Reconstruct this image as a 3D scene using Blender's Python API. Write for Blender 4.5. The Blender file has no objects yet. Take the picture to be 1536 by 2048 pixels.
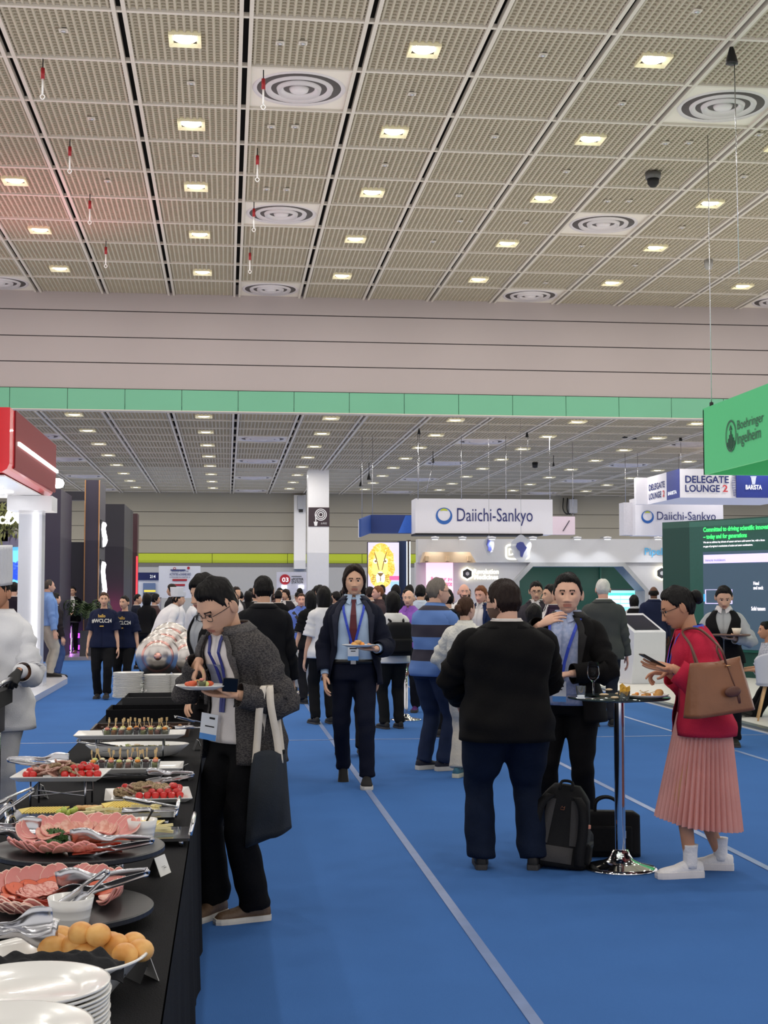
import bpy, bmesh, math, random
import numpy as np
from math import sin, cos, pi, radians as R
from mathutils import Vector as V, Matrix, Euler
random.seed(7); np.random.seed(7)
SC = bpy.context.scene
COL = SC.collection

# ------------------------------------------------------------------ camera
FPX = 2780.0; PITCH = 3.397; YAW = 6.45; EYE = 1.6
cd = bpy.data.cameras.new('camera'); cam = bpy.data.objects.new('camera', cd); COL.objects.link(cam)
cam.location = (0, 0, EYE); cam.rotation_euler = (R(90 + PITCH), 0, R(-YAW))
cd.sensor_fit = 'VERTICAL'; cd.sensor_height = 36.0; cd.lens = FPX / 2048 * 36.0
cd.clip_end = 300
SC.camera = cam
# ------------------------------------------------------------------ world, exposure
w = bpy.data.worlds.new('hall_ambient'); SC.world = w; w.use_nodes = True
bg = w.node_tree.nodes['Background']
bg.inputs[0].default_value = (1.0, 0.975, 0.95, 1); bg.inputs[1].default_value = 1.0
SC.view_settings.view_transform = 'Standard'; SC.view_settings.look = 'None'
SC.view_settings.gamma = 1; SC.view_settings.use_curve_mapping = False
SC.view_settings.exposure = 0.0
LAMP_W = 34.0        # watts of one ceiling downlight
try:
    SC.cycles.use_denoising = True
    SC.cycles.max_bounces = 8; SC.cycles.diffuse_bounces = 3; SC.cycles.glossy_bounces = 3
    SC.cycles.transmission_bounces = 8; SC.cycles.transparent_max_bounces = 6
    SC.cycles.caustics_reflective = False; SC.cycles.caustics_refractive = False
    SC.cycles.sample_clamp_indirect = 4.0
except Exception:
    pass
# unseen upward area lights added to brighten the ceilings, standing in for booth spill
def ceiling_fill(loc, sx, sy, watts, col=(1.0, .93, .80)):
    ld = bpy.data.lights.new('ceiling_fill_light', 'AREA'); ld.shape = 'RECTANGLE'; ld.size = sx; ld.size_y = sy
    ld.energy = watts; ld.color = col
    o = bpy.data.objects.new('ceiling_fill_light', ld); COL.objects.link(o); o.location = loc; o.rotation_euler = (pi, 0, 0)
ceiling_fill((4, 15, 2.9), 34, 32, 2900, (1.0, .91, .76))
ceiling_fill((4, 46, 3.0), 34, 24, 950, (1.0, .92, .78))
# ------------------------------------------------------------------ picture point -> place in the hall
_M = Euler((R(90 + PITCH), 0, R(-YAW))).to_matrix()
def ray(px, py):
    return _M @ V(((px - 768) / FPX, -(py - 1024) / FPX, -1.0))
def px_of(p):
    q = _M.transposed() @ (V(p) - V((0, 0, EYE))); return (768 - FPX * q.x / q.z, 1024 + FPX * q.y / q.z) if q.z < 0 else (-1, -1)
ORD = 'first second third fourth fifth sixth seventh eighth ninth tenth eleventh twelfth'.split()
def at_y(px, py, Y):
    d = ray(px, py); return V((0, 0, EYE)) + d * (Y / d.y)
def at_z(px, py, z=0.0):
    d = ray(px, py); return V((0, 0, EYE)) + d * ((z - EYE) / d.z)
def at_x(px, py, X):
    d = ray(px, py); return V((0, 0, EYE)) + d * (X / d.x)

# ------------------------------------------------------------------ materials
def lin(c):
    return tuple(((x / 255) / 12.92 if x / 255 <= .04045 else ((x / 255 + .055) / 1.055) ** 2.4) for x in c)
_mats = {}
def M(name, rgb, rough=.6, metal=0., var=.12, scale=18., bump=0., bscale=None, emit=0., trans=0., stretch=(1, 1, 1), spec=.5, ior=1.45, sheen=0., rgb2=None, coat=0.):
    if name in _mats: return _mats[name]
    m = bpy.data.materials.new(name); _mats[name] = m; m.use_nodes = True
    nt = m.node_tree; n = nt.nodes; L = nt.links
    b = n['Principled BSDF']; c = lin(rgb)
    b.inputs['Roughness'].default_value = rough; b.inputs['Metallic'].default_value = metal
    b.inputs['Specular IOR Level'].default_value = spec; b.inputs['IOR'].default_value = ior
    if trans: b.inputs['Transmission Weight'].default_value = trans
    if sheen: b.inputs['Sheen Weight'].default_value = sheen
    if coat: b.inputs['Coat Weight'].default_value = coat
    tc = n.new('ShaderNodeTexCoord'); mp = n.new('ShaderNodeMapping'); mp.inputs['Scale'].default_value = stretch
    L.new(tc.outputs['Object'], mp.inputs['Vector'])
    nz = n.new('ShaderNodeTexNoise'); nz.inputs['Scale'].default_value = scale; nz.inputs['Detail'].default_value = 3
    L.new(mp.outputs[0], nz.inputs['Vector'])
    mx = n.new('ShaderNodeMix'); mx.data_type = 'RGBA'
    c2 = lin(rgb2) if rgb2 else tuple(x * (1 - var) for x in c)
    c1 = c if rgb2 else tuple(min(1, x * (1 + var * .6)) for x in c)
    mx.inputs[6].default_value = (*c1, 1); mx.inputs[7].default_value = (*c2, 1)
    if rgb2:
        cr = n.new('ShaderNodeValToRGB'); cr.color_ramp.elements[0].position = .42; cr.color_ramp.elements[1].position = .58
        L.new(nz.outputs[0], cr.inputs[0]); L.new(cr.outputs[0], mx.inputs[0])
    else:
        L.new(nz.outputs[0], mx.inputs[0])
    L.new(mx.outputs[2], b.inputs['Base Color'])
    if emit:
        L.new(mx.outputs[2], b.inputs['Emission Color']); b.inputs['Emission Strength'].default_value = emit
    if bump:
        n2 = n.new('ShaderNodeTexNoise'); n2.inputs['Scale'].default_value = bscale or scale * 3
        L.new(mp.outputs[0], n2.inputs['Vector'])
        bp = n.new('ShaderNodeBump'); bp.inputs['Strength'].default_value = bump; bp.inputs['Distance'].default_value = .02
        L.new(n2.outputs[0], bp.inputs['Height']); L.new(bp.outputs[0], b.inputs['Normal'])
    return m

# ------------------------------------------------------------------ mesh building
def mlist(m): return list(m) if isinstance(m, (list, tuple)) else [m]
class MB:
    def __init__(s): s.v = []; s.f = []; s.mi = []; s.sm = []; s.n = 0
    def add(s, v, f, mi=0, smooth=True):
        b = s.n; s.v.extend([tuple(p) for p in v]); s.n += len(v)
        for q in f: s.f.append(tuple(b + i for i in q)); s.mi.append(mi); s.sm.append(smooth)
        return b
    def box(s, lo, hi, mi=0):
        (a, b, c), (d, e, f) = lo, hi
        s.add([(a, b, c), (d, b, c), (d, e, c), (a, e, c), (a, b, f), (d, b, f), (d, e, f), (a, e, f)],
              [(3, 2, 1, 0), (4, 5, 6, 7), (0, 1, 5, 4), (1, 2, 6, 5), (2, 3, 7, 6), (3, 0, 4, 7)], mi, False)
        return s
    def obox(s, O, ax, ay, az, mi=0):   # box from corner O along three edge vectors
        O, ax, ay, az = V(O), V(ax), V(ay), V(az)
        p = [O, O + ax, O + ax + ay, O + ay]; p += [q + az for q in p]
        s.add(p, [(3, 2, 1, 0), (4, 5, 6, 7), (0, 1, 5, 4), (1, 2, 6, 5), (2, 3, 7, 6), (3, 0, 4, 7)], mi, False); return s
    def quad(s, a, b, c, d, mi=0): s.add([a, b, c, d], [(0, 1, 2, 3)], mi, False); return s
    def grid(s, P, mi=0, smooth=True, closed=False):   # P: rows x cols of points
        r, c = len(P), len(P[0]); v = [p for row in P for p in row]; f = []
        for i in range(r - 1):
            for j in range(c if closed else c - 1):
                k = (j + 1) % c
                f.append((i * c + j, i * c + k, (i + 1) * c + k, (i + 1) * c + j))
        return s.add(v, f, mi, smooth)
    def loft(s, rings, mi=0, cap=True, smooth=True):
        c = len(rings[0]); b = s.grid(rings, mi, smooth, True)
        if cap:
            for k, ring in ((0, rings[0]), (len(rings) - 1, rings[-1])):
                ctr = np.mean(np.array([tuple(p) for p in ring]), axis=0)
                s.v.append(tuple(ctr)); ci = s.n; s.n += 1; o = b + k * c
                for j in range(c):
                    a, d = o + j, o + (j + 1) % c
                    s.f.append((ci, d, a) if k == 0 else (ci, a, d)); s.mi.append(mi); s.sm.append(smooth)
        return s
    def tube(s, path, rad, n=10, mi=0, cap=True, sub=0, up=None, smooth=True):
        P = [V(p) for p in path]
        rr = list(rad) if isinstance(rad, (list, tuple)) else [rad] * len(P)
        rr = [(x, x) if not isinstance(x, (list, tuple)) else x for x in rr]
        if sub: P, rr = catmull(P, rr, sub)
        t0 = (P[1] - P[0]).normalized()
        a = V(up) if up is not None else (V((0, 0, 1)) if abs(t0.z) < .9 else V((0, 1, 0)))
        x = t0.cross(a).normalized(); rings = []
        for i, p in enumerate(P):
            t = ((P[min(i + 1, len(P) - 1)] - P[max(i - 1, 0)])).normalized()
            x = (x - t * x.dot(t)).normalized(); y = t.cross(x)
            rings.append([p + x * (rr[i][0] * cos(2 * pi * j / n)) - y * (-rr[i][1] * sin(2 * pi * j / n)) for j in range(n)])
        return s.loft(rings, mi, cap, smooth)
    def lathe(s, prof, n=32, mi=0, O=(0, 0, 0), smooth=True, sx=1., sy=1.):
        ox, oy, oz = O
        rings = [[(ox + sx * r * cos(2 * pi * j / n), oy + sy * r * sin(2 * pi * j / n), oz + z) for j in range(n)] for r, z in prof]
        s.grid(rings, mi, smooth, True); return s
    def sphere(s, O, r, n=12, m=8, mi=0):
        rx, ry, rz = r if isinstance(r, (list, tuple)) else (r, r, r)
        rings = [[(O[0] + rx * sin(pi * i / m) * cos(2 * pi * j / n), O[1] + ry * sin(pi * i / m) * sin(2 * pi * j / n), O[2] - rz * cos(pi * i / m)) for j in range(n)] for i in range(1, m)]
        return s.loft(rings, mi)
    def prism(s, pts, ext, mi=0):   # polygon pts (3D list) extruded by vector
        e = V(ext); a = [V(p) for p in pts]; b = [p + e for p in a]; n = len(a)
        s.add(a + b, [tuple(range(n))[::-1], tuple(range(n, 2 * n))] + [(i, (i + 1) % n, n + (i + 1) % n, n + i) for i in range(n)], mi, False); return s
    def xform(s, Mx):
        s.v = [tuple(Mx @ V(p)) for p in s.v]; return s
    def mesh(s, name, mats):
        me = bpy.data.meshes.new(name); me.from_pydata(s.v, [], s.f)
        for m in mlist(mats): me.materials.append(m)
        me.polygons.foreach_set('material_index', s.mi); me.polygons.foreach_set('use_smooth', s.sm); me.update()
        return me
    def build(s, name, mats, parent=None, loc=None, rz=None, **tags):
        return link(name, s.mesh(name, mats), parent, loc, rz, **tags)
def catmull(P, rr, sub):
    Q = [P[0] * 2 - P[1]] + P + [P[-1] * 2 - P[-2]]; o = []; r = []
    for i in range(len(P) - 1):
        a, b, c, d = Q[i:i + 4]
        for k in range(sub):
            t = k / sub; t2 = t * t; t3 = t2 * t
            o.append((b * 2 + (c - a) * t + (a * 2 - b * 5 + c * 4 - d) * t2 + (b * 3 - a - c * 3 + d) * t3) * .5)
            r.append(tuple(rr[i][q] + (rr[i + 1][q] - rr[i][q]) * t for q in (0, 1)))
    o.append(P[-1]); r.append(rr[-1]); return o, r
def tag(o, label=None, cat=None, group=None, kind=None):
    if label: o['label'] = label
    if cat: o['category'] = cat
    if group: o['group'] = group
    if kind: o['kind'] = kind
    return o
def link(name, data, parent=None, loc=None, rz=None, **tags):
    o = bpy.data.objects.new(name, data); COL.objects.link(o)
    if parent is not None: o.parent = parent
    if loc is not None: o.location = loc
    if rz is not None: o.rotation_euler.z = rz
    return tag(o, **tags)
def thing(name, label, cat, loc=(0, 0, 0), rz=0., group=None):
    return link(name, None, None, loc, rz, label=label, cat=cat, group=group)
def copy_tree(o, parent=None):
    c = o.copy(); COL.objects.link(c)
    if parent is not None: c.parent = parent
    for ch in list(o.children): copy_tree(ch, c)
    return c
def dup(o, loc, rz=None, label=None, group=None):
    c = copy_tree(o); c.location = loc
    if rz is not None: c.rotation_euler.z = rz
    return tag(c, label, None, group)
def bevel(o, wdt, seg=2):
    m = o.modifiers.new('edge', 'BEVEL'); m.width = wdt; m.segments = seg; m.limit_method = 'ANGLE'; return o
def modmesh(me, *mods):
    """evaluate modifiers on a mesh and hand back the result"""
    o = bpy.data.objects.new('tmp', me); COL.objects.link(o)
    for kind, kw in mods:
        m = o.modifiers.new('m', kind)
        for k, v in kw.items(): setattr(m, k, v)
    dg = bpy.context.evaluated_depsgraph_get()
    r = bpy.data.meshes.new_from_object(o.evaluated_get(dg)); bpy.data.objects.remove(o)
    return r
def fuse(mb, name, mats, voxel, smooth=3):
    me = mb.mesh(name, mats)
    r = modmesh(me, ('REMESH', dict(mode='VOXEL', voxel_size=voxel, use_smooth_shade=True)), ('SMOOTH', dict(factor=.5, iterations=smooth)))
    r.name = name; bpy.data.meshes.remove(me)
    r.materials.clear()
    for m in mlist(mats): r.materials.append(m)
    return r
def mesh_arrays(me):
    v = np.empty(len(me.vertices) * 3); me.vertices.foreach_get('co', v)
    return v.reshape(-1, 3)
# flat lettering: fits the text into a w x h box whose lower-left corner is O, on a plane (ux, uz)
_txt = {}
def letters(s, O, ux, uz, w_, h_, m, parent, bold=0., depth=.006, name='lettering', keep=False, italic=0.):
    key = (s, bold)
    if key not in _txt:
        cu = bpy.data.curves.new('t', 'FONT'); cu.body = s; cu.size = 1; cu.offset = bold; cu.resolution_u = 3
        cu.space_line = .95
        ob = bpy.data.objects.new('t', cu); COL.objects.link(ob)
        dg = bpy.context.evaluated_depsgraph_get(); me = bpy.data.meshes.new_from_object(ob.evaluated_get(dg))
        bpy.data.objects.remove(ob)
        _txt[key] = (mesh_arrays(me), [tuple(p.vertices) for p in me.polygons]); bpy.data.meshes.remove(me)
    co, fs = _txt[key]
    lo = co.min(0); sz = np.maximum(co.max(0) - lo, 1e-5)
    ux, uz = V(ux).normalized(), V(uz).normalized(); n = ux.cross(uz)
    kx, kz = w_ / sz[0], h_ / sz[1]
    if keep: kx = kz = min(kx, kz)
    O = V(O) + n * depth
    mb = MB(); mb.add([O + ux * ((p[0] - lo[0]) * kx + (p[1] - lo[1]) * kz * italic) + uz * ((p[1] - lo[1]) * kz) for p in co], fs, 0, False)
    return mb.build(name, m, parent)
def disc_pts(O, ux, uz, r, n=32, a0=0., rx=1.):
    O, ux, uz = V(O), V(ux), V(uz)
    return [O + ux * (r * rx * cos(a0 + 2 * pi * i / n)) + uz * (r * sin(a0 + 2 * pi * i / n)) for i in range(n)]
def ring_flat(mb, O, ux, uz, r0, r1, n=40, a=0., b=2 * pi, mi=0):
    O, ux, uz = V(O), V(ux), V(uz); k = n
    P = [[O + (ux * cos(a + (b - a) * i / k) + uz * sin(a + (b - a) * i / k)) * r for i in range(k + 1)] for r in (r1, r0)]
    mb.grid(P, mi, False); return mb
X3, Y3, Z3 = V((1, 0, 0)), V((0, 1, 0)), V((0, 0, 1))
# ================================================================== the hall
GX = 1.50; GY = 1.575; X0 = .19; Y0 = 17.87; ZU = 8.5; ZL = 5.8; YH = 32.0; YB = 57.7
m_carpet = M('blue_carpet', (64, 107, 170), .95, var=.10, scale=1.6, bump=.25, bscale=260, spec=.1)
m_panel = M('ceiling_panel_beige', (176, 167, 150), .8, var=.10, scale=2.5)
m_bar = M('ceiling_bar_white', (200, 192, 182), .6, var=.05)
m_dark = M('ceiling_void', (42, 38, 36), .9)
m_wall = M('wall_panel_grey', (164, 154, 154), .75, var=.04, scale=.8)
m_joint = M('joint_dark', (60, 55, 58), .8)
m_green = M('green_fascia', (104, 168, 138), .5, var=.06, scale=.7)
m_lime = M('lime_band', (176, 190, 40), .5, var=.05)
m_white = M('white_paint', (232, 230, 230), .5, var=.03)
m_offwall = M('wall_beige', (154, 148, 134), .75, var=.05, scale=.6)
m_tape = M('clear_tape', (122, 142, 186), .35, var=.25, scale=8, spec=.6)
m_vent = M('diffuser_white', (205, 198, 200), .45, var=.04)
m_lens = M('lamp_lens', (255, 248, 235), .4, emit=9.)
m_cream = M('lamp_frame', (236, 226, 190), .45)
m_chrome = M('chrome', (225, 225, 228), .07, 1., var=.03)
m_steel = M('brushed_steel', (190, 190, 195), .25, 1., var=.08, scale=30)
m_black = M('black_plastic', (16, 16, 18), .45, var=.2)

MB().box((-14, -3, -.1), (24, YB + .5, 0)).build('floor', m_carpet, kind='structure')
def strip(x0, x1, y0, y1, name='floor_tape', lab=None, z=.004):
    return MB().box((x0, y0, .0005), (x1, y1, z)).build(name, m_tape, label=lab, cat='floor tape')
strip(1.135, 1.185, 2.5, 30, lab='long clear tape strip on the blue carpet beside the buffet')
strip(3.13, 3.18, 3, 30, lab='tape strip on the carpet passing behind the cocktail table')
strip(5.17, 5.22, 6, 30, lab='pale tape strip on the carpet nearest the white lounge platform')
strip(-2.6, 6.2, 15.38, 15.42, lab='thin tape strip running crossways over the carpet')

# ceilings: slab, runners, ribbed panels
def ribbed_panel(w_, d_):
    mb = MB(); nr = 15; h = .05
    mb.box((-w_ / 2, -d_ / 2, .035), (w_ / 2, d_ / 2, .05))
    for i in range(nr):
        x = -w_ / 2 + (i + .5) * w_ / nr
        mb.add([(x - .028, -d_ / 2, .036), (x - .012, -d_ / 2, 0), (x + .012, -d_ / 2, 0), (x + .028, -d_ / 2, .036),
                (x - .028, d_ / 2, .036), (x - .012, d_ / 2, 0), (x + .012, d_ / 2, 0), (x + .028, d_ / 2, .036)],
               [(0, 1, 5, 4), (1, 2, 6, 5), (2, 3, 7, 6), (0, 3, 2, 1), (4, 5, 6, 7)], 0, False)
    for j in range(17):
        y = -d_ / 2 + (j + .5) * d_ / 17
        mb.box((-w_ / 2, y - .007, .008), (w_ / 2, y + .007, .04))
    return mb.mesh('ceiling_panel', m_panel)
PW, PD = GX - .16, GY - .05
panel_me = ribbed_panel(PW, PD)
plain_me = MB().box((-PW / 2, -PD / 2, .01), (PW / 2, PD / 2, .05)).mesh('ceiling_panel', M('diffuser_plate', (214, 206, 196), .6, var=.03))
def ceiling(name, z, y0, y1, i0, i1, j0, j1, vents, stuff_from=None):
    slab = MB().box((-14, y0, z + .25), (24, y1, z + .4)).build(name, m_dark, kind='structure')
    for i in range(i0, i1 + 2):
        x = X0 + i * GX
        for dx in (-.085, .035):
            MB().box((x + dx, max(y0, Y0 + j0 * GY), z - .03), (x + dx + .05, y1, z + .05)).build('ceiling_runner', m_bar, slab)
    for j in range(j0, j1 + 2):
        y = Y0 + j * GY
        if y0 < y < y1:
            MB().box((X0 + i0 * GX, y - .028, z - .022), (X0 + (i1 + 1) * GX, y + .028, z + .03)).build('ceiling_crossbar', m_bar, slab)
    far = MB()
    for j in range(j0, j1 + 1):
        for i in range(i0, i1 + 1):
            c = (X0 + (i + .5) * GX, Y0 + (j + .5) * GY, z)
            if c[1] - PD / 2 < y0 - .3 or c[1] + PD / 2 > y1 + .1: continue
            if stuff_from is not None and j >= stuff_from and (i, j) not in vents:
                far.box((c[0] - PW / 2, c[1] - PD / 2, z + .01), (c[0] + PW / 2, c[1] + PD / 2, z + .05))
                for k in range(0, 15, 1):
                    x = c[0] - PW / 2 + (k + .5) * PW / 15
                    far.quad((x - .02, c[1] - PD / 2, z), (x + .02, c[1] - PD / 2, z), (x + .02, c[1] + PD / 2, z), (x - .02, c[1] + PD / 2, z))
            else:
                link('ceiling_panel', plain_me if (i, j) in vents else panel_me, slab, c)
    if far.n: far.build('ceiling_panel', m_panel, slab, kind='stuff')
    return slab
JH = int((YH - Y0) / GX) 
vent_u = [(i, j) for i in (-4, 0, 4, 8) for j in (0, 4, 8)]
vent_l = [(i, j) for i in (-4, 0, 4, 8, 12) for j in (12, 16, 20, 24)]
ceil_up = ceiling('ceiling', ZU, -3, YH, -6, 10, -2, 8, vent_u)
ceil_lo = ceiling('ceiling', ZL, YH + .25, YB, -7, 15, 9, 25, vent_l, 18)

def diffuser(x, y, z, lab):
    t = thing('air_diffuser', lab, 'air vent', (x, y, z), group='round air diffusers in the ceilings')
    for q, (r0, r1, za, zb) in enumerate(((.62, .50, .0, .07), (.45, .33, -.02, .06), (.29, .18, -.035, .05))):
        MB().lathe([(r0 + .02, .012), (r0, za - .015), (r1, zb), (r1 - .012, zb), (r0 - .03, za - .002), (r0 + .005, .012)], 40).build('diffuser_ring', m_vent, t)
    MB().lathe([(.0, -.045), (.06, -.05), (.12, -.03), (.15, .03), (0, .03)], 28).build('diffuser_core', m_vent, t)
    MB().lathe([(0, .008), (.6, .008), (.6, .0095), (0, .0095)], 32).build('diffuser_throat', M('throat_grey', (84, 78, 78), .8), t)
    return t
dproto = {}
def nth_seen(c, xs):
    q = px_of(c)
    if not (0 <= q[0] <= 1536 and 0 <= q[1] <= 2048): return None
    return ORD[min(11, sum(1 for x in xs if 0 <= px_of((x, c[1], c[2]))[0] < q[0]))]
VX = [X0 + (i + .5) * GX for i in (-4, 0, 4, 8, 12)]
for (i, j) in vent_u + vent_l:
    z = ZU if j < 9 else ZL
    lab = 'round white air diffuser in the upper ceiling near the header wall' if z == ZU else 'round white air diffuser in the low far ceiling'
    c = (X0 + (i + .5) * GX, Y0 + (j + .5) * GY, z)
    if z == ZU and j == 0: lab = 'large round air diffuser in the ceiling part nearest the viewer'
    k_ = nth_seen(c, VX)
    if k_: lab = ('round air diffuser in the high ceiling, %s row from the top, %s from the left' % (ORD[j // 4], k_)) if j < 9 else ('round air diffuser in the low ceiling, %s row beyond the header, %s from the left' % (ORD[(j - 12) // 4], k_))
    if not dproto: dproto[0] = diffuser(*c, lab)
    else: dup(dproto[0], c, None, lab)

def downlight():
    t = thing('ceiling_downlight', '', 'downlight')
    fr = MB(); a = .2; b = .15
    for (p, q) in (((-a, -a), (a, -a)), ((a, -a), (a, a)), ((a, a), (-a, a)), ((-a, a), (-a, -a))):
        p2, q2 = (p[0] * .72, p[1] * .72), (q[0] * .72, q[1] * .72)
        fr.quad((*p, -.035), (*q, -.035), (*q2, .0), (*p2, .0))
        fr.quad((*q, -.035), (*p, -.035), (*p, .03), (*q, .03))
    fr.build('lamp_frame', m_cream, t)
    MB().lathe([(0, -.02), (.1, -.018), (.145, -.004), (.145, .02), (0, .02)], 24).build('lamp_lens', m_lens, t)
    ld = bpy.data.lights.new('downlight_lamp', 'AREA'); ld.shape = 'DISK'; ld.size = .27; ld.energy = LAMP_W
    ld.color = (1.0, .96, .90)
    link('downlight_lamp', ld, t, (0, 0, -.045))
    return t
dl = None
LU = 'square recessed downlight glowing in the high ceiling grid'
LL = 'square recessed downlight glowing in the low far ceiling'
def put_light(c, lab, grp):
    global dl
    if dl is None: dl = downlight(); dl.location = c; tag(dl, lab, None, grp)
    else: dup(dl, c, None, lab, grp)
for j in range(-12, 9):
    if (j + 1) % 2: continue
    for i in range(-5, 10):
        if (i + 1) % 2: continue
        if j < 0 - 1 and (i > 5): continue
        c = (X0 + (i + .5) * GX, Y0 + (j + .5) * GY, ZU); k_ = nth_seen(c, [X0 + (q + .5) * GX for q in range(-5, 10, 2)])
        put_light(c, 'glowing downlight in the high ceiling, %s row from the header wall, %s from the left' % (ORD[(7 - j) // 2], k_) if k_ else LU, 'downlights in the high ceiling')
for j in range(9, 26):
    if j % 2 == 0: continue
    for i in range(-7, 15, 2):
        c = (X0 + (i + .5) * GX, Y0 + (j + .5) * GY, ZL); k_ = nth_seen(c, [X0 + (q + .5) * GX for q in range(-7, 15, 2)])
        put_light(c, 'downlight in the low ceiling, %s row beyond the header, %s from the left' % (ORD[(j - 9) // 2], k_) if k_ else LL, 'downlights in the low ceiling')

# header wall: four rows of panels over a green fascia
hd = MB().box((-14, YH + .05, 5.94), (24, YH + .25, ZU + .3)).build('wall_header', m_wall, kind='structure')
zs = [5.96 + .42, 7.02 - .04, 7.53, 8.05, ZU + .02]
zs = [6.283, 6.885, 7.476, 8.08, ZU + .05]
for a, b in zip(zs, zs[1:]):
    MB().box((-14, YH, a + .012), (24, YH + .05, b - .012)).build('wall_panel', m_wall, hd)
MB().box((-14, YH + .02, zs[0] - .02), (24, YH + .055, ZU)).build('panel_joint', m_joint, hd)
gx = -13.9
for k in range(29):
    MB().box((gx + k * 1.285 + .006, YH - .03, 5.80), (gx + (k + 1) * 1.285 - .006, YH + .06, 6.277)).build('green_panel', m_green, hd)
MB().box((-14, YH - .04, 5.785), (24, YH + .26, 5.805)).build('fascia_edge', m_bar, hd)
# far wall
bw = MB().box((-14, YB + .06, 0), (24, YB + .3, ZL + .4)).build('wall_back', m_joint, kind='structure')
rows = [(4.95 + .02, ZL + .3), (4.38, 4.95), (3.83, 4.36), (3.28, 3.81)]
rows = [(5.0, ZL + .3), (4.42, 4.98), (3.84, 4.40), (3.30, 3.82)]
for a, b in rows:
    MB().box((-14, YB, a), (24, YB + .08, b)).build('wall_panel', m_offwall, bw)
for k in range(12):
    MB().box((-13 + k * 3.1 + .01, YB - .03, 2.90), (-13 + (k + 1) * 3.1 - .01, YB + .07, 3.28)).build('lime_panel', m_lime, bw)
MB().box((-14, YB - .02, 2.74), (24, YB + .07, 2.89)).build('wall_rail', M('rail_grey', (120, 116, 112), .6), bw)
MB().box((-14, YB, 0), (24, YB + .07, 2.74)).build('wall_panel', M('lower_wall_pale', (188, 186, 184), .7, var=.03), bw)
# hall column with hose reel sign, pilaster, loudspeaker
def px_box(mb, x0, y0, x1, y1, Y, dep, mi=0):
    a, b = at_y(x0, y1, Y), at_y(x1, y0, Y)
    mb.box((a.x, Y, min(a.z, b.z)), (b.x, Y + dep, max(a.z, b.z)), mi); return a, b
YC = 46.7
a, b = at_y(616, 1000, YC), at_y(658, 1000, YC)
colm = MB().box((a.x, YC, 0), (b.x, YC + .7, ZL + .2)).build('column', m_white, kind='structure')
t = thing('hose_reel_sign', 'dark square sign with a white hose reel picture on the column', 'sign', (0, 0, 0))
s = MB(); p, q = px_box(s, 617, 1015, 659, 1053, YC - .02, .03); s.build('sign_panel', M('sign_plum', (58, 44, 50), .6), t)
c = V(((p.x + q.x) / 2 + .06, YC - .021, (p.z + q.z) / 2 + .08))
ic = MB()
for r in (.06, .12, .175): ring_flat(ic, c, X3, Z3, r, r + .028, 28)
ic.box((c.x - .185, YC - .024, c.z - .3), (c.x - .155, YC - .021, c.z)); ic.prism([(c.x - .24, YC - .021, c.z - .24), (c.x - .21, YC - .021, c.z - .38), (c.x - .13, YC - .021, c.z - .38), (c.x - .1, YC - .021, c.z - .24)], (0, -.004, 0))
ic.build('hose_icon', m_white, t)
letters('소화전', (c.x + .0, YC - .02, c.z - .33), X3, Z3, .2, .07, m_white, t)
s = MB(); px_box(s, 588, 990, 612, 1138, YB - .4, .4); s.build('pilaster', m_white, kind='structure')
t = thing('wall_speaker', 'small grey speaker high on the far pilaster', 'speaker', (0, 0, 0))
s = MB(); px_box(s, 595, 991, 609, 1018, YB - .75, .3); bevel(s.build('speaker_cabinet', M('speaker_grey', (165, 165, 170), .6), t), .02)
s = MB(); px_box(s, 598, 1016, 606, 1024, YB - .6, .2); s.build('speaker_bracket', m_black, t)
t = thing('wall_speaker', 'grey speaker with looped cables high on the far wall right of the centre banner', 'speaker', (0, 0, 0))
s = MB(); px_box(s, 1139, 998, 1155, 1026, YB - .5, .4); bevel(s.build('speaker_cabinet', M('speaker_grey', (165, 165, 170), .6), t), .02)
s = MB()
for dx in (0, 8, 20):
    s.tube([at_y(1127 + dx, 996, YB - .3), at_y(1126 + dx, 1018, YB - .35), at_y(1134 + dx * .6, 1028, YB - .35), at_y(1144, 1022, YB - .3)], .025, 6, sub=4)
s.build('speaker_cable', m_black, t)
# ================================================================== people: bodies, heads, hands, clothes
def sstep(a, b, x):
    t = np.clip((x - a) / (b - a), 0, 1); return t * t * (3 - 2 * t)
SKIN = {'light': (222, 176, 152), 'asian': (214, 168, 140), 'tan': (196, 142, 112), 'pink': (226, 170, 150), 'brown': (150, 100, 76), 'dark': (92, 60, 46)}
def skin(t): return M('skin_' + t, SKIN[t], .5, var=.10, scale=14, bump=.05, bscale=220, spec=.35)
def lipm(t):
    c = SKIN[t]; return M('lips_' + t, (int(c[0] * .86), int(c[1] * .72), int(c[2] * .72)), .45)
HAIRC = {'black': (20, 17, 17), 'brown': (70, 46, 32), 'darkbrown': (38, 26, 22), 'grey': (120, 112, 104), 'white': (216, 214, 208), 'auburn': (120, 72, 44), 'greydark': (72, 66, 62)}
def hairm(c): return M('hair_' + c, HAIRC[c], .55, var=.35, scale=26, bump=.5, bscale=70, stretch=(1, 1, .25), spec=.22)
def cloth(name, rgb, rough=.85, bump=.35, scale=60, **k): return M('cloth_' + name, rgb, rough, bump=bump, bscale=scale * 4, scale=k.pop('vs', 9), spec=.15, **k)
m_eye = M('eye_white', (200, 194, 190), .2, var=.02); m_iris = M('iris_dark', (38, 26, 20), .2)
m_glass_f = M('glasses_frame', (22, 20, 22), .35)
m_lens_g = M('glasses_lens', (250, 250, 250), .02, trans=1., var=0, ior=1.05)

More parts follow.
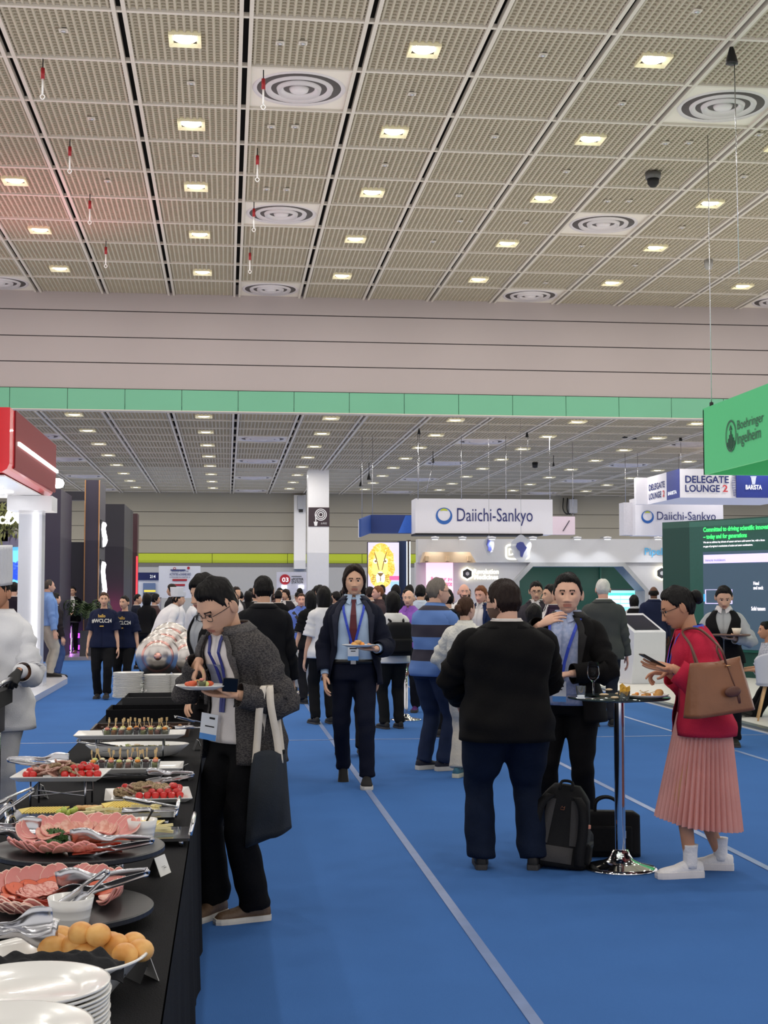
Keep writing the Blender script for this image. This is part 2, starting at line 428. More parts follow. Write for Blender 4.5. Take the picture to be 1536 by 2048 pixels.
def head_mesh(detail, hair, gender, beard=None, blink=False, wide=1., age=0):
    """skin mesh (slots: skin, lips, brows, stubble) in head space: +Y is forward, z = 0 at the eyes"""
    NL, NP = (72, 64) if detail == 2 else (40, 36) if detail == 1 else (20, 16)
    th = np.linspace(-pi, pi, NL, endpoint=False); ph = np.linspace(-pi / 2, pi / 2, NP + 1)[1:-1]
    T, P = np.meshgrid(th, ph)
    ux, uy, uz = np.sin(T) * np.cos(P), np.cos(T) * np.cos(P), np.sin(P)
    def base(ux, uy, uz):
        x, y, z = .0765 * ux * wide, .098 * uy, .118 * uz
        t = np.clip(-z / .118, 0, 1)
        x = x * (1 - .30 * t ** 1.6 + .05 * sstep(0, .09, z) * 0)
        x = x * (1 + .06 * np.exp(-((z - .03) / .05) ** 2))
        y = np.where(uy < 0, y * (1 - .50 * t ** 1.2), y * (1 - .04 * t))
        y = y + .030 * t ** 1.3 * (1 if gender == 'm' else .85)
        sq = np.where(uy > 0, 1 + .10 * np.abs(ux) * uy, 1.); y = y * sq
        return x, y, z
    x, y, z = base(ux, uy, uz); ax = np.abs(x); fr = sstep(.15, .5, uy)
    g = lambda v, c, s: np.exp(-((v - c) / s) ** 2)
    male = 1. if gender == 'm' else .55
    d = .0055 * male * g(z, .026, .012) * g(ax, .026, .024)
    d = d - .0125 * g(z, .004, .014) * g(ax, .032, .017)
    d = d + .004 * g(z, -.022, .026) * g(ax, .044, .02)
    nz = np.clip((.024 - z) / .058, 0, 1.1)
    d = d + (.0255 * (1 if gender == 'm' else .88)) * nz ** 1.15 * sstep(-.052, -.037, z) * np.exp(-(x / (.0085 + .0085 * nz ** 2)) ** 2)
    d = d + .006 * g(z, -.040, .008) * g(ax, .013, .006)
    d = d + .0065 * g(z, -.058, .006) * g(x, 0, .022) + .0065 * g(z, -.071, .006) * g(x, 0, .018)
    d = d - .0045 * g(z, -.0645, .003) * g(x, 0, .024) + .003 * g(z, -.062, .02) * g(x, 0, .034)
    d = d + .009 * g(z, -.1, .015) * g(x, 0, .024) - .003 * g(z, -.083, .007) * g(x, 0, .02)
    d = d - .004 * g(z, -.06, .02) * g(ax, .05, .012) * (1 + age)
    y = y + d * fr
    x = x + np.sign(x) * .006 * male * g(z, -.075, .03) * sstep(-.2, .5, uy)
    co = np.stack([x, y, z], -1)
    mb = MB(); rings = [[tuple(co[i, j]) for j in range(NL)] for i in range(NP - 1)]
    mb.loft(rings)
    # slots by place
    cen = [np.mean([mb.v[q] for q in f], axis=0) for f in mb.f]
    for k, c in enumerate(cen):
        a = abs(c[0])
        if c[1] > .05:
            if a < .023 and -.0745 < c[2] < -.0555 - .1 * a * a / .02: mb.mi[k] = 1
            elif detail and .012 < a < .047 and abs(c[2] - (.0255 - (a - .03) ** 2 * 8)) < (.0042 if gender == 'm' else .0028): mb.mi[k] = 2
        if beard and c[2] < -.03 and c[1] > -.02 and mb.mi[k] == 0:
            if (c[2] < -.075 + .6 * max(0, a - .02)) or a > .05 or (-.057 < c[2] < -.043 and a < .034): mb.mi[k] = 3
    # ears
    if hair not in ('bob', 'long', 'hidden'):
        for s in (-1, 1):
            E = MB(); n = 10 if detail else 6
            E.sphere((0, 0, 0), (.010, .018, .031), n, n); 
            e = [(s * (.078 * wide + .004 + (.008 if p[1] < 0 else -.002) * 1 + p[0] * (1 - .5 * g(p[1], .0, .008) * (1 if p[0] * 1 > 0 else 0))), p[1] - .008, p[2] - .006) for p in E.v]
            mb.add(e, E.f if s > 0 else [f[::-1] for f in E.f])
    return mb, base, (NL, NP)

def hair_mesh(style, base, seed, detail):
    NL, NP = (84, 60) if detail == 2 else (48, 34) if detail == 1 else (24, 18)
    th = np.linspace(-pi, pi, NL, endpoint=False); ph = np.linspace(-pi / 2, pi / 2, NP + 1)[1:-1]
    T, P = np.meshgrid(th, ph)
    ux, uy, uz = np.sin(T) * np.cos(P), np.cos(T) * np.cos(P), np.sin(P)
    x, y, z = base(ux, uy, uz); at = np.abs(T)
    tabs = {
        'short': ([0, .55, .95, 1.2, 1.42, 1.62, 1.85, 2.2, pi], [.072, .074, .06, .02, -.012, -.012, -.03, -.06, -.075], .017, .007, 0),
        'crop': ([0, .55, .95, 1.2, 1.42, 1.62, 1.85, 2.2, pi], [.074, .078, .066, .03, .0, .0, -.02, -.05, -.06], .012, .003, 0),
        'fade': ([0, .55, .95, 1.2, 1.42, 1.62, 1.85, 2.2, pi], [.070, .074, .06, .02, .0, .0, -.02, -.05, -.06], .021, .002, 0),
        'mop': ([0, .4, .8, 1.1, 1.35, 1.65, 1.9, 2.3, pi], [.06, .058, .045, .005, -.03, -.035, -.06, -.085, -.095], .024, .017, 0),
        'long': ([0, .3, .75, 1.0, 1.2, 1.6, 2.0, pi], [.072, .06, .04, .0, -.06, -.11, -.118, -.12], .018, .016, 1.55),
        'bob': ([0, .3, .75, 1.0, 1.2, 1.6, 2.0, pi], [.062, .052, .035, -.02, -.08, -.115, -.118, -.12], .02, .022, .75),
        'shag': ([0, .3, .7, .95, 1.15, 1.4, 1.6, 1.9, pi], [.088, .080, .064, .036, -.008, -.035, -.05, -.10, -.115], .026, .016, .22),
        'back': ([0, .55, .95, 1.2, 1.42, 1.62, 1.85, 2.2, pi], [.076, .072, .06, .025, .0, .018, -.02, -.06, -.075], .012, .009, 0),
        'bald': ([0, .9, 1.2, 1.45, 1.65, 1.9, 2.2, pi], [.3, .3, .2, .02, .012, -.02, -.05, -.06], .0, .005, 0),
        'thin': ([0, .5, .9, 1.2, 1.42, 1.62, 1.85, 2.2, pi], [.098, .09, .075, .03, .0, .0, -.02, -.055, -.07], .006, .009, 0)}
    tt, tz, top, side, ext = tabs[style]
    zt = np.interp(at, tt, tz); s = sstep(-.006, .012, z - zt + .004 * np.sin(T * 37 + seed))
    if style == 'bald': s = s * (1 - sstep(.035, .06, z))
    thick = side + (top - side) * sstep(.03, .1, z)
    rg = np.random.RandomState(seed); k = rg.uniform(-3, 3, 6)
    ridg = .0022 * (np.sin(T * 23 + 5 * z / .1 + k[0]) + np.sin(T * 41 - 7 * uz + k[1])) + .003 * np.sin(9 * uy + 6 * ux + k[2])
    off = s * (thick + ridg * (1. if thick.max() > .008 else .3)) - .007 * (1 - s)
    n = np.stack([ux, uy, uz], -1); co = np.stack([x, y, z], -1) + n * off[..., None]
    if ext:
        low = np.clip(-co[..., 2] / .118, 0, 1.3) * s
        co[..., 2] -= low * .118 * ext; co[..., 0] *= 1 + .12 * low * min(ext, 1.); 
        co[..., 1] = np.where(co[..., 1] < .06, co[..., 1] - .03 * low, co[..., 1])
    mb = MB(); mb.loft([[tuple(co[i, j]) for j in range(NL)] for i in range(NP - 1)])
    return mb

def hand_mb(curl, thumb, spread=.06, s=1.):
    """left hand pointing +Y, palm down (-Z), thumb at +X; wrist at origin"""
    mb = MB()
    mb.tube([(0, -.03, 0), (0, 0, 0), (.002, .03, 0), (.0, .06, -.001), (-.001, .088, -.001)], [(.026, .019), (.027, .018), (.036, .0165), (.041, .0145), (.038, .011)], 14, up=(0, 0, 1), sub=3)
    L = [(.043, .027, .021), (.047, .031, .022), (.043, .029, .021), (.034, .022, .018)]
    X = [.029, .0095, -.0105, -.029]; Yb = [.082, .087, .083, .074]
    for i in range(4):
        c = curl[i] if isinstance(curl[0], (list, tuple)) else curl
        p = V((X[i] * .8, Yb[i] - .03, -.001)); pts = [p]; p = V((X[i], Yb[i], -.001)); pts.append(p); a = 0.; sp = (1.5 - i) * spread
        rad = [.0095, .0096]
        for q in range(3):
            a += c[q]; dirv = V((sin(sp) * cos(a), cos(sp) * cos(a), -sin(a))); p = p + dirv * L[i][q]; pts.append(p); rad.append((.0088, .0082, .0068)[q] * (.9 if i == 3 else 1))
        mb.tube(pts, rad, 8, sub=2)
    # thumb: direction list
    p = V((.014, .012, -.004)); pts = [p]; rad = [.014]
    for dv, l, r in zip(thumb, (.042, .032, .026), (.0125, .0105, .0078)):
        p = p + V(dv).normalized() * l; pts.append(p); rad.append(r)
    mb.tube(pts, rad, 8, sub=2)
    if s != 1: mb.v = [(a * s, b * s, c * s) for a, b, c in mb.v]
    return mb
POSES = {
    'relax': ((.25, .4, .3), ((.75, .6, -.25), (.35, .9, -.3), (.1, 1, -.25))),
    'flat': ((.06, .1, .08), ((1, .45, -.1), (.7, .8, -.1), (.5, 1, 0))),
    'plate': ((.18, .22, .2), ((.75, .5, -.5), (.35, .8, -.62), (.1, 1, -.45))),
    'grip': ((.75, .95, .6), ((.7, .5, -.6), (.05, .7, -.75), (-.5, .7, -.4))),
    'pinch': (((.75, .55, .25), (.8, .6, .3), (.75, .8, .5), (.8, .9, .5)), ((.5, .6, -.75), (.1, .85, -.55), (-.05, 1, -.3))),
    'point': (((.35, .35, .25), (.8, .9, .6), (.9, 1., .6), (.95, 1., .6)), ((.7, .6, -.4), (.2, .8, -.6), (-.1, 1, -.35))),
    'fist': ((1.1, 1.3, .8), ((.6, .5, -.6), (-.1, .6, -.8), (-.6, .5, -.4)))}
_hands = {}
def hand_arrays(pose, side, detail):
    key = (pose, side, detail)
    if key not in _hands:
        mb = hand_mb(*POSES[pose])
        if detail:
            me = fuse(mb, 'hand', [m_eye], .0034 if detail == 2 else .005, 2); co = mesh_arrays(me); fs = [tuple(p.vertices) for p in me.polygons]; bpy.data.meshes.remove(me)
        else: co = np.array(mb.v); fs = mb.f
        if side == 'R': co = co * np.array([-1, 1, 1]); fs = [f[::-1] for f in fs]
        _hands[key] = (co, fs)
    return _hands[key]

MALE = [(.76, .166, .115, -.01), (.84, .168, .118, -.01), (.91, .178, .125, -.012), (.99, .170, .117, -.004), (1.08, .157, .110, .004), (1.18, .164, .113, .006), (1.30, .182, .122, .008), (1.36, .186, .116, .0), (1.40, .176, .100, -.010), (1.435, .145, .084, -.018), (1.465, .106, .072, -.02), (1.49, .078, .064, -.018), (1.52, .063, .060, -.014), (1.56, .059, .059, -.004)]
FEM = [(.76, .170, .114, -.012), (.84, .170, .118, -.012), (.91, .180, .124, -.014), (.99, .160, .110, -.004), (1.08, .134, .096, .004), (1.18, .142, .104, .010), (1.27, .158, .122, .020), (1.35, .160, .106, .004), (1.39, .152, .090, -.008), (1.425, .122, .076, -.016), (1.455, .086, .064, -.018), (1.48, .064, .056, -.018), (1.51, .052, .052, -.012), (1.56, .049, .050, -.002)]
def ik(S, W, la, lb, hint):
    S, W = V(S), V(W); d = W - S; L = d.length
    if L > (la + lb) * .998: W = S + d * ((la + lb) * .998 / L); d = W - S; L = d.length
    a = (la * la - lb * lb + L * L) / (2 * L); h = math.sqrt(max(la * la - a * a, 1e-6)); u = d.normalized()
    hv = V(hint); hv = (hv - u * hv.dot(u)).normalized(); return S + u * a + hv * h, W
def wob(co, amp, f, seed):
    k = np.random.RandomState(seed).uniform(0, 6.3, 6)
    return amp * (np.sin(co[:, 0] * f + co[:, 2] * f * .8 + k[0]) + np.sin(co[:, 1] * f * 1.3 - co[:, 2] * f * 1.1 + k[1]) + np.sin(co[:, 2] * f * 1.9 + co[:, 0] * f * .5 + k[2])) / 3
def rot_frame(y, z):   # columns x,y,z with y exact and z near the hint
    y = V(y).normalized(); z = V(z); z = (z - y * z.dot(y)); z = z.normalized() if z.length > 1e-4 else V((0, 0, 1)); x = y.cross(z)
    return Matrix((x, y, z)).transposed()

class Person:
    """Builds one figure. Local space: feet at the origin, +Y forward, +X its right hand."""
    def __init__(s, label, loc, yaw, H=1.75, sex='m', skin_='asian', hair='short', hairc='black', detail=1, gw=1., gd=1., lean=0., belly=0.,
                 head=(0, 0), feet=((.10, .02, 8), (-.10, .02, 8)), L=None, Rr=None, group=None, beard=None, wide=1., seed=1, hunch=0., legs='m', age=0, blink=False, sit=None, hscale=1., roll=0., lift=(0, 0), shw=1.):
        s.__dict__.update(locals()); s.k = H / 1.75; s.prof = np.array(MALE if sex == 'm' else FEM); s.loc = V(loc); s.sk = skin_
        p = s.prof; p[:, 1] *= np.where(p[:, 0] < 1.47, gw, 1 + (gw - 1) * .4); p[:, 2] *= np.where(p[:, 0] < 1.47, gd, 1 + (gd - 1) * .3)
        up = (p[:, 0] > 1.28) & (p[:, 0] < 1.46); p[up, 1] *= shw
        if belly:
            b = belly * np.exp(-((p[:, 0] - 1.06) / .13) ** 2); p[:, 2] += b * .6; p[:, 3] += b * .5
        s.drop = 0.; s.mbcache = None
        s.rootM = Matrix.Translation(s.loc) @ Matrix.Rotation(R(yaw), 4, 'Z'); s.inv = s.rootM.inverted()
        s.nf = 28 if detail == 2 else 20 if detail == 1 else 12
        s.build()
    # --- frames
    def P(s, p):   # scale, lean about the hips
        x, y, z = [c * s.k for c in p]; zh = .95 * s.k
        if z > zh:
            a = R(s.lean) * min(1, (z - zh) / (.25 * s.k)) + R(s.hunch) * float(sstep(1.15, 1.5, np.array(z / s.k)))
            dz = z - zh; y, z = y + dz * sin(a) if False else y * cos(a) + dz * sin(a), zh + dz * cos(a) - y * sin(a)
            if s.roll: x = x + dz * sin(R(s.roll))
        return V((x, y, z))
    def prf(s, z): return [float(np.interp(z, s.prof[:, 0], s.prof[:, c])) for c in (1, 2, 3)]
    def surf(s, z, th, off=0., ex=.86):
        hw, hd, yo = s.prf(z); hw += off; hd += off
        sx, sy = sin(th), cos(th)
        return s.P((hw * math.copysign(abs(sx) ** ex, sx), yo + hd * math.copysign(abs(sy) ** ex, sy), z))
    def front(s, x, z, off=0.):   # point on the chest at x
        hw, hd, yo = s.prf(z); hw += off; hd += off; q = min(.999, abs(x) / hw)
        th = math.asin(q ** (1 / .86)); return s.surf(z, math.copysign(th, x), off)
    def arm(s, side, spec):
        sg = 1 if side == 'R' else -1
        sh = s.prf(1.36)[0]
        S = s.P((sg * (sh - .028), -.012, 1.372)); la, lb = .295 * s.k, .255 * s.k
        if spec is None: spec = dict(w=(sg * (sh + .075), .05, .83))
        W = spec.get('w')
        if 'px' in spec:
            W = s.inv @ at_y(spec['px'][0], spec['px'][1], s.loc.y + spec['px'][2])
        else: W = V(W) * s.k if not spec.get('abs') else V(W)
        hint = spec.get('hint', (sg * .5, -1, -.25)); E, W = ik(S, W, la, lb, hint)
        return S, E, W
    def add_hand(s, side, S, E, W, spec, mb):
        if spec.get('none'): return
        co, fs = hand_arrays(spec.get('pose', 'relax'), side, s.detail)
        sg = 1 if side == 'R' else -1
        d = V(spec.get('dir', W - E)); up = V(spec.get('up', (sg, 0, 0.05) if abs((W - E).normalized().z) > .5 else (sg * .4, 0, 1)))
        F = rot_frame(d, up); sc = s.k * .98 * spec.get('hs', 1.)
        o = W + d.normalized() * .012
        F3 = np.array(F); pts = (co * sc) @ F3.T + np.array(o)
        s.handF = getattr(s, 'handF', {}); s.handF[side] = (F, o, sc)
        return mb.add([tuple(p) for p in pts], fs, spec.get('mi', 0))
    def build(s):
        k = s.k; sk = s.sk; det = s.detail
        s.arms = {'L': s.arm('L', s.L), 'R': s.arm('R', s.Rr)}
        body = MB(); ring = lambda z, off: [s.surf(z, 2 * pi * j / 20, off) for j in range(20)]
        body.loft([ring(z, -.012) for z in (.85, .90, .99, 1.08, 1.18, 1.30, 1.37, 1.41, 1.45, 1.48)])
        s.neck = s.P((0, -.016, 1.475)); hr = Euler((R(-s.head[1]), 0, R(s.head[0])), 'XYZ'); 
        s.HM = (Matrix.Rotation(R(s.head[0]), 3, 'Z') @ Matrix.Rotation(R(-s.head[1]), 3, 'X'))
        s.hc = s.P((0, -.012, 1.545)) + (s.HM @ V((0, .018, .082))) * k
        nb = s.hc + (s.HM @ V((0, -.022, -.045))) * k
        nr = .056 if s.sex == 'm' else .047
        nr *= 1 + (s.gw - 1) * .5
        body.tube([s.P((0, -.015, 1.42)), s.P((0, -.016, 1.49)), nb * .55 + s.P((0, -.014, 1.53)) * .45, nb], [nr * k * 1.25, nr * k * 1.03, nr * k, nr * k], 14, sub=3)
        for sd in 'LR':
            S, E, W = s.arms[sd]; g = math.sqrt(s.gw)
            body.tube([S, S.lerp(E, .5), E, E.lerp(W, .35), W, W + (W - E).normalized() * .012], [.046 * k * g, .044 * k * g, .037 * k * g, .038 * k * g, .026 * k, .024 * k], 12, sub=3)
        # legs
        s.legp = []
        for sg, f, lf in ((1, s.feet[0], s.lift[0]), (-1, s.feet[1], s.lift[1])):
            if s.sit is not None:
                hip = V((sg * .09 * k, 0, s.sit)); ank = V((f[0] * k, f[1] * k, .09 * k)); kn, ank = ik(hip, ank, .44 * k, .42 * k, (sg * .15, 1, .6))
            else:
                hip = V((sg * .088 * k * s.gw, -.005 * k, .89 * k)); a = R(f[2]); ank = V((f[0] * k, f[1] * k, .09 * k + lf))
                kn, ank = ik(hip, ank, .425 * k, .405 * k, (sg * .1, 1, 0))
            s.legp.append((hip, kn, ank, f, lf))
            body.tube([hip, hip.lerp(kn, .5), kn, kn.lerp(ank, .3), ank, ank - V((0, 0, .04 * k))], [.072 * k, .065 * k, .046 * k, .049 * k, .034 * k, .034 * k], 12, sub=3)
        if det: 
            me = fuse(body, 'person', [m_eye], .012 if det == 2 else .016, 1)
            mb = MB(); mb.add([tuple(c) for c in mesh_arrays(me)], [tuple(p.vertices) for p in me.polygons]); bpy.data.meshes.remove(me)
        else: mb = body
        for sd, sp in (('L', s.L), ('R', s.Rr)): s.add_hand(sd, *s.arms[sd], sp or {}, mb)
        # head
        hm, base, _ = head_mesh(det, s.hair, s.sex, s.beard, s.blink, s.wide, s.age); s.hs = k * (.99 if s.sex == 'm' else .95) * s.hscale
        s.tohead = lambda p: s.hc + (s.HM @ V(p)) * s.hs
        b0 = mb.n; mb.add([s.tohead(p) for p in hm.v], hm.f); mb.mi[-len(hm.f):] = hm.mi
        gl = M('glove_black', (20, 20, 22), .5, var=.2)
        s.root = mb.build('person', [skin(sk), lipm(sk), hairm(s.hairc if s.hairc in ('white', 'grey', 'auburn') and s.sex == 'm' else 'darkbrown'), M('stubble_' + sk, tuple(int(c * .5) for c in SKIN[sk]), .7), gl], label=s.label, cat='person', group=s.group)
        s.root.matrix_world = s.rootM
        s.base = base
        if s.hair != 'none' and s.hair != 'hidden':
            st = {'bun': 'back', 'pony': 'back'}.get(s.hair, s.hair)
            hb = hair_mesh(st, base, s.seed, det)
            if s.hair == 'bun':
                hb.sphere((0, -.118, .02), (.042, .036, .042), 14, 10); hb.sphere((0.02, -.125, .0), (.03, .03, .03), 10, 8)
            if s.hair == 'lowbun': pass
            if s.hair == 'pony': hb.tube([(0, -.1, .03), (0, -.135, .0), (0, -.13, -.1), (0, -.11, -.19)], [.02, .032, .03, .01], 10, sub=3)
            hb.v = [s.tohead(p) for p in hb.v]; s.put('hair', hb, hairm(s.hairc))
        if det:
            for sg in (-1, 1):
                e = MB(); e.sphere((sg * .0315, .0745, .003), (.0130, .0118, .0082 if not s.blink else .005), 12, 8)
                e.sphere((sg * .0315, .0812, .0025), (.0062, .0058, .0070 if not s.blink else .0022), 10, 6, 1)
                e.v = [s.tohead(p) for p in e.v]; s.put('eye', e, [m_eye if not s.blink else skin(sk), m_iris])
    def put(s, name, mb, m, label=None, parent=None):
        o = mb.build(name, m, parent or s.root); 
        if label: o['label'] = label
        return o
    def putmesh(s, name, me, label=None):
        o = link(name, me, s.root)
        if label: o['label'] = label
        return o
    # --- clothes
    def trousers(s, m, wide=1., hem=.075, top=1.0, label=None, flare=1.):
        k = s.k; mb = MB(); g = s.gw
        if s.sit is None:
            mb.loft([[s.surf(z, 2 * pi * j / 24, .012) for j in range(24)] for z in (.835, .86, .89, .92, .96, top)])
        else: mb.sphere((0, -.01, s.sit + .04), (.19 * k, .16 * k, .13 * k), 20, 12)
        for hip, kn, ank, f, lf in s.legp:
            r = wide * k; h = V(hip); 
            mb.tube([h + V((0, 0, .02)), hip.lerp(kn, .12), hip.lerp(kn, .55), kn, kn.lerp(ank, .45), ank + V((0, 0, (hem - .09) * k + .09 * k * 0 + .0))], [.092 * r * g, .096 * r * g, .085 * r * (1 + (g - 1) * .8), .071 * r, .068 * r * flare, .066 * r * flare], 20 if s.detail else 12, sub=5)
        me = fuse(mb, 'trousers', m, .013 if s.detail == 2 else .02 if s.detail else .03, 5 if s.detail == 2 else 3)
        co = mesh_arrays(me); nrm = np.empty(len(co) * 3); me.vertices.foreach_get('normal', nrm); nrm = nrm.reshape(-1, 3)
        amp = wob(co, .007, 26, s.seed) * (.45 + np.exp(-((co[:, 2] - .5 * k) / .09) ** 2) + 1.3 * np.exp(-((co[:, 2] - .1 * k) / .09) ** 2))
        me.vertices.foreach_set('co', (co + nrm * amp[:, None]).ravel()); me.update()
        return s.putmesh('trousers', me, label)
    def sleeve_path(s, sd, frac=1., off=0.):
        S, E, W = s.arms[sd]; sg = 1 if sd == 'R' else -1
        I = s.P((sg * (s.prf(1.36)[0] - .085), -.014, 1.392))
        if frac >= 1: return [I, S, S.lerp(E, .5), E, E.lerp(W, .5), W - (W - E).normalized() * .01]
        if frac > .5:
            q = (frac - .5) * 2; return [I, S, S.lerp(E, .5), E, E.lerp(W, q)]
        return [I, S, S.lerp(E, frac), S.lerp(E, frac * 2)]
    def torso(s, name, m, zlo=.92, zhi=1.49, off=.014, open_=None, flare=.0, sleeves=1., cuff=1., label=None, lapel=None, wr=.004, arm=1., hemcurve=0., slv_m=None, rough=0):
        """a garment: sheet around the trunk (open in front by open_(z) radians) plus two sleeves"""
        k = s.k; mb = MB(); nz = 26 if s.detail else 12; nt = 56 if s.detail == 2 else 36 if s.detail else 20
        rows = []
        for i in range(nz + 1):
            z = zlo + (zhi - zlo) * i / nz; a = open_(z) if open_ else 0.; row = []
            for j in range(nt + 1):
                th = a + (2 * pi - 2 * a) * j / nt
                q = max(0, (1.05 - z)) * flare
                w_ = wr * (sin(th * 7 + z * 23 + s.seed) + sin(th * 3 - z * 41 + s.seed * 2)) * .5
                zz = z - hemcurve * max(0, 1 - (z - zlo) / .2) * (0.5 + .5 * cos(th)) * 0
                row.append(s.surf(zz, th, off + q + w_))
            rows.append(row)
        mb.grid(rows)
        for sd in 'LR':
            if not sleeves: continue
            p = s.sleeve_path(sd, sleeves); g = arm * math.sqrt(s.gw); R_ = [.048, .061, .058, .052, .046, .041 * cuff]
            if sleeves < 1: R_ = [.046, .060, .064, .064 * cuff, .05]
            R_ = [r * k * g + off * .4 for r in R_[:len(p)]]
            P2, rr = catmull([V(q) for q in p], [(r, r) for r in R_], 6)
            n = 20 if s.detail else 10; t0 = MB(); t0.tube(P2, rr, n, cap=False)
            co = np.array(t0.v); cen = np.repeat(np.array([tuple(q) for q in P2]), n, axis=0)[:len(co)]
            dn = co - cen; dn /= np.linalg.norm(dn, axis=1)[:, None] + 1e-9
            u = np.repeat(np.arange(len(P2)), n)[:len(co)] / len(P2)
            amp = wr * 1.6 * (np.sin(u * 60 + dn[:, 0] * 3 + s.seed) + np.sin(u * 37 + dn[:, 2] * 4)) * np.exp(-((u - .58) / .25) ** 2)
            mb.add([tuple(q) for q in co + dn * amp[:, None]], t0.f)
        o = s.put(name, mb, m, label)
        if s.detail:
            sd_ = o.modifiers.new('thickness', 'SOLIDIFY'); sd_.thickness = .005; sd_.offset = -1
        return o
    def lapels(s, m, open_, zb, off=.02, wmax=.32, ztop=1.475):
        for sg in (1, -1):
            mb = MB(); rows = []; n = 22
            for i in range(n + 1):
                t = i / n; z = zb + (ztop - zb) * t; a = open_(z)
                w_ = wmax * (t ** .8) * (1 if t < .72 else (.62 + .2 * (t - .72) / .28))
                rows.append([s.surf(z, sg * (a - .01 + w_ * q / 3), off + .009 + .005 * q) for q in range(4)])
            mb.grid(rows); mb.build('lapel', m, s.root).modifiers.new('t', 'SOLIDIFY').thickness = .004
        mb = MB(); rows = []     # collar round the neck
        for i in range(25):
            th = (.55 + (2 * pi - 1.1) * i / 24)
            rows.append([s.surf(1.475, th, off + .010), s.surf(1.495, th, off + .008), s.surf(1.515, th, off + .0)])
        mb.grid(rows); mb.build('jacket_collar', m, s.root).modifiers.new('t', 'SOLIDIFY').thickness = .005
    def collar(s, m, off=.012, pts=.09, z0=1.485, z1=1.525):
        mb = MB(); rows = []; n = 36
        for i in range(n + 1):
            th = .12 + (2 * pi - .24) * i / n; e = min(i, n - i) / n; d = max(0, 1 - e / .12)
            rows.append([s.surf(z0 - .045 * d, th, off + .012 + .004 * d), s.surf((z0 + z1) / 2, th, off + .009), s.surf(z1, th, off + .002), s.surf(z0, th, off - .004)])
        mb.grid(rows); s.put('collar', mb, m)
    def strip_front(s, name, pts, wd, m, off=.03, depth=.003, label=None):
        """ribbon on the chest through (x, z) points"""
        mb = MB(); P = []
        for (x, z) in pts: P.append(s.front(x, z, off))
        nrm = s.P((0, 1, 1.2)) - s.P((0, 0, 1.2)); nrm.normalize(); rows = []
        for i, p in enumerate(P):
            t = (P[min(i + 1, len(P) - 1)] - P[max(i - 1, 0)]).normalized(); b = t.cross(nrm).normalized()
            ww = wd[i] if isinstance(wd, (list, tuple)) else wd
            rows.append([p - b * ww * .5, p - b * ww * .5 + nrm * depth, p + b * ww * .5 + nrm * depth, p + b * ww * .5])
        mb.grid(rows, 0, False); return s.put(name, mb, m, label)
    def lanyard(s, m=None, zb=1.08, off=.03, xs=.075, badge=True, xb=.0, badge_m=None):
        m = m or M('lanyard_blue', (36, 66, 186), .5)
        for sg in (1, -1):
            pts = [(sg * (xs + .012), 1.47), (sg * xs, 1.44), (sg * xs * .9, 1.38), (xb + sg * xs * .6, 1.28), (xb + sg * xs * .3, 1.18), (xb + sg * .01, zb)]
            s.strip_front('lanyard', pts, .020, m, off)
        mb = MB(); rows = []
        for i in range(13):
            th = pi - 1.5 + 3.0 * i / 12; rows.append([s.surf(1.478, th, off + .004), s.surf(1.50, th, off + .0)])
        mb.grid(rows); s.put('lanyard', mb, m)
        if badge: s.badge(xb, zb, off + .006)
    def badge(s, x, z, off, ang=0.):
        c = s.front(x, z, off); k = s.k
        t = MB(); t.box((-.045, 0, -.13), (.045, .003, 0)); t.v = [tuple(V(p) + c + V((0, .006, 0))) for p in t.v]
        o = s.put('badge', t, M('badge_white', (226, 230, 236), .4, var=.02))
        t = MB(); t.box((-.045, .0035, -.13), (.045, .0045, -.095)); t.box((-.03, .0035, -.035), (.03, .0042, -.025), 1); t.box((-.02, .0035, -.055), (.02, .0042, -.048), 1)
        t.v = [tuple(V(p) + c + V((0, .006, 0))) for p in t.v]; t.build('badge_print', [M('badge_blue', (90, 150, 220), .4), m_black], o)
    def shoes(s, m, sole=None, sw=.014, kind='shoe', label=None):
        sole = sole or m
        for (hip, kn, ank, f, lf), sg in zip(s.legp, (1, -1)):
            k = s.k; a = R(-sg * f[2]) if len(f) < 4 else R(f[3]); Mx = Matrix.Translation(V((ank.x, ank.y, lf))) @ Matrix.Rotation(a, 4, 'Z')
            if lf > .02: Mx = Matrix.Translation(V((ank.x, ank.y, lf))) @ Matrix.Rotation(a, 4, 'Z') @ Matrix.Rotation(R(-f[4] if len(f) > 4 else 18), 4, 'X')
            secs = [(-.078, .022, .075, .0), (-.072, .031, .092, -.002), (-.03, .036, .104, .0), (.02, .037, .106, .002), (.06, .040, .092, .004), (.10, .045, .074, .006), (.15, .047, .064, .006), (.185, .041, .056, .004), (.208, .024, .040, .0)]
            if kind == 'boot': secs = [(y, w_, h + .02 * (y < .03), x) for y, w_, h, x in secs]
            rings = []
            for y, hw, h, xo in secs:
                ring = []
                for j in range(16):
                    t = 2 * pi * j / 16; cx, cz = cos(t), sin(t)
                    zz = .012 + (h - .012) * (.5 + .5 * math.copysign(abs(cz) ** .7, cz)); xx = hw * math.copysign(abs(cx) ** .8, cx) * (1 - .35 * max(0, cz))
                    ring.append(Mx @ V(((xx - sg * xo) * k, y * k, zz * k)))
                rings.append(ring)
            mb = MB(); mb.loft(rings); o = s.put('shoe', mb, m, label)
            mb = MB(); top = sw * k + .010; outl = []
            for y, hw, h, xo in secs: outl.append((hw * 1.08 - 0, y, xo))
            L_ = [( (-w_ - sg * xo) * k, y * k * 1.03) for w_, y, xo in outl]; R_ = [((w_ - sg * xo) * k, y * k * 1.03) for w_, y, xo in outl]; loop = L_ + R_[::-1]
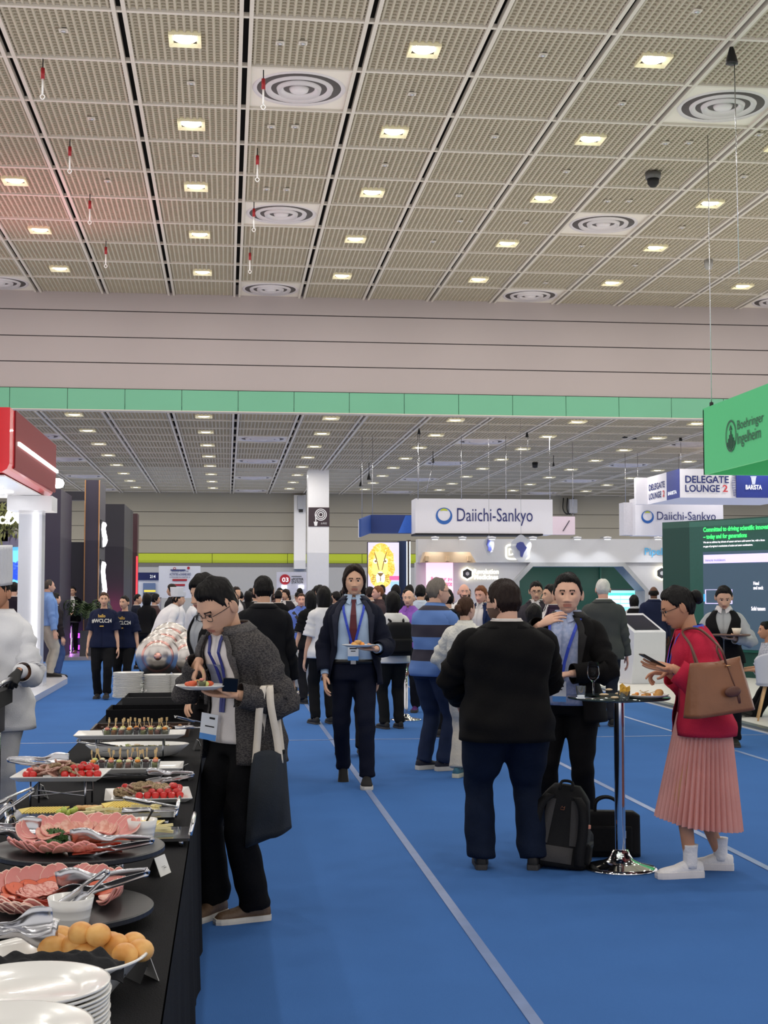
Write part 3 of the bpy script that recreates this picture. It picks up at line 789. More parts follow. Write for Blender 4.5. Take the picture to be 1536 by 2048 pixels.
            mb.loft([[Mx @ V((x, y, 0.001)) for x, y in loop], [Mx @ V((x * 1.02, y * 1.01, top * .5)) for x, y in loop], [Mx @ V((x, y, top)) for x, y in loop]], smooth=False)
            mb.build('sole', sole, o)
    def glasses(s, m=None):
        m = m or m_glass_f; mb = MB()
        for sg in (-1, 1):
            loop = []
            for i in range(17):
                t = 2 * pi * i / 16; loop.append(s.tohead((sg * .0335 + .0235 * math.copysign(abs(cos(t)) ** .7, cos(t)), .101 - .15 * (abs(.0235 * cos(t) + .03)) ** 2 * 6, .001 + .0165 * math.copysign(abs(sin(t)) ** .8, sin(t)))))
            mb.tube(loop, .0019 * s.k, 6, cap=False)
            mb.tube([s.tohead((sg * .057, .095, .006)), s.tohead((sg * .074 * s.wide, .05, .006)), s.tohead((sg * .082 * s.wide, -.005, .004)), s.tohead((sg * .08 * s.wide, -.022, -.006))], .0019 * s.k, 6, sub=3)
        mb.tube([s.tohead((-.011, .103, .004)), s.tohead((0, .106, .007)), s.tohead((.011, .103, .004))], .0017 * s.k, 6)
        return s.put('glasses', mb, m)
    def belt(s, m=None, z=.985):
        mb = MB(); mb.grid([[s.surf(z - .018, 2 * pi * j / 32, .018) for j in range(32)], [s.surf(z - .018, 2 * pi * j / 32, .024) for j in range(32)], [s.surf(z + .018, 2 * pi * j / 32, .024) for j in range(32)], [s.surf(z + .018, 2 * pi * j / 32, .018) for j in range(32)]], 0, True, True)
        o = s.put('belt', mb, m or M('belt_black', (20, 18, 18), .4))
        c = s.front(0, z, .026); b = MB(); b.box((-.022, -.002, -.02), (.022, .006, .02)); b.v = [tuple(V(p) + c) for p in b.v]; b.build('buckle', m_steel, o)
    def tie(s, m, off=.024, zb=1.02):
        s.strip_front('tie', [(0, 1.482), (0, 1.462), (0, 1.45), (0, 1.36), (0, 1.25), (0, 1.14), (0, zb + .03), (0, zb)], [.046, .036, .03, .048, .062, .072, .08, .012], m, off, .008)
    def handpt(s, side, p):
        F, o, sc = s.handF[side]; sg = -1 if side == 'R' else 1
        return s.rootM @ (o + F @ (V((p[0] * sg, p[1], p[2])) * sc))
def floor_at(px, py): return at_z(px, py, 0.)
# ================================================================== the people in front
m_blazer = M('charcoal_marl', (52, 50, 52), .9, scale=110, rgb2=(88, 84, 82), bump=.3, bscale=300, stretch=(1, 1, 2.2), spec=.15)
m_blackwool = cloth('black_wool', (18, 17, 18), var=.3)
m_navywool = cloth('navy_wool', (24, 27, 42), var=.25)
m_blackjean = cloth('black_jean', (15, 15, 18), var=.3)
m_jean = cloth('dark_denim', (22, 31, 50), var=.35)
m_jean2 = cloth('blue_denim', (40, 50, 76), var=.35)
m_tee = cloth('white_tee', (222, 216, 214), bump=.2, var=.05)
m_lightblue = cloth('light_blue_shirt', (178, 200, 226), bump=.2, var=.05)
jopen = lambda top, bot, zt=1.47, zb=.84: (lambda z: max(.02, bot + (top - bot) * min(1, max(0, (z - zb) / (zt - zb)))))

# man in the charcoal marl blazer at the buffet
q = floor_at(484, 1834)
pb = Person('person in a charcoal marl blazer and glasses, bending over a plate at the buffet', (q.x, q.y, 0), 126, 1.69, 'm', 'asian', 'fade', 'black', 2, 1.08, 1.12, lean=-6, hunch=17, head=(4, 32), hscale=1.17,
    feet=((.10, .10, -6, 14), (-.11, .0, 4, -18)), blink=True, wide=1.03,
    Rr=dict(px=(398, 1322, -.02), pose='pinch', hint=(.7, -1, -.1), dir=(.05, .35, -1.), up=(.5, .8, .3)),
    L=dict(px=(474, 1390, -.27), pose='plate', hint=(-.45, -.7, -.9), dir=(.85, .45, -.02), up=(.15, -.1, -1)))
pb.trousers(m_blackjean, 1.12, .07, flare=1.1); pb.shoes(M('brown_leather', (98, 76, 58), .5, var=.2, bump=.2), M('sole_white', (214, 208, 198), .6), .02)
pb.torso('tshirt', m_tee, .90, 1.475, .016, sleeves=0); pb.strip_front('shirt_print', [(.03, 1.30), (.03, 1.24), (.03, 1.18)], .11, M('print_greyblue', (128, 134, 152), .8), .024)
op = jopen(.42, .62, 1.47, .80); pb.torso('blazer', m_blazer, .80, 1.49, .032, op, .12, 1., 1.1, arm=1.08, wr=.006); pb.lapels(M('charcoal_lapel', (66, 63, 64), .9, bump=.3, bscale=300, scale=110, rgb2=(96, 92, 90), stretch=(1, 1, 2.2)), op, 1.08, .034)  # lapel colour lightened to imitate how its angle catches light
pb.glasses(); pb.lanyard(M('lanyard_dark', (30, 40, 120), .5), zb=1.05, off=.028, xs=.045, badge=False, xb=-.02)
mb = MB(); c = pb.front(.0, 1.05, .05)
# walking man in the navy suit
q = floor_at(708, 1568)
pw = Person('person in a navy suit and wine red tie, walking toward us with a plate', (q.x, q.y, 0), 172, 1.84, 'm', 'asian', 'shag', 'darkbrown', 2, 1.0, 1.0, head=(4, 0),
    feet=((.10, -.24, 4, 0, 40), (-.11, .16, 4)), lift=(.035, 0),
    Rr=dict(px=(650, 1352, -.05), pose='relax', hint=(.5, -1, -.2), up=(1, .2, 0)),
    L=dict(px=(752, 1298, -.36), pose='plate', hint=(-.5, -1, -.5), dir=(.95, .35, .0), up=(.1, -.1, -1)))
pw.trousers(m_navywool, .96, .08); pw.shoes(M('black_knit', (24, 22, 22), .8), M('sole_white', (214, 208, 198), .6), .02)
pw.torso('shirt', m_lightblue, .985, 1.50, .012, sleeves=1., cuff=.9, arm=.8); pw.collar(m_lightblue, .014); pw.tie(M('wine_tie', (88, 24, 36), .6), .022, .99); pw.belt()
op = jopen(.40, .95, 1.47, .86); pw.torso('suit_jacket', m_navywool, .80, 1.49, .026, op, .14, .93, 1.12); pw.lapels(M('navy_lapel', (32, 35, 52), .8), op, 1.10, .028, .34)  # lighter navy on the lapels stands in for their shading
pw.lanyard(zb=1.12, off=.034, xs=.085)
# big man in black, back to us
q = floor_at(1014, 1738)
pg = Person('heavy person in a black jacket and jeans, standing with back to us', (q.x, q.y, 0), 2, 1.67, 'm', 'light', 'short', 'darkbrown', 2, 1.36, 1.7, lean=-1, head=(38, 2), hscale=1.1, wide=1.1, beard=True, shw=1.02,
    feet=((.17, .0, 0, -24), (-.15, .06, 0, -8)), L=dict(w=(-.22, .36, 1.02), hint=(-1, -.5, -.3)), Rr=dict(w=(.22, .36, 1.02), hint=(1, -.5, -.3)))
pg.trousers(m_jean, 1.22, .06, flare=1.15); pg.shoes(M('shoe_black', (26, 24, 24), .6), M('sole_grey', (58, 56, 56), .7), .022)
pg.torso('shirt', m_tee, .95, 1.53, .012, sleeves=0)
pg.torso('jacket', m_blackwool, .79, 1.50, .034, jopen(.3, .5), .10, 1., 1.1, arm=1.16, wr=.008)
pg.lapels(m_blackwool, jopen(.3, .5), 1.1, .036); pg.collar(m_tee, .018); pg.glasses(); pg.lanyard(badge=False, off=.03)
mb = MB(); mb.grid([[pg.surf(z, pi + dx, .0375) for dx in (-.004, .004)] for z in np.linspace(.8, 1.02, 10)]); pg.put('back_vent', mb, m_black)
# man with the blue lanyard facing us
q = floor_at(1166, 1700)
pl = Person('person in a black blazer and pale blue shirt with blue lanyard, hand to chin', (q.x, q.y + .35, 0), 150, 1.72, 'm', 'light', 'short', 'black', 2, 1.08, 1.12, head=(14, 0), blink=True, age=1, hscale=1.12, belly=.03,
    feet=((.11, .05, 6), (-.12, -.02, 6)),
    Rr=dict(px=(1080, 1250, -.32), pose='relax', hint=(1, -.2, -.8), dir=(-.8, -.05, .42), up=(.3, .9, .6)),
    L=dict(px=(1142, 1348, -.28), pose='fist', hint=(-1, -.5, -.3), dir=(.9, .4, -.1), up=(0, .3, 1)))
pl.trousers(m_blackjean, 1.05, .07); pl.shoes(M('shoe_black', (26, 24, 24), .6), M('sole_grey', (58, 56, 56), .7))
pl.torso('shirt', M('pale_check_shirt', (150, 164, 200), .8, scale=40, rgb2=(172, 182, 212)), .90, 1.50, .014, sleeves=0); pl.collar(M('pale_check_shirt', (0, 0, 0)), .016)
op = jopen(.42, .60); pl.torso('blazer', m_blackwool, .79, 1.49, .032, op, .14, 1., 1.1, arm=1.12, wr=.006); pl.lapels(M('black_lapel', (26, 25, 27), .8), op, 1.10, .034)  # lapels in a lighter black, imitating their shading against the blazer
pl.lanyard(zb=1.06, off=.036, xs=.095)
# woman in red with a pleated skirt
q = floor_at(1392, 1748)
m_red = cloth('crimson_knit', (186, 40, 66), var=.12); m_pink = cloth('pink_pleat', (226, 166, 156), var=.08, bump=.15)
pr = Person('person in a crimson jacket and long pink pleated skirt, reading a phone', (q.x + .045, q.y, 0), 82, 1.66, 'f', 'tan', 'bun', 'black', 2, 1.12, 1.14, lean=-1, hunch=10, head=(-2, 22), wide=1.0, hscale=1.10,
    feet=((.13, -.13, 0, -12), (-.11, .10, 0, 12)),
    L=dict(px=(1346, 1336, -.22), pose='plate', hint=(-.35, -.7, -.9), dir=(.30, 1, .12), up=(.65, -.1, -.75)), Rr=dict(px=(1338, 1346, .05), pose='point', hint=(.6, -1, -.4), dir=(-.2, 1, .05), up=(.2, .1, 1)))
pr.torso('jacket', m_red, .84, 1.485, .028, jopen(.18, .34), .10, .94, 1.2, arm=1.12, wr=.006)
pr.torso('blouse', M('dark_rose_top', (150, 36, 56), .7), .92, 1.47, .012, sleeves=0)
mb = MB(); rows = []
for i in range(24):
    t = i / 23; z = .97 - .66 * t; rows.append([])
    for j in range(168):
        th = 2 * pi * j / 168; fo = (.008 + .020 * t) * (1 - abs(((j / 4) % 1) * 2 - 1) * 1.6) + .012 * t * sin(th * 5 + 1)
        hw, hd = .176 + .06 * t, .15 + .085 * t
        rows[-1].append(((hw + fo) * sin(th) * pr.k, (-.012 + .03 * t + (hd + fo) * cos(th)) * pr.k, (z - .035 * t * cos(th - 3.6)) * pr.k))
mb.grid(rows, 0, False, True); sk_ = pr.put('pleated_skirt', mb, m_pink); sk_.modifiers.new('t', 'SOLIDIFY').thickness = .003
for (hip, kn, ank, f, lf) in pr.legp:
    mb = MB(); mb.tube([ank + V((0, 0, .10)), ank + V((0, 0, .05)), ank - V((0, 0, .03))], [.046, .041, .042], 16, sub=4); pr.put('sock', mb, M('white_sock', (232, 228, 228), .9, bump=.3))
pr.shoes(M('white_knit_trainer', (232, 228, 228), .75, bump=.3), M('trainer_sole', (222, 216, 216), .6), .028)
pr.glasses(); pr.lanyard(badge=False, off=.03, zb=1.2, xs=.06)
# man in the striped polo
q = floor_at(868, 1540)
m_polo = bpy.data.materials.new('striped_polo'); m_polo.use_nodes = True
def stripe_mat(m, bands, c0, c1):
    n = m.node_tree.nodes; L = m.node_tree.links; tc = n.new('ShaderNodeTexCoord'); sp = n.new('ShaderNodeSeparateXYZ'); L.new(tc.outputs['Object'], sp.inputs[0])
    mr = n.new('ShaderNodeMapRange'); mr.inputs[1].default_value = .8; mr.inputs[2].default_value = 1.6; L.new(sp.outputs[2], mr.inputs[0])
    cr = n.new('ShaderNodeValToRGB'); cr.color_ramp.interpolation = 'CONSTANT'; e = cr.color_ramp.elements
    e.remove(e[1]); e[0].position = 0; e[0].color = (*lin(bands[0][1]), 1)
    for z, c in bands[1:]:
        el = e.new((z - .8) / .8); el.color = (*lin(c), 1)
    L.new(mr.outputs[0], cr.inputs[0]); L.new(cr.outputs[0], n['Principled BSDF'].inputs['Base Color']); n['Principled BSDF'].inputs['Roughness'].default_value = .9
c0, c1 = (92, 126, 188), (50, 46, 60)
stripe_mat(m_polo, [(.8, c0), (.995, c1), (1.10, c0), (1.21, c1), (1.325, c0), (1.455, c1)], c0, c1)
pp = Person('person in a blue and dark striped polo with folded arms and short grey hair', (q.x, q.y, 0), -52, 1.75, 'm', 'light', 'thin', 'grey', 2, 1.12, 1.2, belly=.05, head=(-22, 0), hunch=4, hscale=1.06,
    feet=((.09, .03, 0, -20), (-.1, -.03, 0, -8)),
    Rr=dict(w=(-.12, .34, 1.13), hint=(1, -.3, -.6), pose='fist'), L=dict(w=(.10, .31, 1.16), hint=(-1, -.3, -.6), pose='fist'))
pp.trousers(m_jean2, 1.1, .07); pp.shoes(M('trainer_navy', (28, 30, 48), .7), M('sole_white', (214, 208, 198), .6), .03)
pp.torso('polo_shirt', m_polo, .86, 1.49, .026, None, .05, .46, 1.12, arm=1.15, wr=.006); pp.collar(M('polo_collar', (92, 126, 188), .8)); pp.glasses()
# woman in the white blouse with a low bun
q = floor_at(928, 1556)
pf = Person('person in a white blouse and beige trousers with a low brown bun, half hidden', (q.x + .02, q.y, 0), -35, 1.58, 'f', 'light', 'bun', 'brown', 2, 1.05, 1.05, head=(-18, -4),
    L=dict(w=(-.16, .26, 1.05), hint=(-1, -.6, -.2)), Rr=dict(w=(.14, .32, 1.1), hint=(1, -.6, -.2)))
pf.trousers(M('beige_trouser', (206, 198, 184), .9, bump=.3), 1.12, .09, flare=1.1); pf.shoes(M('trainer_teal', (60, 110, 130), .7), M('sole_cream', (220, 214, 190), .6), .03)
pf.torso('blouse', M('cream_blouse', (224, 222, 214), .9, bump=.4, bscale=60), .86, 1.49, .024, None, .12, 1., 1.35, arm=1.3, wr=.009); pf.collar(M('cream_blouse', (0, 0, 0)))
# ================================================================== the buffet
TZ = .75; TX0, TX1 = -.84, -.125
m_clothblk = cloth('black_tablecloth', (22, 22, 25), var=.2)
m_china = M('white_china', (236, 234, 230), .18, var=.015, coat=.3)
m_slate = M('black_board', (34, 34, 37), .38, var=.15)
t = thing('buffet_table', 'long buffet table under a black floor-length cloth', 'table', (0, 0, 0))
MB().box((TX0, 1.85, TZ - .03), (TX1, 12.6, TZ)).build('table_top', m_clothblk, t)
for xs, sgn in ((TX1, 1), (TX0, -1)):
    mb = MB(); rows = []
    for z in np.linspace(TZ, .005, 10):
        f = (TZ - z) / TZ; rows.append([(xs + sgn * (.004 + f * (.012 + .012 * sin(y * 9) + .006 * sin(y * 23))), y, z) for y in np.linspace(1.85, 12.6, 160)])
    mb.grid(rows); mb.build('cloth_skirt', m_clothblk, t)
for yy in (1.85, 12.6): MB().box((TX0, yy - .005, .005), (TX1, yy + .005, TZ)).build('cloth_skirt', m_clothblk, t)

def spot(px, py, z): return at_z(px, py, z)
_share = {}
def put(name, label, cat, group, me, loc, rz=0., tilt=(0, 0), sc=1.):
    o = link(name, me, None, loc, None, label=label, cat=cat, group=group); o.rotation_euler = (tilt[0], tilt[1], rz); o.scale = (sc, sc, sc); return o
# dinner plates
def plate_me(r=.14, h=.024, name='dinner_plate', n=48):
    return MB().lathe([(0, .006), (r * .62, .006), (r * .68, .009), (r * .97, h), (r, h), (r * .99, h - .004), (r * .7, .002), (r * .6, 0), (0, 0)], n).mesh(name, m_china)
pm = plate_me(.147)
for (cx, y, n, wh) in ((-.352, 2.63, 16, 'rear of the two front stacks'), (-.352, 2.31, 18, 'nearest stack at the picture bottom')):
    for k in range(n):
        put('dinner_plate', 'topmost white dinner plate on the ' + wh if k == n - 1 else 'white dinner plate inside the ' + wh, 'plate', 'dinner plates in the front stacks', pm, (cx + random.uniform(-.002, .002), y, TZ + k * .0082))
# plate stacks at the far end
pm2 = plate_me(.125, .02, n=28)
for q, (px, py, n, lab) in enumerate(((261, 1392, 20, 'left far stack'), (322, 1388, 18, 'middle far stack'), (366, 1386, 18, 'right far stack'))):
    c = spot(px, py, TZ)
    c.y = 11.6 + .02 * q
    for k in range(n): put('side_plate', 'white plate in the %s by the domed lids' % lab, 'plate', 'plates in the far stacks', pm2, (c.x + random.uniform(-.004, .004), c.y, TZ + k * .0103))
# chafing dishes with mirror-bright round lids standing open
def chafing(px, py, r, lab, y):
    c = at_y(px, py, y)
    t = thing('chafing_dome', lab, 'dish lid', c, 0, 'round steel chafing lids standing open'); t.rotation_euler = (R(93), 0, R(6))
    MB().lathe([(0, .034), (r * .3, .034), (r * .36, .030), (r * .62, .028), (r * .68, .016), (r * .90, .012), (r * .96, .004), (r, 0), (r * .985, -.006), (r * .8, .006), (r * .5, .02), (0, .026)], 64).build('lid_dome', M('lid_steel', (214, 206, 200), .24, 1., var=.03), t)
    ring = MB(); ring.lathe([(r * .64, .026), (r * .70, .022), (r * .74, .016)], 48); ring.build('lid_ring', M('copper_glow', (226, 170, 160), .2, .9), t)
    MB().lathe([(0, .06), (r * .15, .058), (r * .18, .048), (r * .14, .034)], 20).build('lid_knob', M('copper_glow', (0, 0, 0)), t)
    MB().box((-r * .12, -r * 1.12, -.02), (r * .12, -r * .95, .02)).build('lid_hinge', m_steel, t)
MB
for px, py, r, y, lab in ((315, 1312, .185, 12.05, 'front mirror-bright round chafing lid left of the blazer'), (328, 1298, .185, 12.35, 'second round chafing lid behind the front one'), (340, 1286, .185, 12.5, 'rearmost round chafing lid peeking over the others'), (378, 1318, .185, 12.1, 'chafing lid half hidden behind the blazer sleeve'), (384, 1302, .185, 12.45, 'second chafing lid behind the blazer sleeve')):
    chafing(px, py, r, lab, y)
for x, y in ((-.60, 12.25), (-.28, 12.25)):
    tt = thing('chafing_dish', 'low stainless chafing dish under its open lid, %s' % ('left one' if x < -.4 else 'right one'), 'serving dish', (x, y, TZ), 0)
    MB().lathe([(.13, 0), (.15, .01), (.165, .1), (.175, .105), (.165, .11), (.1, .08), (0, .08)], 32).build('dish_body', m_chrome, tt)
    for a in range(4): MB().tube([(.15 * cos(a * pi / 2 + .7), .15 * sin(a * pi / 2 + .7), 0), (.155 * cos(a * pi / 2 + .7), .155 * sin(a * pi / 2 + .7), .06)], .01, 8).build('foot', m_steel, tt)
# black trays
c = spot(300, 1432, TZ)
def open_box(lo, hi, th, m, nm, lab, cat, par=None):
    (a, b, z0), (d, e, z1) = lo, hi; t = thing(nm, lab, cat, ((a + d) / 2, (b + e) / 2, z0)); w_, l = (d - a) / 2, (e - b) / 2; h = z1 - z0
    MB().box((-w_, -l, 0), (w_, l, th)).build('tray_base', m, t)
    for q in ((-w_, -l, th, -w_ + th, l, h), (w_ - th, -l, th, w_, l, h), (-w_ + th, -l, th, w_ - th, -l + th, h), (-w_ + th, l - th, th, w_ - th, l, h)):
        MB().box(q[:3], q[3:]).build('tray_wall', m, t)
    return t
open_box((-.80, 9.55, TZ), (-.16, 10.0, TZ + .075), .012, m_clothblk, 'low_riser', 'low black riser box on the buffet behind the food', 'riser')
open_box((-.74, 10.2, TZ), (-.16, 10.7, TZ + .11), .012, m_slate, 'black_tray', 'deep black serving tray in front of the plate stacks', 'tray')
wood = M('dark_wood', (58, 38, 28), .5, var=.3, scale=20, stretch=(.2, 1, 1))
tr = open_box((-.80, 8.45, TZ), (-.22, 8.85, TZ + .05), .012, wood, 'wooden_tray', 'dark wooden tray with nuts and small sweets', 'tray')
nut = MB().sphere((0, 0, 0), (.014, .01, .009), 7, 5).mesh('nut', M('chocolate', (74, 46, 34), .5, var=.3))
nut2 = MB().sphere((0, 0, 0), (.016, .012, .010), 7, 5).mesh('nut', M('almond', (176, 128, 84), .6, var=.3))
for k in range(46):
    put('nut', 'small nut or sweet in the dark wooden tray', 'nut', 'nuts in the wooden tray', nut if k % 3 else nut2, (random.uniform(-.77, -.25), random.uniform(8.49, 8.81), TZ + .022 + random.uniform(0, .014)), random.uniform(0, 6))
# rectangular china platters
def platter(name, lab, c, w_, d_, rz=0., rim=.018, stand=0., mm=None):
    t = thing(name, lab, 'platter', (c[0], c[1], TZ), rz); a, b = w_ / 2, d_ / 2; z = stand; mb = MB(); mb_ = lambda s, h: [(-a * s[0], -b * s[1], h), (a * s[0], -b * s[1], h), (a * s[0], b * s[1], h), (-a * s[0], b * s[1], h)]
    L = [mb_((.82, .8), z), mb_((.85, .82), z), mb_((1, 1), z + rim), mb_((1, 1), z + rim + .005), mb_((.84, .80), z + .008), mb_((.80, .77), z + .006)]
    mb.loft(L, smooth=False); o = mb.build('platter_body', mm or m_china, t); bevel(o, .003)
    if stand:
        for sx in (-.6, .6):
            fr = MB(); fr.tube([(a * sx, -b * .6, 0), (a * sx, -b * .62, stand), (a * sx, b * .62, stand), (a * sx, b * .6, 0)], .004, 8); fr.build('stand_leg', m_steel, t)
        fr = MB(); fr.tube([(-a * .6, -b * .6, stand * .45), (a * .6, b * .6, stand * .45)], .003, 6); fr.tube([(-a * .6, b * .6, stand * .45), (a * .6, -b * .6, stand * .45)], .003, 6); fr.build('stand_brace', m_steel, t)
    return t
c9 = spot(262, 1472, TZ + .12); c10 = spot(275, 1502, TZ + .03); c8 = spot(262, 1536, TZ + .05); c6 = spot(124, 1556, TZ + .11); c7 = spot(296, 1582, TZ + .03)
platter('rectangular_platter', 'raised white platter of fruit cups near the wooden tray', c9, .56, .26, 0, .02, .115)
platter('rectangular_platter', 'long white platter of canape cups at mid table', c8, .48, .26, 0, .02, .04)
platter('square_platter', 'white platter of sliced meat on a wire stand at the table edge', c6, .36, .27, R(-4), .018, .11)
platter('square_platter', 'white platter of peppered meat and tomatoes near the tent card', c7, .355, .34, R(4), .018)
ob = thing('oval_bowl', 'white oval bowl of salad under the raised platter', 'bowl', (c10.x, c10.y, TZ))
MB().lathe([(.5, 0), (.75, .01), (1, .065), (.985, .068), (.72, .018), (0, .014)], 40, 0, (0, 0, 0), True, .27, .13).build('bowl_body', m_china, ob)
for (nm, mm, n, z0) in (('salad_leaf', M('salad_green', (150, 160, 90), .6, var=.4), 22, .05), ('salad_leaf', M('salad_pale', (226, 206, 180), .6, var=.2), 26, .048)):
    me = MB(); me.grid([[(-.02 + .01 * j + .004 * sin(i * 2), -.015 + .008 * i, .006 * sin(j * 1.4 + i)) for j in range(5)] for i in range(5)]); me = me.mesh('salad_leaf', mm)
    for k in range(n):
        a, r = random.uniform(0, 6.28), random.uniform(0, .8) ** .5
        put('salad_leaf', 'scrap of salad in the white oval bowl', 'salad leaf', 'salad in the oval bowl', me, (c10.x + .19 * r * cos(a), c10.y + .085 * r * sin(a), TZ + z0), random.uniform(0, 6), (random.uniform(-.4, .4), random.uniform(-.4, .4)))
# little cups with picks
m_cup = M('clear_plastic', (240, 244, 246), .06, trans=.95, var=0, ior=1.05)
m_pick = M('bamboo_pick', (214, 184, 134), .7)
FILL = [M('melon_green', (214, 218, 130), .4, var=.2), M('melon_orange', (238, 150, 60), .4, var=.2), M('ham_pink', (222, 140, 122), .5, var=.25), M('cream_cheese', (238, 228, 190), .5), M('olive_dark', (70, 40, 44), .4, var=.3)]
def canape(c, z, k, grp, lab):
    t = thing('canape_cup', lab, 'canape', (c[0], c[1], z), random.uniform(0, 6), grp)
    MB().lathe([(0, .001), (.019, .001), (.024, .034), (.0232, .034), (.0182, .003), (0, .003)], 12).build('cup', m_cup, t)
    f = MB(); f.box((-.012, -.011, .006), (.011, .011, .026)); f.build('filling', FILL[k % 5], t)
    f = MB(); f.sphere((.003, .0, .036), (.014, .013, .010), 8, 6); f.build('topping', FILL[(k * 3 + 2) % 5], t)
    f = MB(); f.tube([(.002, 0, .02), (.012 + .012 * sin(k * 1.7), .006 * cos(k), .075)], .0018, 6); f.box((.008 + .012 * sin(k * 1.7), .006 * cos(k) - .003, .07), (.018 + .012 * sin(k * 1.7), .006 * cos(k) + .003, .088)); f.build('pick', m_pick, t)
for k in range(18):
    i, j = k % 9, k // 9
    canape((c9.x - .12 + i * .037, c9.y - .04 + j * .07), TZ + .124, k, 'fruit cups on the raised platter', 'small fruit cup with a bamboo pick on the raised platter')
for k in range(16):
    i, j = k % 8, k // 8
    canape((c8.x - .17 + i * .04, c8.y - .04 + j * .07), TZ + .05, k + 3, 'canape cups on the long platter', 'small savoury cup with a bamboo pick on the long platter')
# tomatoes, meat slices
m_tom = M('cherry_tomato', (196, 34, 30), .18, var=.25, scale=30, coat=.3)
tom = MB(); tom.sphere((0, 0, 0), (.0165, .0165, .0155), 12, 8); tom = tom.mesh('cherry_tomato', m_tom)
m_beef = M('sliced_beef', (150, 104, 90), .55, var=.3, scale=60, rgb2=(196, 160, 146)); m_pepper = M('peppered_crust', (112, 92, 68), .8, scale=160, rgb2=(168, 146, 112))
def slice_me(r, h, m, n=14, fold=.0, name='cold_cut'):
    mb = MB(); rows = []
    for rr in (0.0001, .5, .97, 1.0, .97, .5, .0001):
        rows.append(None)
    top = [[(r * q * cos(2 * pi * j / n), r * q * sin(2 * pi * j / n) * (1 - fold * .4), h + fold * r * q * q * (.5 + .5 * cos(4 * pi * j / n)) ) for j in range(n)] for q in (.001, .5, .96, 1.0)]
    bot = [[(p[0], p[1], p[2] - h) for p in row] for row in top[::-1]]
    mb.grid(top + bot, 0, True, True); k = 0
    if isinstance(m, list):
        for q in range(2 * n, 5 * n): mb.mi[q] = 1
    return mb.mesh(name, m)
beef = slice_me(.034, .006, m_beef, 12, .2, 'beef_slice'); pep = slice_me(.03, .009, m_pepper, 12, .25, 'beef_slice')
def mound(c, z, w_, d_, n, me_list, lab, grp, rz=0.):
    for k in range(n):
        u, v = random.uniform(-1, 1), random.uniform(-1, 1); x = c[0] + u * w_ * cos(rz) - v * d_ * sin(rz); y = c[1] + u * w_ * sin(rz) + v * d_ * cos(rz)
        put('beef_slice', lab, 'meat slice', grp, me_list[k % len(me_list)], (x, y, z + .035 * (1 - abs(u)) * (1 - v * v * .6) + .004), random.uniform(0, 6), (random.uniform(-.6, .6), random.uniform(-.6, .6)))
mound(c6, TZ + .123, .11, .07, 44, [beef, beef, pep], 'slice of seared beef on the raised meat platter', 'beef on the raised platter')
mound(c7, TZ + .012, .12, .05, 40, [pep, pep, beef], 'peppered beef slice on the lower meat platter', 'beef on the lower platter')
def toms(lst, lab, grp):
    for p in lst: put('cherry_tomato', lab, 'tomato', grp, tom, p, random.uniform(0, 6))
toms([(c6.x + dx, c6.y + dy, TZ + .135 + dz) for dx, dy, dz in [(-.13, -.075, 0), (-.105, -.078, 0), (-.12, -.05, .01)] + [(.02 + .032 * i, -.08 + .006 * (i % 2), 0) for i in range(5)] + [(.08, -.05, .022), (.11, -.05, .02), (.05, -.05, .02)] + [(.08, .05, .02), (.11, .045, .015), (.13, .03, .01)]], 'cherry tomato on the raised meat platter', 'tomatoes on the raised platter')
toms([(c7.x + dx, c7.y + dy, TZ + .025 + dz) for dx, dy, dz in [(-.03 + .033 * i, -.10 + .004 * (i % 2), 0) for i in range(6)] + [(.02 + .033 * i, -.07, .01) for i in range(4)] + [(.125, -.04 + .034 * i, .004) for i in range(5)] + [(.10, .04, .02), (-.10, .08, .012), (-.07, .085, .012), (-.125, .06, 0), (.11, -.05, .03)]], 'cherry tomato on the lower meat platter', 'tomatoes on the lower platter')
# tongs
def tongs(lab, c, rz, L=.26, tilt=0., scoop=.034, name='serving_tongs', open_=.02, roll=0.):
    t = thing(name, lab, 'tongs', c, rz); t.rotation_euler = (roll, -tilt, rz)
    for s in (1, -1):
        mb = MB(); rows = []
        for i in range(19):
            u = i / 18; x = -L / 2 + L * u; hw = .007 + .004 * sin(pi * min(1, u / .6)) * (u < .6) + (scoop - .009) * float(sstep(.55, .8, np.array(u))) * (1 - .25 * float(sstep(.85, 1., np.array(u))))
            zc = s * (.003 + open_ * u) ; rows.append([(x, hw * q, zc - s * .010 * (1 - q * q) * (0 if u < .5 else 1) + s * .006 * (q * q)) for q in np.linspace(-1, 1, 7)])
        mb.grid(rows); o = mb.build('tong_arm', m_steel, t); o.modifiers.new('t', 'SOLIDIFY').thickness = .0016
    mb = MB(); mb.tube([(-L / 2 + .004, -.007, 0), (-L / 2, 0, 0), (-L / 2 + .004, .007, 0)], .006, 8); mb.build('tong_hinge', m_steel, t)
    return t
# round boards with cold cuts
def board(px, py, z, lab, stand):
    c = spot(px, py, z); t = thing('round_board', lab, 'serving board', (c.x, c.y, TZ)); h = z - TZ
    o = MB().lathe([(0, h - .018), (.244, h - .018), (.25, h - .014), (.25, h - .003), (.246, h), (0, h)], 64).build('board_disc', m_slate, t)
    for pl in o.data.polygons: pl.use_smooth = False
    for k in range(6 if stand else 4):
        a = k * pi / (3 if stand else 2) + .3; r = .13
        mb = MB(); mb.tube([(r * cos(a), r * sin(a), 0), (r * cos(a), r * sin(a), h - .018)], .0045, 8); mb.build('stand_leg', m_steel, t)
    mb = MB(); mb.tube([(.13 * cos(a), .13 * sin(a), h * .4) for a in np.linspace(0, 2 * pi, 25)], .0035, 6); mb.build('stand_ring', m_steel, t)
    return c
b1 = board(112, 1812, TZ + .045, 'low round black board of ham and salami behind the bread bowl', False)
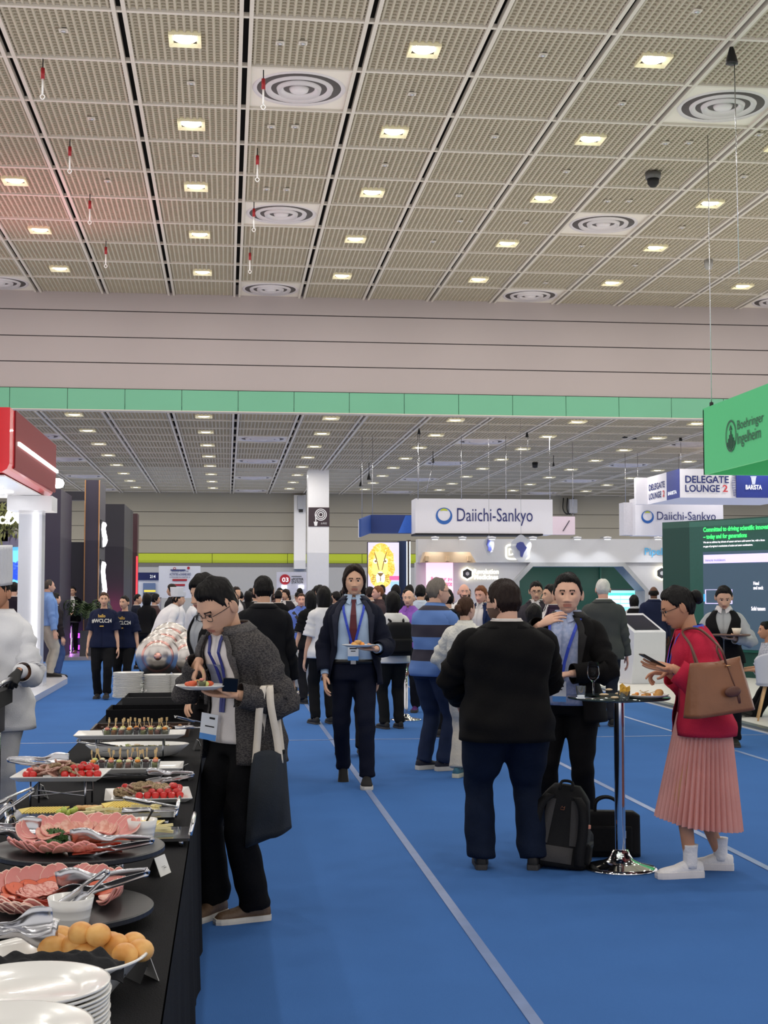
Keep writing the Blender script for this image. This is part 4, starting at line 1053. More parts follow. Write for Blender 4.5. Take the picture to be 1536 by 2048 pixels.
b2 = board(156, 1692, TZ + .12, 'raised round black board of cold cuts with a cup of yellow sauce', True)
m_ham = M('ham_slice', (228, 152, 146), .45, var=.12, scale=25); m_sal = M('salami_slice', (196, 108, 96), .5, scale=120, rgb2=(226, 168, 156)); m_org = M('paprika_sausage', (214, 96, 62), .5, var=.15); m_mort = M('pale_mortadella', (236, 190, 172), .5, scale=60, rgb2=(216, 150, 132))
m_rim = M('ham_rim', (244, 206, 190), .5, var=.1); m_rim2 = M('sausage_rim', (150, 56, 40), .5)
ham = slice_me(.042, .003, [m_ham, m_rim], 16, .45); sal = slice_me(.03, .003, [m_sal, m_rim2], 14, .10); org = slice_me(.034, .003, [m_org, m_rim2], 14, .12); mort = slice_me(.032, .004, [m_mort, m_ham], 14, .5)
def arc(c, z, r, a0, a1, n, me, lab, grp, tl=.35, yk=1., lift=.0):
    for k in range(n):
        a = a0 + (a1 - a0) * k / max(1, n - 1)
        put('cold_cut', lab, 'cold cut', grp, me, (c.x + r * cos(a), c.y + r * yk * sin(a), z + .006 + lift + .003 * (k % 3)), a + random.uniform(-.25, .25), (random.uniform(-.22, .22), -tl + random.uniform(-.16, .16)))
g1 = 'cold cuts on the low board'; g2 = 'cold cuts on the raised board'; z1 = TZ + .045; z2 = TZ + .12
arc(b1, z1, .175, 2.9, .5, 22, ham, 'folded pink ham slice along the far rim of the low board', g1, .75, 1, .02)
arc(b1, z1, .15, .5, -.35, 14, mort, 'pale folded mortadella slice at the right rim of the low board', g1, .55, 1, .014)
arc(b1, z1, .125, 2.8, .3, 20, org, 'orange red sausage slice on the low board', g1, .35, 1, .016)
arc(b1, z1, .085, 2.8, .2, 16, sal, 'speckled salami slice in the middle of the low board', g1, .3, 1, .014)
arc(b1, z1, .15, 3.4, 4.5, 18, ham, 'flat pink ham slice in front on the low board', g1, .3, 1, .008)
arc(b1, z1, .11, 3.2, 4.75, 20, org, 'orange red sausage slice in front on the low board', g1, .3, 1, .012)
arc(b1, z1, .075, 3.2, 5.0, 14, sal, 'speckled salami slice in front on the low board', g1, .3, 1, .014)
arc(b2, z2, .18, 3.5, 5.0, 22, mort, 'rolled pale cold cut at the front rim of the raised board', g2, .3, 1, .008)
arc(b2, z2, .14, 3.6, 5.5, 18, org, 'orange red slice in front on the raised board', g2, .25, 1, .006)
arc(b2, z2, .185, 4.9, 5.6, 6, org, 'orange red slice near the tongs on the raised board', g2, .12, 1, .003)
arc(b2, z2, .16, 2.9, .3, 24, ham, 'pink ham slice along the back of the raised board', g2, .6, 1, .018)
arc(b2, z2, .10, 2.9, .2, 16, mort, 'pale slice at the middle of the raised board', g2, .4, 1, .016)
m_pars = M('curly_parsley', (58, 92, 38), .6, var=.45, scale=60)
def parsley(c, z, r, lab):
    mb = MB(); rg = np.random.RandomState(int(abs(c[0]) * 1000) + 3)
    for k in range(150):
        d = V(rg.normal(size=3)).normalized(); d.z = abs(d.z); p = V((c[0], c[1], z)) + V((d.x * r, d.y * r * .8, d.z * r * .75)) * rg.uniform(.55, 1.)
        u = d.cross(V(rg.normal(size=3))).normalized(); w_ = d.cross(u); q = r * .2
        rows = [[p + u * (q * (j - 1.5) * .6) + w_ * (q * (i - 1.5) * .6) + d * (q * .45 * sin(i * 2.3 + j * 1.9 + k)) for j in range(4)] for i in range(4)]
        mb.grid(rows)
    mb.build('parsley', m_pars, None, label=lab, cat='garnish')
p = spot(108, 1672, z2 + .02); parsley((p.x, p.y), z2 + .012, .042, 'upper clump of curly parsley on the raised board')
p = spot(106, 1690, z2 + .02); parsley((p.x, p.y), z2 + .008, .036, 'lower clump of curly parsley on the raised board')
p = spot(92, 1832, z1 + .02); parsley((p.x, p.y), z1 + .008, .034, 'clump of curly parsley beside the white cup on the low board')
def cup(px, py, z, r, h, lab, sauce=None):
    c = spot(px, py, z); t = thing('sauce_cup', lab, 'cup', (c.x, c.y, z))
    MB().lathe([(0, 0), (r * .72, 0), (r * .76, .004), (r * .83, h * .35), (r * .845, h * .37), (r * .84, h * .4), (r * .9, h * .62), (r * .915, h * .64), (r * .91, h * .67), (r, h), (r * .96, h), (r * .78, .01), (0, .008)], 40).build('cup_body', m_china, t)
    if sauce: MB().lathe([(0, h * .82 + .006), (r * .5, h * .82 + .004), (r * .92, h * .82)], 28).build('sauce', sauce, t)
    return t
cu = cup(141, 1856, z1, .056, .075, 'ribbed white cup holding small tongs on the low board')
cs = cup(284, 1680, z2, .045, .062, 'ribbed white cup of yellow sauce on the raised board', M('yellow_sauce', (240, 206, 60), .3))
t = thing('sauce_spoon', 'small dark spoon standing in the yellow sauce', 'spoon', cs.location + V((.008, 0, .045)))
mb = MB(); mb.tube([(0, 0, 0), (.018, .004, .034), (.022, .004, .042)], [.003, .0035, .005], 8); mb.build('spoon_handle', m_black, t)
mb = MB(); mb.sphere((-.004, 0, -.002), (.010, .007, .003), 10, 6); mb.build('spoon_bowl', m_black, t)
p = cu.location; tongs('small steel tongs standing in the white cup', (p.x + .028, p.y, p.z + .085), R(186), .15, R(-38), .012, open_=.012)
p = spot(205, 1775, z1 + .06); tongs('large steel serving tongs lying over the ham on the low board', (p.x, p.y, z1 + .075), R(176), .235, R(-12), .042, open_=.03, roll=R(60))
p = spot(222, 1690, z2 + .03); tongs('large steel serving tongs on the raised board beside the yellow sauce', (p.x, p.y, z2 + .034), R(168), .24, R(-6), .04, open_=.03, roll=R(55))
p = spot(10, 1665, z2 + .03); tongs('steel serving tongs cut off at the left edge of the raised board', (p.x, p.y, z2 + .04), R(10), .2, R(-8), .036, open_=.03, roll=R(60))
# bread bowl
bb = spot(122, 1908, TZ + .085)
t = thing('bread_bowl', 'wide white bowl of golden bread rolls at the front', 'bowl', (bb.x, bb.y, TZ))
MB().lathe([(0, .0), (.10, .0), (.11, .006), (.172, .078), (.185, .085), (.181, .089), (.165, .078), (.108, .016), (0, .012)], 56).build('bowl_body', m_china, t)
m_bun = M('golden_crust', (216, 150, 74), .45, scale=16, rgb2=(232, 178, 104), bump=.1)
mb = MB()
for s in (-1, 1): mb.sphere((s * .021, 0, 0), (.028, .031, .025), 18, 12)
bun = mb.mesh('bread_roll', m_bun)
mb = MB(); mb.sphere((0, 0, 0), (.037, .034, .03), 20, 12); bun2 = mb.mesh('bread_roll', m_bun)
for px, py, z, rz, me, lab in ((107, 1893, .085, .3, bun2, 'round golden roll at the left of the bowl'), (122, 1878, .08, 0, bun2, 'golden roll behind the left one'), (155, 1890, .09, .2, bun2, 'golden roll in the middle under the pale pair'), (179, 1868, .118, -.35, bun, 'pale twin roll lying on top of the pile'), (192, 1898, .08, .1, bun2, 'golden roll at the middle front'), (219, 1890, .085, .2, bun2, 'small golden roll behind the right pair'), (250, 1888, .09, .5, bun, 'golden twin roll at the right back'), (266, 1905, .085, .7, bun, 'golden twin roll leaning on the right rim'), (170, 1906, .075, .4, bun2, 'golden roll low in the pile')):
    p = spot(px, py, TZ + z); put('bread_roll', lab, 'bread roll', 'bread rolls in the white bowl', me, (p.x, p.y, TZ + z), rz, (random.uniform(-.2, .2), random.uniform(-.25, .25)), .98)
# crumpled black napkin before the rolls
mb = MB(); rows = []
for i in range(26):
    row = []
    for j in range(60):
        u, v = j / 59, i / 25
        x = bb.x - .19 + .33 * u; y = bb.y - .155 + .07 * v + .03 * u; z = TZ + .085 + .028 * sin(pi * v) + .003 * (sin(j * .8 + i * .35) + sin(j * .43 - i * .5) + sin(i * .7 + j * .2)) - .03 * (u > .85) * (u - .85) / .15
        row.append((x, y, z))
    rows.append(row)
mb.grid(rows, 0, False); o = mb.build('napkin', M('black_napkin', (30, 30, 33), .85, bump=.3), None, label='crumpled black napkin lying across the front of the bread bowl', cat='napkin'); o.modifiers.new('t', 'SOLIDIFY').thickness = .003
p = spot(40, 1880, TZ + .1); tongs('steel bread tongs at the left of the bread bowl', (p.x - .02, p.y - .03, TZ + .13), R(-4), .2, R(4), .036, open_=.035, roll=R(60))
# mirrored cheese trays
m_cheese = M('yellow_cheese', (238, 212, 120), .5, var=.12); m_cheese2 = M('pale_cheese', (240, 226, 170), .5, var=.08); m_crust = M('tan_crust', (206, 160, 100), .6, var=.25); m_grape = M('green_grape', (176, 190, 84), .15, var=.15)
mir = M('mirror_tray', (214, 214, 216), .1, 1., var=.02)
ct = [spot(188, 1616, TZ + .06), spot(205, 1656, TZ + .05)]
for q, c in enumerate(ct):
    tt = thing('cheese_tray', ('rear' if q == 0 else 'front') + ' mirrored rectangular tray of cheese', 'tray', (c.x, c.y, TZ)); hw = .30
    MB().box((-hw, -.12, .03 - .01 * q), (hw, .12, .04 - .01 * q)).build('tray_base', mir, tt)
    for sx in (-1, 1):
        for sy in (-1, 1):
            MB().tube([(sx * hw * .9, sy * .1, 0), (sx * hw * .9, sy * .1, .035 - .01 * q)], .008, 8).build('foot', m_steel, tt)
        mb = MB(); mb.tube([(sx * hw, -.09, .035), (sx * (hw + .012), -.06, .085), (sx * (hw + .012), .06, .085), (sx * hw, .09, .035)], .007, 8, sub=4); mb.build('handle', m_chrome, tt)
    zz = TZ + .041 - .01 * q
    chip = MB(); chip.prism([(0, 0, 0), (.045, 0, 0), (.0, .03, 0)], (0, 0, .006)); chm = [chip.mesh('cheese_slice', m_) for m_ in (m_cheese, m_cheese2)]
    stick = MB(); stick.box((-.03, -.005, 0), (.03, .005, .009)); stm = stick.mesh('cheese_stick', m_cheese2)
    for k in range(26):
        put('cheese_slice', 'wedge of yellow cheese in a fanned row on the %s tray' % ('rear' if q == 0 else 'front'), 'cheese', 'cheese wedges', chm[k % 2 if q else 0], (c.x - .255 + .011 * (k % 13) + (.30 if k > 12 else 0), c.y - .03, zz + .004 + (.016 if k > 12 else 0)), .4, (.5, -.5))
    for k in range(22):
        put('cheese_stick', 'stick of pale cheese heaped on the %s tray' % ('rear' if q == 0 else 'front'), 'cheese', 'cheese sticks', stm, (c.x + random.uniform(-.03, .10) + .12 * (k % 2), c.y - .06 + random.uniform(-.03, .04), zz + .004 + .004 * (k % 6)), random.uniform(-.5, .5), (random.uniform(-.1, .1), random.uniform(-.15, .15)))
    cr_ = MB(); cr_.sphere((0, 0, 0), (.022, .012, .01), 10, 6); cm_ = cr_.mesh('cracker', m_crust)
    for k in range(10): put('cracker', 'tan crust biscuit on the %s cheese tray' % ('rear' if q == 0 else 'front'), 'biscuit', 'biscuits on the cheese trays', cm_, (c.x - .06 + .02 * (k % 5), c.y + .04 + .02 * (k // 5), zz + .012), random.uniform(0, 6))
    gm = MB(); gm.sphere((0, 0, 0), (.011, .011, .0125), 10, 7); gm = gm.mesh('grape', m_grape)
    for k in range(12): put('grape', 'green grape on the %s cheese tray' % ('rear' if q == 0 else 'front'), 'grape', 'grapes on the cheese trays', gm, (c.x - .12 + .018 * (k % 4) + random.uniform(-.003, .003), c.y - .07 + .018 * (k // 4), zz + .012 + .008 * (k % 2)), 0)
p = spot(300, 1612, TZ + .08); tongs('steel tongs resting across the rear cheese tray', (p.x, p.y, TZ + .078), R(170), .2, R(4), .02, open_=.02)
p = spot(15, 1612, TZ + .1); tongs('steel tongs with long handle at the left end of the cheese trays', (p.x, p.y, TZ + .11), R(205), .2, R(-25), .02, open_=.02)
# more tongs on platters
p = spot(86, 1533, TZ + .15); tongs('wide steel tongs lying on the raised meat platter', (p.x - .02, p.y, TZ + .17), R(8), .24, R(-6), .036, open_=.025, roll=R(50))
p = spot(340, 1552, TZ + .07); tongs('wide steel tongs lying on the lower meat platter', (p.x, p.y, TZ + .07), R(178), .2, R(-4), .03, open_=.025, roll=R(50))
p = spot(385, 1436, TZ + .1); tongs('pair of steel tongs at the right end of the wooden tray', (-.19, 8.3, TZ + .09), R(215), .26, R(8), .02, open_=.03)
p = spot(170, 1495, TZ + .08); tongs('dark steel tongs sticking out left of the salad bowl', (c10.x - .21, c10.y - .03, TZ + .085), R(-6), .2, R(-3), .012, open_=.02)
# tent cards
def card(px, py, rz, lab, y=None, h=.055, w_=.075):
    c = spot(px, py, TZ); t = thing('tent_card', lab, 'card', (c.x, c.y, TZ), rz); d = .022
    for s, m in ((1, M('card_white', (232, 230, 226), .6)), (-1, M('card_black', (24, 24, 26), .6))):
        mb = MB(); mb.prism([(-w_ / 2, s * d, 0), (w_ / 2, s * d, 0), (w_ / 2, 0, h), (-w_ / 2, 0, h)], (0, s * .0012, .0006)); mb.build('card_leaf', m, t)
    o = MB(); o.box((-.012, 0, 0), (.012, .0004, .004)); o.box((-.008, 0, -.008), (.008, .0004, -.005)); o.xform(Matrix.Translation((0, d * .55 + .002, h * .45)) @ Matrix.Rotation(R(68), 4, 'X')); o.build('card_print', m_black, t)
card(318, 1749, R(-112), 'white-faced black tent card standing right of the raised board')
card(284, 1958, R(-60), 'black tent card tucked beside the bread bowl')
card(372, 1560, R(75), 'pale tent card standing beyond the lower meat platter', h=.07)
card(82, 1596, R(-70), 'small white tent card leaning under the raised meat platter')
card(395, 1500, R(-80), 'small white tent card at the table edge behind the salad bowl')
# things in the blazer wearer's hands
def food_plate(lab, c, r=.125):
    t = thing('buffet_plate', lab, 'plate', c); link('plate_body', pm, t).scale = (r / .14,) * 3; return t
hp = pb.handpt('L', (.0, .115, -.018)); hl = V((hp.x - .055, hp.y - .01, hp.z + .012))
food_plate('white plate of snacks held by the blazer wearer', hl)
for k, (dx, dy, m_, r) in enumerate(((-.05, -.02, m_org, .02), (-.02, .03, m_bun, .022), (.01, -.03, FILL[0], .02), (.03, .01, m_org, .018), (-.07, .01, m_org, .016))):
    mb = MB(); mb.sphere((0, 0, 0), (r * 1.3, r, r * .75), 12, 8); put('snack', 'orange or golden snack on the plate held by the blazer wearer', 'snack', 'snacks on the held plate', mb.mesh('snack', m_), (hl.x + dx, hl.y + dy, hl.z + .014 + r * .7), k)
canape((hl.x - .005, hl.y - .055), hl.z + .012, 0, None, 'yellow fruit cup with a pick on the blazer wearer\'s plate')
t = thing('phone', 'black phone held over the plate by the blazer wearer', 'phone', (0, 0, 0)); hq = pb.handpt('L', (.0, .03, .0))
o = MB().box((-.037, -.004, 0), (.037, .004, .068)).build('phone_body', m_black, t); bevel(o, .004); t.location = hq + V((.0, -.045, .018)); t.rotation_euler = (R(8), R(4), R(8))
MB().box((-.034, -.0046, .003), (.034, -.004, .065)).build('phone_screen', M('dark_screen', (10, 10, 12), .1), t)
# badge on its lanyard under the hand, tote bag on the forearm
c = pb.rootM @ pb.front(.02, .99, .075); t = thing('name_badge', 'white conference badge hanging below the held plate', 'badge', (c.x, c.y, c.z), R(-18)); t.rotation_euler = (R(4), R(8), R(-25))
MB().box((-.045, -.002, -.075), (.045, .002, .055)).build('badge_card', M('badge_white', (226, 230, 236), .4), t); MB().box((-.045, -.003, -.075), (.045, -.002, -.045)).build('badge_print', M('badge_blue', (90, 150, 220), .4), t)
for q, (s, x0, z0, w_, h_) in enumerate((('NAME', -.01, .02, .04, .012), ('GUEST', -.03, -.03, .05, .01))):
    pass
MB().box((.0, -.003, .03), (.03, -.002, .04)).build('badge_print', m_black, t); MB().box((-.02, -.003, -.01), (.03, -.002, -.004)).build('badge_print', m_black, t)
S, E, W = pb.arms['L']; e = pb.rootM @ E.lerp(W, .45)
t = thing('tote_bag', 'dark slate canvas tote bag hanging from the forearm by white straps', 'bag', (e.x + .03, e.y - .02, 0), R(-14))
m_tote = cloth('slate_canvas', (52, 56, 62), bump=.3, var=.2); m_strap = cloth('cream_strap', (224, 214, 200), bump=.2)
zt = e.z - .25; zb = zt - .41
mb = MB(); rows = []
for i in range(16):
    u = i / 15; z = zt + (zb - zt) * u; row = []
    for j in range(44):
        a = 2 * pi * j / 44; wx = .078 + .028 * u; wy = .03 + .03 * sin(pi * min(1, u * 1.1)) + .012 * sin(a * 5 + u * 6) * (1 - .5 * u)
        row.append((wx * math.copysign(abs(cos(a)) ** .6, cos(a)) - .01 * u + .015 * u * (1 if cos(a) > 0 else .3), wy * sin(a), z + .05 * cos(a) * u ** 3 + .01 * sin(a * 3) * (1 - u)))
    rows.append(row)
mb.grid(rows, 0, True, True); b0 = mb.n; mb.add([mb.v[15 * 44 + j] for j in range(44)], [tuple(range(44))], 0, False)
o = mb.build('bag_body', m_tote, t); o.modifiers.new('t', 'SOLIDIFY').thickness = .004
for s in (-1, 1):
    mb = MB(); pts = [(-.06, s * .028, zt - .05), (-.05, s * .03, zt + .07), (-.035, s * .05, e.z - .03), (-.02, s * .035, e.z + .062), (.0, 0, e.z + .068)]
    P, _ = catmull([V(q) for q in pts], [(1, 1)] * 5, 5); mb.grid([[p + V((-.018, 0, 0)), p + V((.018, 0, 0))] for p in P]); mb.build('strap', m_strap, t).modifiers.new('t', 'SOLIDIFY').thickness = .004
    mb = MB(); pts = [(.06, s * .028, zt - .05), (.045, s * .03, zt + .07), (.02, s * .05, e.z - .03), (.01, s * .035, e.z + .062), (.0, 0, e.z + .068)]
    P, _ = catmull([V(q) for q in pts], [(1, 1)] * 5, 5); mb.grid([[p + V((-.018, 0, 0)), p + V((.018, 0, 0))] for p in P]); mb.build('strap', m_strap, t).modifiers.new('t', 'SOLIDIFY').thickness = .004
# the walking man's plate
hp = pw.handpt('L', (.0, .12, -.012)); food_plate('white plate of fried snacks carried by the walking man', (hp.x - .02, hp.y - .02, hp.z + .006), .13)
for k in range(9):
    mb = MB(); mb.sphere((0, 0, 0), (.032, .02, .016), 10, 7); put('snack', 'golden fried snack on the plate of the walking man', 'snack', 'snacks on the walking man plate', mb.mesh('snack', (m_bun, m_crust, FILL[1])[k % 3]), (hp.x - .02 + .03 * (k % 3 - 1), hp.y - .02 + .026 * ((k // 3) - 1), hp.z + .032 + .016 * (k % 3 == 1)), k * .9)
# ================================================================== exhibition booths and banners
def G(name, rgb, e=1.): return M(name, rgb, .5, emit=e, var=.02)
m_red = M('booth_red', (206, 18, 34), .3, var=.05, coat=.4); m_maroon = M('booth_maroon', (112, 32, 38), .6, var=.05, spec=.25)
m_gloss = M('booth_white_gloss', (206, 207, 214), .25, var=.02); m_ledw = G('led_white', (255, 252, 246), 4.); m_blk = M('matt_black', (20, 20, 23), .7)
def lamp(kind, loc, watts, col=(1, 1, 1), size=.2, rot=(0, 0, 0), par=None, spot=None):
    ld = bpy.data.lights.new('booth_lamp', kind); ld.energy = watts; ld.color = col
    if kind == 'AREA': ld.size = size
    else: ld.shadow_soft_size = size
    if spot: ld.spot_size = R(spot); ld.spot_blend = .6
    o = link('booth_lamp', ld, par, loc); o.rotation_euler = rot; return o
def pbox(x0, y0, x1, y1, Y, dep, m, name, par, mi=0):
    mb = MB(); px_box(mb, x0, y0, x1, y1, Y, dep); return mb.build(name, m, par)
# --- left: red and white booth with canopy, pillar and stage
XR = -2.95
t = thing('red_booth', 'red and white exhibition booth with an overhanging canopy and white pillar at left', 'booth', (0, 0, 0))
prof = [(-.9, 4.62), (0, 4.55), (0, 3.62), (-.06, 3.42), (-.25, 3.28), (-.9, 3.22)]
ya, yb = 19.3, 24.2
MB().prism([(XR + x, ya, z) for x, z in [(-4, 4.15), (0, 4.15), (0, 3.38), (-.03, 3.31), (-.10, 3.265), (-4, 3.24)]], (0, yb - ya, 0)).build('canopy', m_red, t)
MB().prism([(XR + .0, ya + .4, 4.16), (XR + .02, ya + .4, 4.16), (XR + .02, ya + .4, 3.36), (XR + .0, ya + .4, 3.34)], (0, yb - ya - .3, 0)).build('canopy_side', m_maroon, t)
MB().box((XR - 4, ya + .25, 3.225), (XR - .1, yb - .2, 3.245)).build('soffit', m_gloss, t)
MB().box((XR + .02, ya + .6, 3.69), (XR + .05, yb + .2, 3.74)).build('led_strip', m_ledw, t)
for k in range(4):
    MB().lathe([(0, 0), (.13, 0), (.13, .02), (0, .02)], 20, 0, (XR - .55, ya + 1.2 + k * 1.0, 3.21)).build('soffit_light', m_ledw, t); lamp('AREA', (XR - .55, ya + 1.2 + k * 1.0, 3.19), 6, size=.26, par=t)
MB().box((XR - 4, ya - .9, 3.35), (XR - .22, ya - .02, 4.5)).build('fascia', M('fascia_silver', (206, 204, 208), .4), t)
MB().box((XR - 4, ya - .92, 3.9), (XR - .2, ya - .9, 3.925)).build('led_strip', G('led_red', (255, 120, 90), 5), t)
pc = at_y(62, 1189, 23.6)
MB().box((pc.x - .19, 23.4, .1), (pc.x + .19, 23.8, 3.0)).build('pillar', m_gloss, t)
MB().box((pc.x - .36, 23.25, 2.98), (pc.x + .36, 24.0, 3.22)).build('pillar_head', m_gloss, t)
MB().box((pc.x - .24, 23.35, .1), (pc.x + .24, 23.85, .45)).build('pillar_foot', m_gloss, t)
MB().box((pc.x + .06, 23.37, .5), (pc.x + .11, 23.405, 2.95)).build('led_strip', m_ledw, t)
st = MB(); st.prism([(-9, 18, .0), (-2.80, 18, 0), (-2.83, 25.6, 0), (-3.0, 26.6, 0), (-3.5, 27.2, 0), (-9, 27.2, 0)], (0, 0, .1)); st.build('stage', m_gloss, t)
MB().box((-4.2, 24.3, .1), (-3.35, 24.7, .42)).build('red_plinth', m_red, t)
MB().box((-9, 27, .1), (-4.05, 27.2, 3.3)).build('back_wall', M('wall_slate', (74, 72, 92), .5), t)
a, b = at_y(-60, 1170, 26.9), at_y(38, 1094, 26.9)
MB().box((a.x, 26.93, a.z), (b.x, 26.98, b.z)).build('video_screen', G('screen_sky', (92, 178, 238), 1.1), t)
mb = MB(); rg = np.random.RandomState(4)
for k in range(60):
    c = at_y(rg.uniform(12, 37), rg.uniform(1126, 1156), 26.92); ring_flat(mb, c, X3, Z3, rg.uniform(.0, .03), rg.uniform(.035, .06), 10)
mb.build('screen_picture', G('screen_blue', (60, 96, 190), 1.), t)
a, b = at_y(-60, 1092, 26.85), at_y(40, 1068, 26.85); MB().box((a.x, 26.8, a.z), (b.x, 26.95, b.z)).build('header_band', M('header_slate', (84, 82, 104), .5), t)
lv = MB(); rg = np.random.RandomState(8)
for k in range(420):
    c = at_y(rg.uniform(-40, 39), rg.uniform(1012, 1068), 26.75); d = V(rg.normal(size=3)) * .10; u = d.cross(V((0, 1, .3))).normalized() * .02
    lv.add([c, c + d * .5 + u, c + d, c + d * .5 - u], [(0, 1, 2, 3)], 0, False)
lv.build('plant_wall', M('plant_wall', (92, 96, 56), .7, var=.5), t, kind='stuff'); MB().box((-7.2, 26.8, 2.6), (-4.1, 26.98, 3.35)).build('plant_wall_board', m_blk, t)
a = at_y(-2, 1048, 26.55); letters('ca', a, X3, Z3, .20, .15, m_ledw, t, .01)
mb = MB(); c = at_y(28, 1032, 26.55)
for k in range(3):
    P = [c + V((.13 * cos(q + k * .9) - .03 * k + .03, 0, .16 * sin(q * 2 + k) * .6 + .05 * (k - 1))) for q in np.linspace(0, 2 * pi, 17)]; mb.tube(P, .017, 6, cap=False)
mb.build('swirl_logo', m_ledw, t)
fl = thing('flood_lamp', 'bright white flood lamp beside the dark pillar under the red canopy', 'lamp', at_y(116, 967, 25.4))
MB().box((-.1, 0, -.08), (.1, .12, .08)).build('lamp_housing', m_blk, fl); MB().sphere((0, -.03, 0), (.11, .05, .09), 16, 10).build('lamp_lens', G('flood_glow', (255, 255, 248), 40.), fl); MB().box((-.75, .03, -.012), (-.1, .07, .012)).build('lamp_arm', m_blk, fl)
lamp('SPOT', (0, -.2, 0), 300, (1, .97, .9), .1, (R(70), 0, R(40)), fl, 100)
rl = lamp('SPOT', (-3.6, 24.6, 4.8), 330, (1, .30, .38), .5, (R(180), 0, 0), None, 80); rl.name = 'red_booth_glow'
# --- dark pillars
m_pil = M('pillar_slate', (58, 52, 68), .45, var=.06); m_pil2 = M('pillar_dark', (42, 40, 48), .5, var=.06); m_gold = M('brass_edge', (196, 150, 106), .3, 1.)
def pillar(x0, x1, ytop, Y, dep, m, lab, gold=False, strips=()):
    a, b = at_y(x0, ytop, Y), at_y(x1, ytop, Y); t = thing('dark_pillar', lab, 'pillar', ((a.x + b.x) / 2, Y, 0)); w_ = (b.x - a.x) / 2
    MB().box((-w_, 0, 0), (w_, dep, a.z)).build('shaft', m, t)
    if gold:
        for s in (-1, 1): MB().box((s * w_ - .014, -.02, 0), (s * w_ + .014, .02, a.z)).build('brass_trim', m_gold, t)
    return t, w_, a.z
t, w_, zt = pillar(85, 122, 978, 34, 2.4, m_pil, 'slate grey booth pillar just right of the white pillar')
MB().box((-.75, .4, .4), (-.7, .5, 1.3)).build('door_pull', m_gloss, t) if False else None
t, w_, zt = pillar(171, 199, 960, 36.8, 1.9, m_pil, 'tall dark pillar with two brass edges and glowing panels on its side', True)
for z0, z1 in ((2.95, 3.45), (1.55, 2.4)):
    mb = MB(); P = [(w_ + .035, .9 + .35 * sin(k * .7) * (1 if k % 3 else .6), z0 + (z1 - z0) * k / 9) for k in range(10)]
    mb.tube(P, .09, 8); mb.build('glowing_emblem', G('emblem_glow', (250, 246, 255), 2.5), t)
    MB().box((w_, .4, z0 - .12), (w_ + .02, 1.5, z1 + .12)).build('emblem_panel', m_blk, t)
MB().box((w_ + .0, .3, 0), (w_ + .22, 1.2, 1.45)).build('side_cabinet', M('cabinet_grey', (70, 66, 70), .5), t)
t, w_, zt = pillar(207, 249, 1008, 42, 3, m_pil2, 'broad dark pillar right of the brass edged one')
lamp('POINT', (.0, -.8, 1.2), 25, (1, .1, .35), .3, par=t)
pillar(256, 263, 1020, 46, .8, m_pil2, 'narrow dark pillar with a bluish edge')[0]
t, w_, zt = pillar(266, 275, 1027, 48, .8, M('pillar_wine', (66, 34, 40), .4), 'narrow wine dark pillar with red light running down its edge')
MB().box((w_ - .03, -.03, .2), (w_ + .03, .02, 2.9)).build('red_strip', G('red_strip', (230, 60, 70), 1.2), t)
t, w_, zt = pillar(141, 171, 1084, 38, 1, m_pil2, 'low dark booth wall behind the palm planter'); 
pbox(120, 983, 172, 1000, 39.5, .3, m_pil2, 'pillar_beam', t).matrix_parent_inverse = t.matrix_world.inverted() if False else Matrix.Translation(-V(t.location))
# purple lit stage with chairs
t = thing('purple_stage', 'low booth stage glowing purple behind the seated visitor', 'stage', (0, 0, 0)); a, b = at_z(112, 1318, .0), at_z(182, 1312, 0)
MB().box((-5.4, 34.6, 0), (-3.2, 39, .08)).build('stage_floor', M('stage_grey', (150, 146, 156), .4), t)
for z in (.14, .45): MB().box((-5.0, 37.7, z), (-3.6, 37.76, z + .12)).build('purple_strip', G('purple_glow', (190, 70, 240), 2.2), t)
lamp('AREA', (-4.3, 37.4, .5), 30, (.7, .2, 1), .6, (R(-60), 0, 0), t)
# --- palm in planter
pp0 = at_y(177, 1310, 35.2); t = thing('potted_palm', 'bushy potted palm in a tall grey planter by the dark pillars', 'plant', (pp0.x, 35.2, .08))
MB().prism([(-.2, -.2, 0), (.2, -.2, 0), (.2, .2, 0), (-.2, .2, 0)], (0, 0, .62)).build('planter', M('planter_grey', (74, 72, 78), .6), t); mb = MB(); rg = np.random.RandomState(5)
for k in range(44):
    a = rg.uniform(0, 6.28); sp = rg.uniform(.12, .62); h = rg.uniform(.5, 1.0); P = [V((0, 0, .6)), V((sp * .4 * cos(a), sp * .4 * sin(a), .6 + h * .7)), V((sp * cos(a), sp * sin(a), .6 + h * .8)), V((sp * 1.2 * cos(a), sp * 1.2 * sin(a), .6 + h * .55))]
    Q, _ = catmull(P, [(1, 1)] * 4, 4); side = V((-sin(a), cos(a), 0)); n = len(Q)
    for i in range(3, n - 1):
        for s in (-1, 1):
            tip = Q[i] + side * s * .10 + (Q[i + 1] - Q[i]) * 1.4 - Z3 * .03; mb.add([Q[i], Q[i + 1], tip], [(0, 1, 2)], 0, False)
mb.build('palm_fronds', M('palm_green', (56, 74, 40), .6, var=.5), t, kind='stuff')
